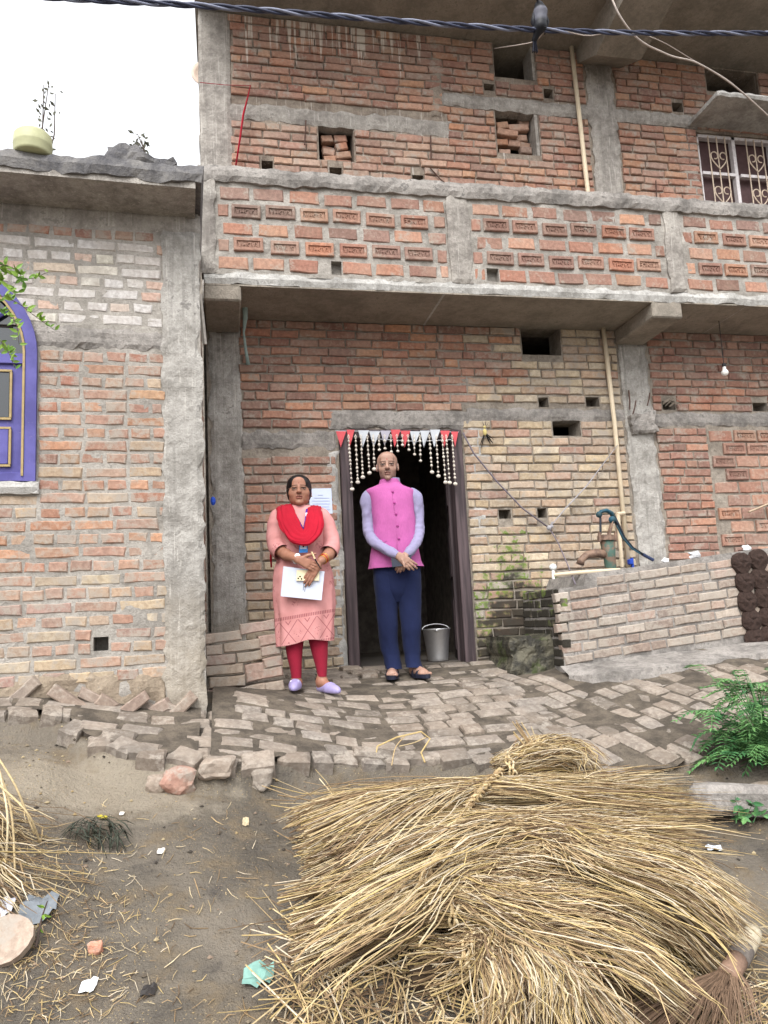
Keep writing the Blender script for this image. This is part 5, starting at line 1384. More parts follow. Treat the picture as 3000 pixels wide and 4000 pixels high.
# tunic with printed border
def kurta_mat():
    t = NT('printed_pink_cotton'); o = t.n('ShaderNodeTexCoord').outputs['Object']; x = t.xyz(o); n = t.noise(o, 10, 4, .6)
    base = t.mix(t.ramp(n, .3, .7), srgb(192, 132, 130), srgb(204, 146, 144)); dark = srgb(126, 60, 68)
    def fr(v, p, off=0.0): return t.math('ABSOLUTE', t.math('SUBTRACT', t.math('FRACT', t.math('ADD', t.math('DIVIDE', v, p), off)), .5))
    hemz = t.math('SUBTRACT', x[2], t.math('MULTIPLY', t.math('ADD', x[0], .0), .12))
    HB0 = ZHEM
    zz = t.math('SUBTRACT', hemz, HB0)
    d = t.math('ADD', fr(x[0], .125, .1), fr(zz, .170, .0))
    ln = t.math('MAXIMUM', t.ramp(t.math('ABSOLUTE', t.math('SUBTRACT', d, .5)), .030, .014), t.ramp(t.math('ABSOLUTE', t.math('SUBTRACT', d, .84)), .035, .015))
    sp = t.n('ShaderNodeTexVoronoi'); t.put(sp.inputs['Vector'], o); sp.inputs['Scale'].default_value = 95
    dots = t.math('MULTIPLY', t.ramp(sp.outputs['Distance'], .34, .20), t.ramp(d, .30, .16)); band = t.math('MULTIPLY', t.ramp(zz, .018, .022), t.ramp(zz, .168, .164))
    pat = t.math('MULTIPLY', t.math('MAXIMUM', ln, dots), band)
    dash = t.math('MULTIPLY', t.ramp(fr(x[0], .0115), .34, .24), t.math('MAXIMUM', t.ramp(t.math('ABSOLUTE', t.math('SUBTRACT', zz, .186)), .012, .009), t.ramp(t.math('ABSOLUTE', t.math('SUBTRACT', zz, .006)), .009, .006)))
    mot = t.n('ShaderNodeTexVoronoi'); t.put(mot.inputs['Vector'], o); mot.inputs['Scale'].default_value = 8.5
    spr = t.math('MULTIPLY', t.ramp(mot.outputs['Distance'], .34, .24), t.ramp(t.noise(o, 75, 2, .6), .52, .58)); spr = t.math('MULTIPLY', spr, t.ramp(zz, .21, .23))
    c = t.mix(t.math('MULTIPLY', t.math('MAXIMUM', pat, dash), .75), base, dark); c = t.mix(t.math('MULTIPLY', spr, .6), c, dark)
    t.bump(t.noise(t.pos(), 300, 2, .5), .2, .002); return t.fin(c, .9, .15)
hem_l = wom.pt(1082, 2530, .03); hem_r = wom.pt(1301, 2506, .03); ZHEM = float((hem_l[2]+hem_r[2])/2+.01)
M_KURTA = kurta_mat()
kr = [(1976, 1128, 1214, .060, .04), (1984, 1108, 1236, .074, .04), (1994, 1090, 1256, .086, .04), (2012, 1082, 1264, .098, .037), (2050, 1086, 1264, .125, .025), (2095, 1092, 1266, .142, .02), (2140, 1092, 1272, .136, .028), (2190, 1080, 1286, .128, .035), (2250, 1066, 1300, .135, .035), (2330, 1068, 1306, .140, .035), (2400, 1074, 1305, .138, .035), (2460, 1079, 1303, .134, .035), (2526, 1082, 1301, .132, .035, 2502)]
def kf(th, q): 
    fold = .050*np.sin(th*9+2*np.sin(th*2)+q*2)*sstep(.40, .95, q)+.032*fbm(np.cos(th)*2.5, np.sin(th)*2.5, q*7, 3)*sstep(.05, .3, q)+.018*np.sin(q*55+3*np.sin(th*2))*np.exp(-((q-.36)/.08)**2)
    return fold
kv = loft(densify(rows_px(wom, kr), .010), 84, kf, e=2.2)
# the hem rises a little at the middle of the front
Vk = kv[0].copy(); lowm = sstep(ZHEM+.08, ZHEM-.02, Vk[:, 2]); Vk[:, 2] += .028*lowm*np.exp(-((Vk[:, 0]-.0)/.09)**2)
slv = [loft(densify(limb_px(wom, p_), .010), 36, lambda th, q: .05*fbm(np.cos(th)*1.4+q*4, np.sin(th)*1.4, q*11, 3)*sstep(0, .25, q)+.05*(q > .93)) for p_ in
       ([(1128, 1996, .04, 10), (1108, 2000, .038, 24), (1094, 2012, .035, 32), (1084, 2036, .03, 36), (1079, 2075, .025, 37), (1080, 2120, .005, 38), (1090, 2146, -.03, 37), (1104, 2160, -.07, 34)],
        [(1218, 1996, .04, 10), (1238, 2000, .038, 23), (1252, 2012, .035, 31), (1266, 2036, .03, 35), (1280, 2075, .025, 36), (1292, 2118, .0, 36), (1294, 2140, -.03, 35), (1284, 2160, -.07, 32)])]
add_mesh('tunic', *merge((Vk, kv[1]), *slv), M_KURTA, wom)
# scarf
M_SCARF = fabric('red_scarf', srgb(168, 22, 44), 300, .12)
sp_ = [(1116, 1996, .11, 26), (1112, 1978, .05, 27), (1112, 1984, -.03, 29), (1120, 2020, -.105, 32), (1140, 2064, -.150, 33), (1164, 2094, -.175, 31), (1192, 2100, -.182, 29), (1216, 2080, -.172, 29), (1228, 2044, -.145, 30), (1230, 2010, -.10, 27), (1228, 1986, -.03, 24), (1226, 1980, .05, 24), (1226, 1998, .11, 24)]
rings = []
for (c, ex, ey) in densify(limb_px(wom, sp_), .008): rings.append((c, ex, ey*.22))
sc_ = loft(rings, 64, lambda th, q: .20*np.abs(np.sin(th*4.5+q*7))+.12*np.sin(th*11+q*9+2*np.sin(q*12))+.10*fbm(np.cos(th)*2, np.sin(th)*2, q*14, 3)-.08, closed=(True, True))
V = sc_[0]
add_mesh('scarf', V, sc_[1], M_SCARF, wom)
tail = [wom.pt(1060, 2150, .10), wom.pt(1058, 2180, .10), wom.pt(1060, 2216, .10)]
mb = MB(); mb.tube(tail, [.022, .02, .014], 10, flat=.4); mb.build('scarf_tail', M_SCARF, wom.o, True, local=True)
# lanyard and identity card
M_LAN = plain('purple_ribbon', srgb(72, 40, 140), .6)
def ribbon(pts, w, mat, name, per, parent):
    mb = MB(); mb.tube(pts, w, 6, flat=.25); return mb.build(name, mat, parent, True, local=True)
lan = ribbon([wom.pt(1137, 1972, .02), wom.pt(1146, 1996, -.075), wom.pt(1166, 2034, -.125), wom.pt(1185, 2072, -.150)], .0075, M_LAN, 'lanyard', wom, wom.o)
ribbon([wom.pt(1202, 1972, .02), wom.pt(1198, 1996, -.075), wom.pt(1194, 2034, -.125), wom.pt(1186, 2072, -.150)], .0075, M_LAN, 'lanyard_side', wom, lan)
mb = MB(); mb.box(wom.pt(1197, 2012, -.103), (.014, .003, .032)); mb.build('printed_patch', plain('white_print', srgb(225, 222, 235), .5), lan, local=True)
mb = MB(); mb.box(wom.pt(1185, 2141, -.150), (.055, .003, .060), bev=.001); cd = mb.build('identity_card', plain('blue_card', srgb(46, 128, 205), .4), wom.o, local=True)
mb = MB(); q = wom.pt(1185, 2136, -.1535); mb.box(q, (.042, .002, .028)); mb.build('card_photo', plain('card_white', srgb(206, 222, 240), .4), cd, local=True)
mb = MB(); mb.ball(q+np.array([0, -.002, .004]), (.006, .001, .008), 10, 6); mb.build('card_portrait', plain('card_dark', srgb(60, 50, 60), .4), cd, local=True)
# watch and bangles
M_SILV = plain('silver', srgb(206, 206, 206), .25, .8)
c = wom.pt(1162, 2172, -.205); R_ = Matrix.Rotation(RD(82), 3, 'X') @ Matrix.Rotation(RD(10), 3, 'Y')
mb = MB(); mb.lathe([(.002, -.004), (.0175, -.004), (.019, 0), (.0175, .004), (.002, .0045)], 20, c, R_); wt = mb.build('watch', plain('white_dial', srgb(232, 236, 236), .3), wom.o, True, local=True)
wd = aL[4]-aL[3]; wd /= np.linalg.norm(wd); ux = np.cross(wd, [0, 1, 0]); ux /= np.linalg.norm(ux); uy = np.cross(wd, ux)
def bangle(c, r, tr_, mat, name, ux, uy, parent): mb = MB(); mb.tube([c+ux*r*math.cos(a)+uy*r*math.sin(a) for a in np.linspace(0, 2*math.pi, 22)], tr_, 6); return mb.build(name, mat, parent, True, local=True)
bangle(wom.pt(1160, 2183, -.177), .031, .005, M_SILV, 'watch_strap', ux, uy, wt)
wd = aR[4]-aR[3]; wd /= np.linalg.norm(wd); ux = np.cross(wd, [0, 1, 0]); ux /= np.linalg.norm(ux); uy = np.cross(wd, ux)
for i, (t_, m_) in enumerate(((.35, plain('gold_bangle', srgb(210, 150, 60), .3, .7)), (.5, plain('red_bangle', srgb(170, 30, 34), .35)), (.62, plain('gold_bangle_b', srgb(210, 150, 60), .3, .7)))):
    bangle(aR[4]*t_+aR[3]*(1-t_)+wd*.012, .033-.003*t_, .0030, m_, 'bangle', ux, uy, wom.o)
# shoes
M_SHOE = plain('lilac_leather', srgb(156, 146, 190), .45, var=.05)
for (heel, d, sd, z0) in wfeet:
    s = SDF(np.array(heel)-.26, np.array(heel)+.26, .004)
    hz = np.array([0, 0, z0-heel[2]])
    s.cap(heel+hz+[0, 0, .024], heel+hz+d*.11+[0, 0, .022], .034, .036, .02); s.cap(heel+hz+d*.10+[0, 0, .020], heel+hz+d*.175+[0, 0, .014], .040, .028, .02); s.cap(heel+hz+d*.15+[0, 0, .014], heel+hz+d*.20+[0, 0, .010], .030, .018, .02)
    s.cap(heel+hz+[0, 0, .03], heel+hz+[0, 0, .052], .034, .033, .01); s.ell(heel+hz+d*.055+[0, 0, .085], (.05, .05, .038), .01, op='sub'); s.ell(heel+hz+d*.02+[0, 0, .075], (.028, .034, .05), .006, op='sub')
    s.ell(heel+hz+d*.08+[0, 0, -.045], (.3, .3, .040), .006, op='sub')
    V, F = s.mesh(); sh = add_mesh('shoe', V, F, M_SHOE, wom)
    mb = MB(); cc = heel+hz+d*.125+[0, 0, .055]; mb.tube([cc-sd*.026+[0, 0, -.006], cc, cc+sd*.026+[0, 0, -.006]], .0035, 6); mb.build('buckle', M_SILV, sh, local=True)
# things she holds
M_PAPER = plain('white_paper', srgb(196, 202, 218), .8, var=.02)
pap = slab_px(wom, [(1107, 2212), (1268, 2232), (1256, 2345), (1096, 2329)], [-.155, -.155, -.150, -.150], .0015, M_PAPER, 'paper', 'white sheet of paper with pen strokes held by the woman', 'paper')
M_INK = plain('ink', srgb(40, 40, 60), .7)
for (a, b) in (((1188, 2270), (1184, 2306)), ((1195, 2268), (1190, 2312)), ((1190, 2290), (1192, 2300))):
    mb = MB(); pa = wom.base+wom.A@wom.pt(*a, -.1562); pb = wom.base+wom.A@wom.pt(*b, -.1555); mb.tube([pa, pb], .0012, 4); mb.build('pen_stroke', M_INK, pap)
ph = slab_px(wom, [(1159, 2227), (1248, 2228), (1246, 2268), (1157, 2268)], [-.164]*4, .009, plain('cream_phone', srgb(226, 214, 178), .35, var=.03), 'phone', 'cream phone with three camera lenses held over the paper', 'phone')
for (x, y_) in ((1165, 2259), (1172, 2252), (1178, 2261)):
    mb = MB(); q = wom.base+wom.A@wom.pt(x, y_, -.1695); mb.ball(q, (.0055, .003, .0055), 10, 6); mb.build('camera_lens', plain('lens', srgb(20, 20, 24), .15), ph)
pn = empty('pen', wom.base+wom.A@wom.pt(1235, 2190, -.205), label='black and cream pen held upright in the woman\'s fingers', cat='pen')
pp = [wom.base+wom.A@wom.pt(x, y_, d_) for x, y_, d_ in ((1217, 2155, -.225), (1230, 2183, -.218), (1253, 2222, -.205))]
mb = MB(); mb.tube(pp[:2], .0052, 8); mb.build('pen_cap', plain('pen_cream', srgb(226, 204, 160), .4), pn); mb = MB(); mb.tube(pp[1:], [.005, .003], 8); mb.build('pen_barrel', plain('pen_black', srgb(24, 24, 28), .3), pn)
# ================================================================== doorway decoration: flags and bead strings
toran = empty('door_garland', P(1560, 1690, -.07), label='door garland of red and white pennants with hanging strings of white beads', cat='garland')
M_FRED = fabric('red_pennant', srgb(206, 92, 98), 200, .08); M_FWH = fabric('white_pennant', srgb(196, 200, 206), 200, .06); M_FLAV = fabric('grey_pennant', srgb(176, 172, 184), 200, .06)
def tq(x, y): return (1250+x*.4973, 1600+y*.4973)
for (a, b, col) in ((125, 205, 'r'), (210, 272, 'r'), (300, 385, 'w'), (388, 470, 'w'), (474, 556, 'l'), (556, 632, 'r'), (633, 710, 'r'), (707, 786, 'w'), (786, 862, 'w'), (864, 945, 'w'), (946, 1021, 'r'), (1030, 1086, 'r')):
    yt = 165+8*math.sin(a*.02); ap = (a+b)/2-8; h_ = 298 if col != 'l' else 285
    if col == 'r' and a in (125, 1030): ap = (a+b)/2+(-2 if a == 125 else 4)
    n = 6; V = []; F = []
    for i in range(n+1):
        t = i/n; xl = a+(ap-a)*t; xr = b+(ap-b)*t; y_ = yt+(h_-yt)*t
        for k in range(4):
            x = xl+(xr-xl)*k/3; w = P(*tq(x, y_), -.060-.010*math.sin(k*1.3+a)*t); V.append(w)
    for i in range(n):
        for k in range(3): q = i*4+k; F.append((q, q+1, q+5, q+4))
    V2 = [v+np.array([0, .0015, 0]) for v in V]; b0 = len(V); F += [tuple(i+b0 for i in f[::-1]) for f in F]
    mb = MB(); mb.raw(V+V2, F); mb.build('pennant', {'r': M_FRED, 'w': M_FWH, 'l': M_FLAV}[col], toran, True)
M_BEAD = plain('shell_bead', srgb(206, 198, 186), .5, var=.12)
for (x0, yb_, x1) in ((222, 640, 253), (278, 585, 297), (320, 545, 337), (370, 512, 389), (418, 482, 427), (462, 330, 466), (506, 320, 511), (555, 345, 560), (603, 340, 611), (645, 292, 648), (690, 330, 699), (738, 366, 743), (783, 416, 790), (858, 506, 880), (912, 536, 930), (958, 586, 986), (990, 588, 1019), (1036, 598, 1063)):
    mb = MB(); yt = 195; pts = []
    top = np.array(P(*tq(x0, yt), -.085)); bot = np.array(P(*tq(x1, yb_-14), -.085)); L_ = np.linalg.norm(bot-top); mb.tube([top, bot], .0016, 5)
    for sgn in (-1, 1): mb.tube([top, top+(bot-top)*min(.05, .03/L_)+np.array([sgn*.009, 0, -.0]), top+(bot-top)*min(.3, .045/L_)], .002, 5)
    d = .055; k = 0
    while d < L_-.025:
        r = random.choice((.0085, .011, .0095, .012)); mb.ball(top+(bot-top)*d/L_, (r, r, r*1.08), 8, 6); d += random.choice((.034, .040, .030))
    rb = .018 if yb_ > 480 else .013
    mb.ball(bot, (rb*1.05, rb*.8, rb*.85), 10, 6); mb.build('bead_string', M_BEAD, toran, True)
mb = MB(); mb.tube([P(*tq(120, 168), -.05), P(*tq(600, 172), -.05), P(*tq(1090, 176), -.05)], .003, 5); mb.tube([P(*tq(400, 228), -.052), P(*tq(760, 250), -.052), P(*tq(1030, 236), -.052)], .003, 5); mb.build('garland_cord', M_FWH, toran)

# ================================================================== things on the walls
M_NOTE = plain('printed_paper', srgb(206, 216, 240), .8, var=.03)
q = [P(1209, 1909, -.014), P(1294, 1907, -.014), P(1301, 2037, -.014), P(1209, 2037, -.014)]
mb = MB(); mb.sheet(q, .0015, (0, -1, 0)); note = tag(mb.build('notice', M_NOTE), 'pale blue printed notice pasted on the wall beside the door', 'notice')
M_GREY = plain('faint_print', srgb(150, 160, 196), .8)
for k, (a, b) in enumerate(((1242, 1262), (1226, 1286), (1220, 1288), (1220, 1290), (1220, 1284), (1222, 1290), (1222, 1270), (1240, 1292))):
    y_ = 1934+k*11.5; mb = MB(); mb.tube([P(a, y_, -.0162), P(b, y_, -.0162)], .0016, 4); mb.build('printed_line', M_GREY, note)
am = empty('doll_charm', P(1893, 1690, -.03), label='small charm with yellow body and black feathers hung on the wall', cat='charm')
mb = MB(); mb.ball(P(1894, 1688, -.035), (.018, .014, .030), 10, 8); mb.ball(P(1893, 1668, -.035), .012, 8, 6); mb.build('charm_body', plain('straw_yellow', srgb(196, 180, 120), .9), am, True)
for (dx, dy, w) in ((-20, 52, .016), (-14, 60, .014), (32, 42, .020), (22, 46, .016), (36, 28, .012), (-10, -26, .008), (4, -30, .008), (16, -24, .008)):
    mb = MB(); a = P(1894, 1690 if dy > 0 else 1672, -.03); b = P(1894+dx, 1690+dy if dy > 0 else 1672+dy, -.035); mb.tube([a, a+(b-a)*.6, b], [w*.4, w*.75, w*.2], 6, flat=.3); mb.build('feather', plain('black_feather', srgb(24, 24, 26), .8), am, True)
lb_ = empty('light_bulb', P(2832, 1440, -.30), label='white light bulb hanging under the balcony at the far wall', cat='bulb')
mb = MB(); c = P(2831, 1452, -.30); mb.lathe([(.003, .045), (.014, .044), (.015, .024), (.030, .0), (.031, -.012), (.022, -.030), (.004, -.037)], 14, c); mb.build('glass', plain('bulb_white', srgb(232, 230, 226), .25), lb_, True)
mb = MB(); mb.lathe([(.003, .075), (.017, .073), (.017, .046), (.006, .044)], 12, c); mb.tube([c+np.array([0, 0, .07]), np.array([c[0], -.30, ZS])], .003, 5); mb.build('holder', plain('bakelite', srgb(30, 28, 30), .4), lb_)
mb = MB(); pts = [P(978, 336, -.05), P(968, 380, -.06), P(950, 450, -.07), P(938, 540, -.07), P(920, 655, -.06)]
mb.tube(pts, [.012, .018, .030, .026, .024], 8, flat=.3); rc = tag(mb.build('red_cloth', fabric('red_rag', srgb(170, 34, 52), 200, .15), None, True), 'long red cloth strip hanging on the upper wall by the corner column', 'cloth')
pipe('red_string', [P(780, 322, -.03), P(880, 332, -.03), P(980, 334, -.05)], .003, plain('red_thread', srgb(150, 50, 60), .8), 'thin red string tied from the corner column to the red cloth', 'string', 5)
mb = MB(); c = P(800, 294, .10); mb.lathe([(.002, -.01), (.09, .0), (.115, .02), (.112, .026), (.08, .01), (.002, .0)], 24, c, Matrix.Rotation(RD(90), 3, 'X')); tag(mb.build('plate', plain('pale_plate', srgb(206, 186, 170), .5), None, True), 'round pale disc sticking out behind the upper corner column', 'plate')
# lime-green rag hanging by the beam
mb = MB(); mb.tube([P(950, 1150, -.30), P(956, 1190, -.25), P(958, 1240, -.2), P(952, 1300, -.16), P(962, 1380, -.12), P(970, 1425, -.10)], [.012, .022, .020, .008, .012, .016], 8, flat=.4)
tag(mb.build('hanging_rag', fabric('pale_rag', srgb(150, 168, 164), 200, .2), None, True), 'pale grey-green rag dangling from the balcony soffit by the left beam', 'rag')
M_ROD = plain('rusty_rod', srgb(84, 62, 54), .8)
for pts, lab in (([(1195, 470), (1190, 565)], 'short dark iron rod on the upper wall left of the brick-filled opening'), ([(1682, 530), (1684, 615)], 'short dark iron rod on the upper wall right of the brick-filled opening'),
                 ([(1680, 655), (1720, 700), (1756, 730), (1762, 755)], 'bent iron rod sticking out above the balcony coping'), ([(2562, 705), (2566, 800)], 'rusty iron rod standing above the balcony by the upper window')):
    mb = MB(); mb.tube([P(a, b, -.03) for a, b in pts], .006, 6); tag(mb.build('iron_rod', M_ROD), lab, 'rod', 'iron rods left in the wall')
for i, (x, y_, x2, y2) in enumerate(((2456, 1525, 2460, 1600), (2484, 1565, 2470, 1625), (2538, 1535, 2528, 1585))):
    mb = MB(); mb.tube([P(x, y_, -.04), P((x+x2)/2+2, (y_+y2)/2, -.06), P(x2, y2, -.05)], .006, 6); tag(mb.build('iron_rod', M_ROD), ['longest', 'middle, lowest', 'right-hand'][i]+' of three rusty rods at the column joint above the pump', 'rod', 'rods at the column joint')
mb = MB(); r_ = random.Random(3)
for k in range(9):
    a = P(2575+r_.uniform(0, 60), 1575+r_.uniform(-8, 16), -.03); b = a+np.array([r_.uniform(.02, .11), -.02, r_.uniform(-.03, .03)]); mb.tube([a, (a+b)/2+np.array([0, -.02, .02]), b], .0035, 4)
tag(mb.build('twig_tangle', plain('dry_twig', srgb(150, 140, 128), .9)), 'tangle of pale twigs in the wall gap right of the column', 'twigs')
mb = MB(); mb.tube([P(2925, 2000, -.07), P(3010, 1965, -.07)], .022, 4, flat=.4); tag(mb.build('wood_scrap', plain('pale_wood', srgb(176, 158, 136), .9)), 'pale wooden offcut leaning on the blocked-up opening', 'plank')
mb = MB(); mb.ball(P(832, 1957, -.9), (.018, .02, .03), 7, 5); tag(mb.build('blue_scrap', plain('blue_rag', srgb(40, 80, 190), .7)), 'scrap of blue plastic caught in the gap between the houses', 'scrap')
for (x, y_, w, lab, col) in ((2710, 2145, .05, 'crumpled grey polythene on the platform by the pump handle', (180, 180, 182)), (2915, 2142, .035, 'white polythene lump on the platform above the dung cakes', (226, 228, 230)), (2600, 2196, .028, 'small white polythene scrap on the platform corner below the handle', (224, 226, 228))):
    c = P(x, y_, -.66); c[2] = float(ztop(c[0]))-.01; bm = bmesh.new(); bmesh.ops.create_icosphere(bm, subdivisions=2, radius=1.0); mb = MB()
    mb.raw([(c[0]+v.co.x*w*(1+.4*random.uniform(-1, 1)), c[1]+v.co.y*w*.6, c[2]+.4*w+v.co.z*w*.7*(1+.4*random.uniform(-1, 1))) for v in bm.verts], [[v.index for v in f.verts] for f in bm.faces]); bm.free()
    tag(mb.build('polythene', plain('polythene_%d' % x, srgb(*col), .35)), lab, 'plastic bag')

# ================================================================== bucket in the doorway
bk = empty('bucket', P(1715, 2570, .18), label='steel bucket standing just inside the doorway', cat='bucket')
cb = np.array([*P(1711, 2572, .20)[:2], .058]); M_STEEL = plain('stainless_steel', srgb(214, 214, 216), .42, .85, var=.05)
mb = MB(); mb.lathe([(.002, .012), (.078, .010), (.080, .0), (.082, .004), (.085, .03), (.1125, .25), (.1175, .255), (.1175, .262), (.110, .262), (.104, .24), (.078, .02), (.002, .018)], 36, cb); mb.build('pail', M_STEEL, bk, True)
mb = MB(); mb.tube([cb+np.array([.116*math.cos(a), .02+.02*math.sin(a), .255+.045*math.sin(a)]) for a in np.linspace(0, math.pi, 14)], .0035, 6); mb.ball(cb+np.array([-.03, -.112, .248]), .014, 8, 6); mb.build('bail_handle', M_STEEL, bk, True)

# ================================================================== overhead cables and the crow
M_CABLE = plain('dark_cable', srgb(52, 56, 76), .5); M_CABLE2 = plain('grey_cable', srgb(118, 122, 140), .5); M_WIRE = plain('pale_wire', srgb(176, 164, 156), .6)
CY = -1.5
def smooth_path(pts, n):
    A = np.array(pts); t = np.concatenate([[0], np.cumsum(np.linalg.norm(np.diff(A, axis=0), axis=1))]); mm = np.gradient(A, t, axis=0); out = []
    for q in np.linspace(0, t[-1], n):
        i = min(len(t)-2, int(np.searchsorted(t, q, 'right')-1)); h = t[i+1]-t[i]; u = (q-t[i])/h
        out.append((2*u**3-3*u**2+1)*A[i]+(u**3-2*u**2+u)*h*mm[i]+(-2*u**3+3*u**2)*A[i+1]+(u**3-u**2)*h*mm[i+1])
    return out
path = smooth_path([P(-200, -40, CY), P(300, -4, CY), P(780, 22, CY), P(1300, 62, CY), P(1900, 106, CY), P(2300, 124, CY), P(3000, 130, CY), P(3400, 128, CY)], 160)
cab = empty('power_cable', P(1500, 80, CY), label='twisted dark power cable strung across the upper storey', cat='cable')
for k, m_ in ((0, M_CABLE), (1, M_CABLE2), (2, M_CABLE)):
    mb = MB(); mb.tube([p_+np.array([0, .012*math.cos(i*.55+k*2.09), .012*math.sin(i*.55+k*2.09)]) for i, p_ in enumerate(path)], .0088, 6); mb.build('strand', m_, cab, True)
pipe('service_wire', smooth_path([P(2380, -30, -1.4), P(2420, 60, -1.4), P(2470, 130, -1.35), P(2600, 210, -1.2), P(2720, 245, -1.0), P(2860, 330, -.8), P(3020, 470, -.6)], 40), .007, M_WIRE, 'pale service wire sagging from the roof beam to the upper window', 'wire', 6)
pipe('thin_wire', smooth_path([P(2480, 120, -1.45), P(2600, 170, -1.2), P(2700, 230, -1.0), P(2840, 310, -.8), P(2900, 365, -.5)], 30), .0035, M_WIRE, 'thinner pale wire running beside the service wire', 'wire', 5)
pipe('loose_wire', smooth_path([P(1930, 190, -.3), P(2080, 165, -.9), P(2200, 120, -1.5), P(2300, 140, -1.5), P(2350, 132, -1.5), P(2400, 118, -1.5)], 30), .004, M_WIRE, 'loose pale wire end looped under the crow', 'wire', 5)
crow = empty('crow', P(2105, 108, CY), label='grey and black crow perched on the power cable', cat='bird')
s = SDF(P(2105, 100, CY)-np.array([.2, .2, .32]), P(2105, 100, CY)+np.array([.2, .2, .32]), .004)
pb = P(2112, 75, CY-.01); hd_ = P(2106, 22, CY-.03); tl = P(2092, 200, CY+.04)
s.cap(pb+[0, 0, .045], pb-[0.005, 0, .055], .048, .040, .03); s.cap(pb+[0, -.01, .06], hd_, .036, .027, .03); s.ell(hd_, .028, .01); s.cap(pb-[0.01, 0, .06], tl+[0, 0, .09], .034, .020, .03)
s.cap(hd_+[-.012, -.02, .004], hd_+[-.045, -.045, .028], .010, .0025, .008)
V, F = s.mesh(); z = V[:, 2]-hd_[2]
Cc = np.tile(np.array(srgb(22, 23, 30)), (len(V), 1)); gm = sstep(-.015, -.03, z)*sstep(-.125, -.085, z); Cc = Cc*(1-gm[:, None])+np.array(srgb(96, 96, 106))*gm[:, None]
M_CROW = tinted('crow_plumage', .55, .2, 60, .3)
cb_ = obj_from('body', mesh_from('body', V, F, M_CROW, True, Cc), crow)
for k, sgn in enumerate((-1, 1)):
    mb = MB(); mb.tube([pb+np.array([sgn*.045, .01, .05]), pb+np.array([sgn*.056, .015, -.01]), pb+np.array([sgn*.036, .03, -.09])], [.014, .024, .006], 8, col=srgb(22, 23, 32), flat=.5); mb.build('wing', M_CROW, crow, True)
    mb = MB(); f0 = pb+np.array([sgn*.018, -.01, -.085]); mb.tube([pb+np.array([sgn*.016, -.005, -.05]), f0], .005, 6, col=(.02, .02, .022)); 
    for a in (-.5, 0, .5): mb.tube([f0, f0+np.array([.015*a, -.022, .004])], .003, 5, col=(.02, .02, .022))
    mb.build('leg', M_CROW, crow)
mb = MB(); 
for a in (-.016, 0, .016): mb.tube([tl+np.array([a*.3, 0, .10]), tl+np.array([a, .01, .0])], [.012, .013], 6, col=srgb(30, 32, 44), flat=.35)
mb.build('tail', M_CROW, crow)

# ================================================================== on the neighbour's roof
def on_roof(px, py):
    d = ray(px, py); return CAM_POS+d*(3.07-CAM_POS[2])/d[2]
c = on_roof(128, 612)
M_TANK = plain('pale_yellow_plastic', srgb(168, 168, 132), .5, var=.05)
mb = MB(); mb.lathe([(.002, .0), (.097, .0), (.10, .015), (.102, .055), (.104, .061), (.102, .067), (.100, .115), (.085, .132), (.06, .135), (.055, .12), (.002, .12)], 28, c); tank = tag(mb.build('plastic_tub', M_TANK, None, True), 'pale yellow plastic tub on the roof of the left house', 'tub')
M_LEAFD = plain('dry_leaf', srgb(84, 84, 70), .8, var=.3); M_STEM = plain('dry_stem', srgb(78, 66, 60), .9)
def bare_plant(name, base, hgt, n, label, seed, spread=.10):
    r_ = random.Random(seed); e = empty(name, base, label=label, cat='plant'); mb = MB(); tips = []
    for k in range(n):
        a = base+np.array([r_.uniform(-spread*.6, spread*.6), r_.uniform(-.05, .05), 0]); hh = hgt*r_.uniform(.55, 1.0); b = a+np.array([r_.uniform(-spread, spread), r_.uniform(-.04, .04), hh]); m_ = (a+b)/2+np.array([r_.uniform(-.03, .03), 0, 0]); mb.tube([a, m_, b], [.006, .004, .002], 5)
        for j in range(16):
            t = r_.uniform(.3, 1.0); tips.append(a+(b-a)*t+np.array([r_.uniform(-.035, .035), r_.uniform(-.02, .02), r_.uniform(-.02, .02)]))
    mb.build('stem', M_STEM, e); mb = MB()
    for p_ in tips:
        d = np.array([r_.uniform(-1, 1), r_.uniform(-1, 1), r_.uniform(-.6, 1)]); d /= np.linalg.norm(d); w = np.cross(d, [0.3, .9, .2]); w /= np.linalg.norm(w); l = r_.uniform(.02, .045)
        mb.raw([p_, p_+d*l*.5+w*l*.22, p_+d*l, p_+d*l*.5-w*l*.22], [(0, 1, 2, 3)])
    o = mb.build('leaves', M_LEAFD, e); o['kind'] = 'stuff'; return e
bare_plant('withered_plant', c+np.array([.01, .16, .0]), .60, 3, 'withered leggy plant rising behind the pale tub on the roof', 5, .06)
bare_plant('roof_weed', np.array(ML @ Vector((-.34, -.20, 3.13))), .22, 4, 'small dry weed growing from the roof rubble', 8, .07)

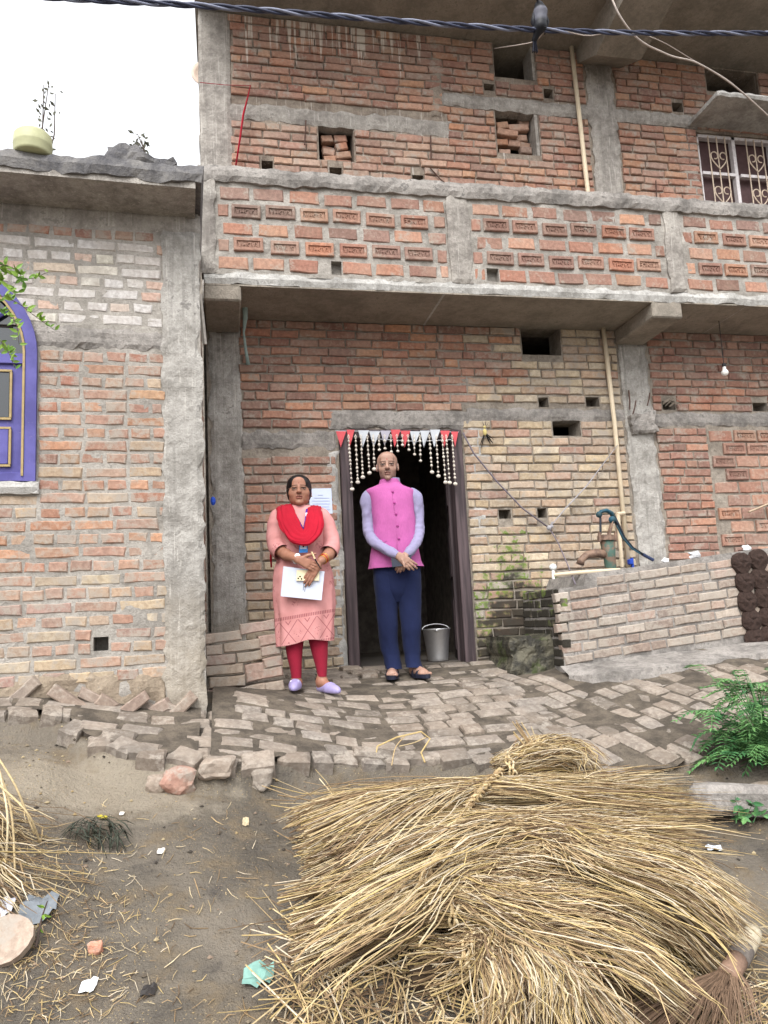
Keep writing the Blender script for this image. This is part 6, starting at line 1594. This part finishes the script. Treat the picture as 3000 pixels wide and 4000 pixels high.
# ================================================================== green branch at the window
M_LEAF = (lambda t: t.fin(t.mix(t.ramp(t.noise(t.pos(), 14, 3, .6), .35, .65), srgb(78, 116, 42), srgb(124, 154, 62)), .5, .3))(NT('young_leaf'))
def leafy(name, stems, label, n_per, size, mat, seed, cat='plant', droop=0.0, stemr=.003):
    r_ = random.Random(seed); e = empty(name, stems[0][0], label=label, cat=cat); ms = MB(); ml = MB()
    for st in stems:
        pts = smooth_path(st, 14); ms.tube(pts, [stemr*(1-.6*i/13) for i in range(14)], 5)
        for k in range(n_per):
            p_ = pts[r_.randrange(2, 14)]; d = np.array([r_.uniform(-1, 1), r_.uniform(-1, .4), r_.uniform(-.5-droop, .9-droop)]); d /= np.linalg.norm(d); w = np.cross(d, [r_.uniform(-1, 1), -1, r_.uniform(-.5, .5)]); w /= np.linalg.norm(w); up = np.cross(w, d); l = size*r_.uniform(.6, 1.2)
            a = [p_, p_+d*l*.3+w*l*.20, p_+d*l*.65+w*l*.17-up*l*.04, p_+d*l-up*l*.12, p_+d*l*.65-w*l*.17-up*l*.04, p_+d*l*.3-w*l*.20]; ml.raw(a, [(0, 1, 2, 3), (0, 3, 4, 5)])
    ms.build('stem', M_STEM if mat is M_LEAF else mat, e, True); lo_ = ml.build('leaves', mat, e); lo_['kind'] = 'stuff'; return e
LY = -2.05
leafy('leafy_branch', [[P(-60, 1010, LY), P(40, 1070, LY), P(110, 1090, LY), P(190, 1062, LY)], [P(-60, 1040, LY), P(30, 1120, LY), P(60, 1150, LY)], [P(-40, 1140, LY), P(80, 1190, LY), P(130, 1230, LY), P(215, 1290, LY)], [P(-40, 1190, LY), P(60, 1260, LY), P(75, 1345, LY)], [P(-60, 1290, LY), P(10, 1340, LY), P(60, 1440, LY)], [P(-50, 1020, LY), P(70, 1060, LY), P(100, 1130, LY)]],
      'thin branch with fresh green leaves drooping in front of the arched window', 26, .042, M_LEAF, 4, 'branch')

# ================================================================== feathery plant at the right edge
M_MARI = (lambda t: t.fin(t.mix(t.ramp(t.noise(t.pos(), 11, 3, .6), .35, .65), srgb(58, 104, 64), srgb(108, 150, 90)), .55, .3))(NT('feathery_leaf'))
pb_ = G(3010, 2985); pl = empty('feathery_plant', pb_, label='bushy green plant with feathery leaves at the pavement edge', cat='plant'); r_ = random.Random(9); ms = MB()
leaflets = []
for k in range(58):
    a = r_.uniform(0, 2*math.pi); rad = r_.uniform(.05, .38); hgt = r_.uniform(.03, .50)
    tip = pb_+np.array([rad*math.cos(a)*.95-.04, rad*math.sin(a)*.7, hgt]); pts = smooth_path([pb_, pb_+(tip-pb_)*.5+np.array([0, 0, .06]), tip], 8); ms.tube(pts, [.006*(1-.7*i/7) for i in range(8)], 5)
    for m_ in range(4):
        o_ = pts[r_.randrange(3, 8)]; d = np.array([math.cos(a+r_.uniform(-1.3, 1.3)), math.sin(a+r_.uniform(-1.3, 1.3))-.25, r_.uniform(-.35, .45)]); d /= np.linalg.norm(d); L_ = r_.uniform(.11, .19); w = np.cross(d, [0, 0, 1.0]); w /= np.linalg.norm(w)+1e-9; mb = MB()
        rp = smooth_path([o_, o_+d*L_*.5+np.array([0, 0, .01]), o_+d*L_+np.array([0, 0, -.03])], 8); mb.tube(rp, .0015, 4)
        for i in range(1, 8):
            for sgn in (-1, 1):
                if i == 7 and sgn > 0: dd = d
                else: dd = w*sgn*.85+d*.55
                dd = dd/np.linalg.norm(dd); l = L_*.40*(1-.40*abs(i-3.5)/3.5); sd_ = np.cross(dd, [0, 0, 1.0]); sd_ /= np.linalg.norm(sd_)+1e-9; b_ = rp[i]
                mb.raw([b_, b_+dd*l*.45+sd_*l*.17, b_+dd*l+np.array([0, 0, -.010]), b_+dd*l*.45-sd_*l*.17], [(0, 1, 2, 3)])
        mb.build('leaf', M_MARI, pl)
ms.build('stem', M_MARI, pl, True)

# ================================================================== rice straw
M_STRAW = tinted('rice_straw', .75, .3, 90, 0, .25)
SCOL = [srgb(206, 184, 142), srgb(190, 165, 124), srgb(214, 196, 160), srgb(170, 144, 108), srgb(196, 172, 120), srgb(148, 124, 94), srgb(212, 197, 172), srgb(122, 100, 78)]
STRAW_F = [(3*j+q, 3*j+(q+1) % 3, 3*j+3+(q+1) % 3, 3*j+3+q) for j in range(5) for q in range(3)]
def straws(mb, pts, rad, n, seed, flare=(1.6, 1.9), wid=.0018, wild=.060, tie=None, squash=.62, over=.12):
    """n stalks that follow an axis, tight at the tie and flaring at the ends"""
    r_ = np.random.default_rng(seed); A = np.array(smooth_path(pts, 24)); T_ = np.gradient(A, axis=0); T_ /= np.linalg.norm(T_, axis=1)[:, None]
    X = np.cross(T_, [0, 0, 1.0]); X /= np.linalg.norm(X, axis=1)[:, None]; U = np.cross(X, T_); t = np.linspace(0, 1, 24); tie = .5 if tie is None else tie
    prof = 1+(flare[0]-1)*sstep(tie, 0, t)+(flare[1]-1)*sstep(tie, 1, t)
    L = np.linalg.norm(A[-1]-A[0]); nc = 18; cang = r_.normal(0, wild*1.8, nc); cup = r_.normal(0, wild*.9, nc); cs0 = r_.uniform(0, .16, nc); cs1 = r_.uniform(0, .20, nc); cph = r_.uniform(0, 6.28, nc)
    for k in range(n):
        rr = math.sqrt(r_.random())*rad; a = r_.random()*2*math.pi; c_ = int((a/6.2832*6+int(rr/rad*3)*6)) % nc; t0 = max(0, r_.normal(0, .06)+cs0[c_]); t1 = min(1, 1-max(0, r_.normal(0, .06)+cs1[c_])); 
        if r_.random() < .78: t0 = r_.uniform(0, .62); t1 = min(1.0, t0+r_.uniform(.25, .48))
        m = 6; tt = np.linspace(t0, t1, m); ix = np.clip(tt*23, 0, 22.999); i0 = ix.astype(int); f = (ix-i0)[:, None]
        def S(B): return B[i0]*(1-f)+B[i0+1]*f
        pr = (S(prof[:, None])); ang = cang[c_]+r_.normal(0, wild*.8); loose = r_.random() < .17
        if loose: ang = r_.normal(0, .38); rr = rad*r_.uniform(.95, 1.15); t0 = r_.uniform(0, .6); t1 = min(1, t0+r_.uniform(.2, .4)); tt = np.linspace(t0, t1, m); ix = np.clip(tt*23, 0, 22.999); i0 = ix.astype(int); f = (ix-i0)[:, None]; a = r_.uniform(.3, 2.8); pr = S(prof[:, None])
        dr = (tt-tie)[:, None]
        C_ = S(A)+S(X)*(rr*math.cos(a)*pr+ang*dr*L)+S(U)*(rr*math.sin(a)*squash*pr+(cup[c_]+r_.normal(0, wild*.5))*dr*L*(0 if loose else 1))+S(X)*.012*np.sin(tt*9+cph[c_])[:, None]+(S(U)*.03*np.sin(np.linspace(0, 3.14, m))[:, None]*r_.random()+S(X)*np.where(np.arange(m) > m//2, r_.normal(0, .04), 0)[:, None]*(np.arange(m)-m//2)[:, None]*.5 if loose else 0)
        C_ += r_.normal(0, .006, (m, 3))
        e_ = r_.random()
        if e_ < over: C_[-1] += (C_[-1]-C_[-2])*r_.uniform(.2, .7)+np.array([0, 0, -.03*r_.random()])
        C_[:, 2] = np.maximum(C_[:, 2], g0(C_[:, 0], C_[:, 1])-.055+.05*r_.random())
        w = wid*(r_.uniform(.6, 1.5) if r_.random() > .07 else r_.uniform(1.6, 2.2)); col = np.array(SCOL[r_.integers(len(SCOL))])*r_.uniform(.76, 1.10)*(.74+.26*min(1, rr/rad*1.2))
        d = np.empty_like(C_); d[1:-1] = C_[2:]-C_[:-2]; d[0] = C_[1]-C_[0]; d[-1] = C_[-1]-C_[-2]; d /= np.linalg.norm(d, axis=1)[:, None]+1e-9
        x = np.stack([d[:, 1]-.2*d[:, 2], .1*d[:, 2]-d[:, 0], .2*d[:, 0]-.1*d[:, 1]], 1); x /= np.linalg.norm(x, axis=1)[:, None]+1e-9
        y = np.stack([d[:, 1]*x[:, 2]-d[:, 2]*x[:, 1], d[:, 2]*x[:, 0]-d[:, 0]*x[:, 2], d[:, 0]*x[:, 1]-d[:, 1]*x[:, 0]], 1)
        ww = np.full((m, 1), w); ww[-1] *= .4; V = np.stack([C_+x*ww, C_-x*ww*.5+y*ww*.8, C_-x*ww*.5-y*ww*.8], 1).reshape(-1, 3)
        mb.raw(V.tolist(), STRAW_F, tuple(col))
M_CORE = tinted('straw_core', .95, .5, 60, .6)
def sheaf(pxs, rad, n, label, seed, tie=.5, flare=(1.6, 1.9), tieband=True, wild=.055, squash=.62):
    pts = [G(a, b, h) for a, b, h in pxs]
    e = empty('straw_sheaf', pts[len(pts)//2], label=label, cat='straw', group='sheaves of rice straw')
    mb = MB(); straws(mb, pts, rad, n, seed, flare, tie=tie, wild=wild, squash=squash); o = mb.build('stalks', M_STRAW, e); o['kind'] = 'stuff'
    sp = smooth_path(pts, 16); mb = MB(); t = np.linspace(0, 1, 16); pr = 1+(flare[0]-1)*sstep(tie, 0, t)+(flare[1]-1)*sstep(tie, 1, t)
    mb.tube([p_-np.array([0, 0, rad*.25]) for p_ in sp[1:-1]], [rad*.62*q for q in pr[1:-1]], 12, col=srgb(70, 56, 42), flat=.6); mb.build('gap_shade_core', M_CORE, e, True)  # filler core, coloured dark to stand in for shade between the stalks
    if tieband:
        i = int(tie*15); d = sp[min(15, i+1)]-sp[max(0, i-1)]; d /= np.linalg.norm(d); x = np.cross(d, [0, 0, 1.0]); x /= np.linalg.norm(x); u = np.cross(x, d); mb = MB()
        for k in range(3): mb.tube([sp[i]+d*(.012*(k-1)+.006*math.sin(a*7+k*2))+x*rad*1.10*math.cos(a)+u*rad*(squash+.10)*math.sin(a) for a in np.linspace(0, 2*math.pi, 36)], .0055, 6, col=SCOL[k])
        mb.build('tie', M_STRAW, e, True)
    return e
sheaf([(1180, 3330, .04), (1400, 3220, .12), (1800, 3130, .14), (2200, 3110, .13), (2640, 3105, .05)], .105, 3300, 'longest straw sheaf at the back of the heap with brushed ends both ways', 21, .45, (1.15, 1.1), False)
sheaf([(1190, 3470, .03), (1420, 3370, .13), (1750, 3290, .18), (2170, 3270, .18), (2680, 3310, .08)], .12, 3300, 'straw sheaf crossing the middle of the heap under the braided rope', 22, .55, (1.25, 1.4), True)
sheaf([(1130, 3700, .02), (1380, 3600, .09), (1650, 3480, .15), (2000, 3420, .16), (2400, 3450, .10)], .11, 2800, 'straw sheaf whose pointed ends reach furthest down the mud on the left', 23, .6, (1.2, 1.4), False)
sheaf([(1950, 3330, .16), (2180, 3330, .20), (2450, 3420, .20), (2680, 3540, .12), (2830, 3660, .04)], .125, 3300, 'tied straw sheaf spreading its frayed end to the right edge', 24, .25, (1.3, 2.1), True)
sheaf([(1640, 3520, .12), (1850, 3540, .17), (2150, 3620, .18), (2430, 3710, .12), (2600, 3830, .03)], .115, 3000, 'straw sheaf lying diagonally with its cut end towards the broom', 25, .2, (1.1, 1.7), True)
sheaf([(1800, 3680, .10), (1990, 3740, .14), (2100, 3850, .13), (2180, 4000, .08), (2230, 4150, .04)], .105, 2500, 'straw sheaf at the bottom of the picture pointing at the viewer', 26, .15, (1.1, 2.0), True)
sheaf([(1930, 3010, .17), (2020, 2985, .20), (2120, 2960, .20), (2230, 2990, .14), (2300, 3050, .08)], .085, 1200, 'small knotted straw bunch perched on top of the heap', 27, .15, (1.1, 1.5), True, .12)
sheaf([(1560, 3800, .02), (1750, 3760, .05), (1950, 3700, .07), (2150, 3680, .10)], .07, 500, 'thin flattened straw bunch between the two lowest sheaves', 28, .6, (1.9, 1.2), False, .12, .5)
# upright stalks stuck in the knotted bunch
mb = MB(); r_ = random.Random(12); b_ = G(2110, 2960, .20)
for k in range(9):
    tpx = (2000+r_.uniform(0, 110), 2785+r_.uniform(0, 90)); a = b_+np.array([r_.uniform(-.04, .04), 0, 0]); d = P(*tpx, b_[1]-.03); mb.tube([a, (a+d)/2+np.array([r_.uniform(-.01, .01), 0, 0]), d], [.004, .0035, .0025], 5, col=SCOL[k % 5])
o = mb.build('upright_stalks', M_STRAW); tag(o, 'stiff straw stalks standing up from the knotted bunch', 'straw', kind='stuff')
# braided straw rope across the heap
_rf = random.Random(5)
rp = smooth_path([G(1960, 3010, .22), G(1880, 3090, .265), G(1800, 3200, .285), G(1720, 3330, .30), G(1650, 3450, .275), G(1635, 3540, .19)], 70); rope = empty('straw_rope', rp[30], label='braided straw rope binding the heap', cat='rope')
for k in range(3):
    mb = MB(); mb.tube([p_+np.array([.010*math.cos(i*.75+k*2.094), .008*math.sin(i*.75+k*2.094), .009*math.sin(i*.75+k*2.094)])*(1+.35*math.sin(i*.31+k)) for i, p_ in enumerate(rp)], .0066, 7, col=SCOL[(1, 0, 3)[k]]); mb.build('strand', M_STRAW, rope, True)
mb = MB()
for i in range(2, 68):
    for q in range(3):
        d = rp[min(69, i+1)]-rp[i-1]; a = rp[i]+np.array([_rf.uniform(-.012, .012), _rf.uniform(-.012, .012), .008]); b = a+d*_rf.uniform(.6, 2.2)+np.array([_rf.uniform(-.02, .02), _rf.uniform(-.02, .02), _rf.uniform(-.005, .015)]); mb.tube([a, b], .0018, 3, col=SCOL[_rf.randrange(7)])
o = mb.build('frayed_stalks', M_STRAW, rope); o['kind'] = 'stuff'
# loose stalks scattered on the mud
def scatter(name, n, region, label, seed, lo=.10, hi=.45, wid=.0024, lift=.01):
    r_ = np.random.default_rng(seed); mb = MB()
    for k in range(n):
        px, py = region(r_); c = G(px, py, .004); a = r_.uniform(0, 2*math.pi); L_ = r_.uniform(lo, hi); bend = r_.normal(0, .3); pts = []
        for q in (-.5, 0, .5):
            x = c[0]+math.cos(a+bend*q)*L_*q; y = c[1]+math.sin(a+bend*q)*L_*q; pts.append((x, y, float(g(x, y))+.003+lift*r_.random()))
        mb.tube(pts, [wid, wid*r_.uniform(.8, 1.3), wid*.5], 3, col=tuple(np.array(SCOL[r_.integers(len(SCOL))])*r_.uniform(.7, 1.05)))
    o = mb.build(name, M_STRAW); return tag(o, label, 'straw', kind='stuff')
scatter('loose_straw', 700, lambda r: (r.uniform(1100, 3000), r.uniform(3600, 4060)), 'loose straw stalks strewn below the heap', 31, .08, .5, .0024, .05)
scatter('straw_bits', 260, lambda r: (r.uniform(300, 3000), r.uniform(3050, 4000)), 'short straw bits trodden into the mud', 32, .015, .09, .0016, .004)
scatter('chaff_litter', 700, lambda r: (abs(r.normal(0, 300)), r.uniform(3250, 3950)), 'chaff and straw litter along the left edge', 33, .01, .06, .0013, .012)
# straw heap at the left edge
hp = empty('straw_heap', G(-120, 3250), label='brown heap of bent straw at the left edge', cat='straw')
mb = MB()
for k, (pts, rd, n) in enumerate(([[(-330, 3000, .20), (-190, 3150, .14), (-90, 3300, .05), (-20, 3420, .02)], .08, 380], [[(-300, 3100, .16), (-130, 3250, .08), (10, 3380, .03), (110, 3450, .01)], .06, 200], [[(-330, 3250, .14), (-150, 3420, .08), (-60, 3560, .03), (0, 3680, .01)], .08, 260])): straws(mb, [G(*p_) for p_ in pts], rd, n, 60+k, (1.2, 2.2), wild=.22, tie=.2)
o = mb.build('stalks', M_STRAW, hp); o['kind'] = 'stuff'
mb = MB(); r_ = random.Random(2)
for (x0, y0, x1, y1, x2, y2) in ((-20, 2940, 60, 3070, 135, 3260), (-10, 2990, 40, 3150, 60, 3420), (-20, 3050, 110, 3180, 160, 3300), (0, 3020, 30, 3200, 20, 3400)):
    mb.tube(smooth_path([G(x0, y0, .30), G(x1, y1, .22), G(x2, y2, .04)], 12), .0042, 5, col=SCOL[r_.randrange(5)])
mb.build('arching_stalks', M_STRAW, hp, True)
# the bent stalk on the pavement
mb = MB(); q = [(1468, 2955, .01), (1474, 2915, .05), (1550, 2880, .10), (1645, 2858, .11), (1680, 2885, .08), (1645, 2940, .03), (1660, 2978, .005)]
mb.tube([G(*p_) for p_ in q], .0045, 6, col=SCOL[4]); mb.tube(smooth_path([G(1582, 2875, .09), G(1545, 2920, .06), G(1530, 2990, .0)], 8), .003, 5, col=SCOL[1]); mb.tube(smooth_path([G(1560, 2915, .03), G(1620, 2900, .05), G(1665, 2880, .08)], 8), .003, 5, col=SCOL[0])
tag(mb.build('bent_stalk', M_STRAW), 'single bent straw stalk arching over the pavement edge', 'straw')

# ================================================================== broom and small litter
br = empty('broom', G(2850, 3800, .05), label='worn twig broom with a taped handle lying at the bottom right', cat='broom'); mb = MB(); r_ = random.Random(4)
hb = G(2850, 3800, .07); ht = G(2945, 3640, .09)
for k in range(260):
    a = r_.uniform(-1, 1); tip = G(2560+r_.uniform(-160, 380)+a*60, 3990+r_.uniform(-60, 90), .02+.03*r_.random()); mb.tube([hb+np.array([a*.03, 0, r_.uniform(-.02, .02)]), (hb+tip)/2+np.array([a*.03, 0, .02]), tip], [.0025, .002, .0012], 3, col=tuple(np.array(srgb(140, 116, 96))*r_.uniform(.6, 1.2)))
o = mb.build('twigs', M_STRAW, br); o['kind'] = 'stuff'
dv = ht-hb
mb = MB(); mb.tube([hb-dv*.1, hb+dv*.3], [.034, .034], 12, col=srgb(150, 122, 104)); hn = mb.build('handle', M_STRAW, br, True)
mb = MB(); mb.tube([hb+dv*.3, hb+dv*.55], [.037, .037], 12, col=srgb(120, 112, 106)); mb.build('tape', M_STRAW, hn, True); mb = MB(); mb.tube([hb+dv*.55, hb+dv*.9, hb+dv*1.0], [.035, .033, .028], 12, col=srgb(196, 184, 160)); mb.build('handle_end', M_STRAW, hn, True)
# long kerb stone at the right
k0 = G(2690, 3095, .05); k1_ = G(3080, 3150, .05); mb = MB(); d = k1_-k0; L_ = np.linalg.norm(d); ang = math.atan2(d[1], d[0])
mb.box((k0+k1_)/2, (L_, .12, .13), Matrix.Rotation(ang, 3, 'Z'), bev=.025, jit=.01); tag(mb.build('kerb_stone', M_ROUGH), 'long broken kerb stone lying at the right edge beyond the straw', 'kerb')
rock('stone', 2960, 3045, 150, 45, srgb(140, 130, 118), 'flat grey stone half sunk behind the kerb stone', 'stone', seed=9)
def scrap(name, px, py, w, h, col, label, seed, rough=.6, cat='litter'):
    c = G(px, py, .012); z = proj(c)[2]; W_ = w/FPX*z; H_ = h/FPX*z*2.0; r_ = random.Random(seed); n = 5; V = []; F = []
    for i in range(n):
        for j in range(n):
            u, v = i/(n-1)-.5, j/(n-1)-.5; x = c[0]+u*W_*(1-.4*abs(v)*r_.random())+.15*W_*v; y = c[1]+v*H_*(1-.3*abs(u)); V.append((x, y, float(g(x, y))+.006+.02*W_/.08*r_.random()))
    F = [(i*n+j, (i+1)*n+j, (i+1)*n+j+1, i*n+j+1) for i in range(n-1) for j in range(n-1)]; mb = MB(); mb.raw(V, F); return tag(mb.build(name, plain(name+'_'+str(seed), srgb(*col), rough), None), label, cat)
scrap('paper_scrap', 5, 3540, 90, 50, (226, 228, 240), 'white paper packet with scribbles at the left edge', 1)
scrap('slate_piece', 150, 3530, 130, 60, (120, 126, 132), 'bluish grey plastic sheet in the straw litter at left', 2)
scrap('teal_wrapper', 1010, 3815, 120, 55, (120, 158, 148), 'pale teal plastic wrapper on the mud left of the heap', 3)
scrap('white_wrapper', 345, 3815, 60, 30, (228, 230, 232), 'crumpled white wrapper near the bottom left', 4)
scrap('yellow_leaf', 400, 3136, 36, 12, (170, 156, 48), 'small bright yellow leaf on the mud', 5)
scrap('white_chip', 628, 3272, 28, 16, (220, 216, 210), 'small white chip in the middle of the mud', 6)
scrap('white_flake', 476, 3104, 18, 12, (220, 214, 206), 'tiny white flake near the yellow leaf', 7)
scrap('red_wrapper', 64, 3602, 26, 22, (190, 62, 56), 'small red wrapper between the slab and the paper packet', 8)
scrap('blue_white_wrapper', 2785, 3280, 70, 20, (206, 216, 226), 'blue and white wrapper at the end of the straw heap', 9)
scrap('dark_leaf', 580, 3845, 60, 30, (46, 42, 40), 'dark curled leaf on the mud near the bottom', 10)
scrap('leaf_scrap', 958, 3132, 26, 24, (186, 170, 140), 'pale dry leaf at the left of the heap', 11)
wd_ = empty('green_weed_clump', G(385, 3235), label='wilted clump of dark green weeds thrown on the mud', cat='weeds'); mb = MB(); r_ = random.Random(6); M_WILT = plain('wilted_green', srgb(54, 58, 48), .7, var=.35)
for k in range(60):
    a = G(300+r_.uniform(0, 170), 3195+r_.uniform(0, 70), .01); b = a+np.array([r_.uniform(-.09, .09), r_.uniform(-.06, .06), 0]); b[2] = float(g(b[0], b[1]))+.02*r_.random(); m_ = (a+b)/2+np.array([0, 0, .03*r_.random()]); mb.tube([a, m_, b], [.003, .006, .001], 4, flat=.35)
o = mb.build('leaves', M_WILT, wd_, True); o['kind'] = 'stuff'
leafy('grass_tuft', [[G(2895, 3210), G(2880, 3150, .06), G(2870, 3110, .09)], [G(2900, 3210), G(2930, 3160, .06), G(2945, 3120, .08)], [G(2930, 3215), G(2900, 3190, .03), G(2870, 3185, .03)], [G(2940, 3215), G(2965, 3180, .04), G(2985, 3190, .03)]], 'tuft of green grass in front of the kerb stone', 8, .05, M_MARI, 8, 'grass', stemr=.002)
leafy('grass_blade_plant', [[G(140, 3700), G(165, 3580, .05), G(185, 3520, .10)]], 'single green grass blade rising from the litter at left', 5, .03, M_LEAF, 9, 'grass', stemr=.005)
leafy('wall_weed', [[G(10, 2672), G(20, 2650, .03), G(40, 2645, .04)], [G(5, 2672), G(0, 2655, .03), G(-20, 2650, .04)]], 'tiny green weed at the foot of the left house', 7, .04, M_MARI, 10, 'weed', stemr=.002)

# ================================================================== clods and grit on the mud
r_ = np.random.default_rng(77); mb = MB(); OCT = np.array([(1, 0, 0), (-1, 0, 0), (0, 1, 0), (0, -1, 0), (0, 0, 1), (0, 0, -1)], float); OF = [(0, 2, 4), (2, 1, 4), (1, 3, 4), (3, 0, 4), (2, 0, 5), (1, 2, 5), (3, 1, 5), (0, 3, 5)]
for k in range(5500):
    x, y = r_.uniform(-1.5, 3.6), r_.uniform(-4.2, -1.4)
    if y > float(yb(x))-.02 and r_.random() > .12: continue
    sz = .0025+.008*r_.random()**5; z = float(g(x, y)); V = OCT*sz*r_.uniform(.6, 1.4, (6, 3))*np.array([1.2, 1.2, .8])
    c0_ = np.array(srgb(*[(96, 86, 74), (128, 116, 98), (66, 60, 54), (172, 156, 124), (160, 140, 104), (140, 122, 106)][r_.integers(6)])); mb.raw(V+np.array([x, y, z+sz*.25]), OF, tuple(c0_))
o = mb.build('mud_clods', tinted('clod', .95, .3, 60, .3)); tag(o, 'clods and grit on the mud', 'clods', kind='stuff')
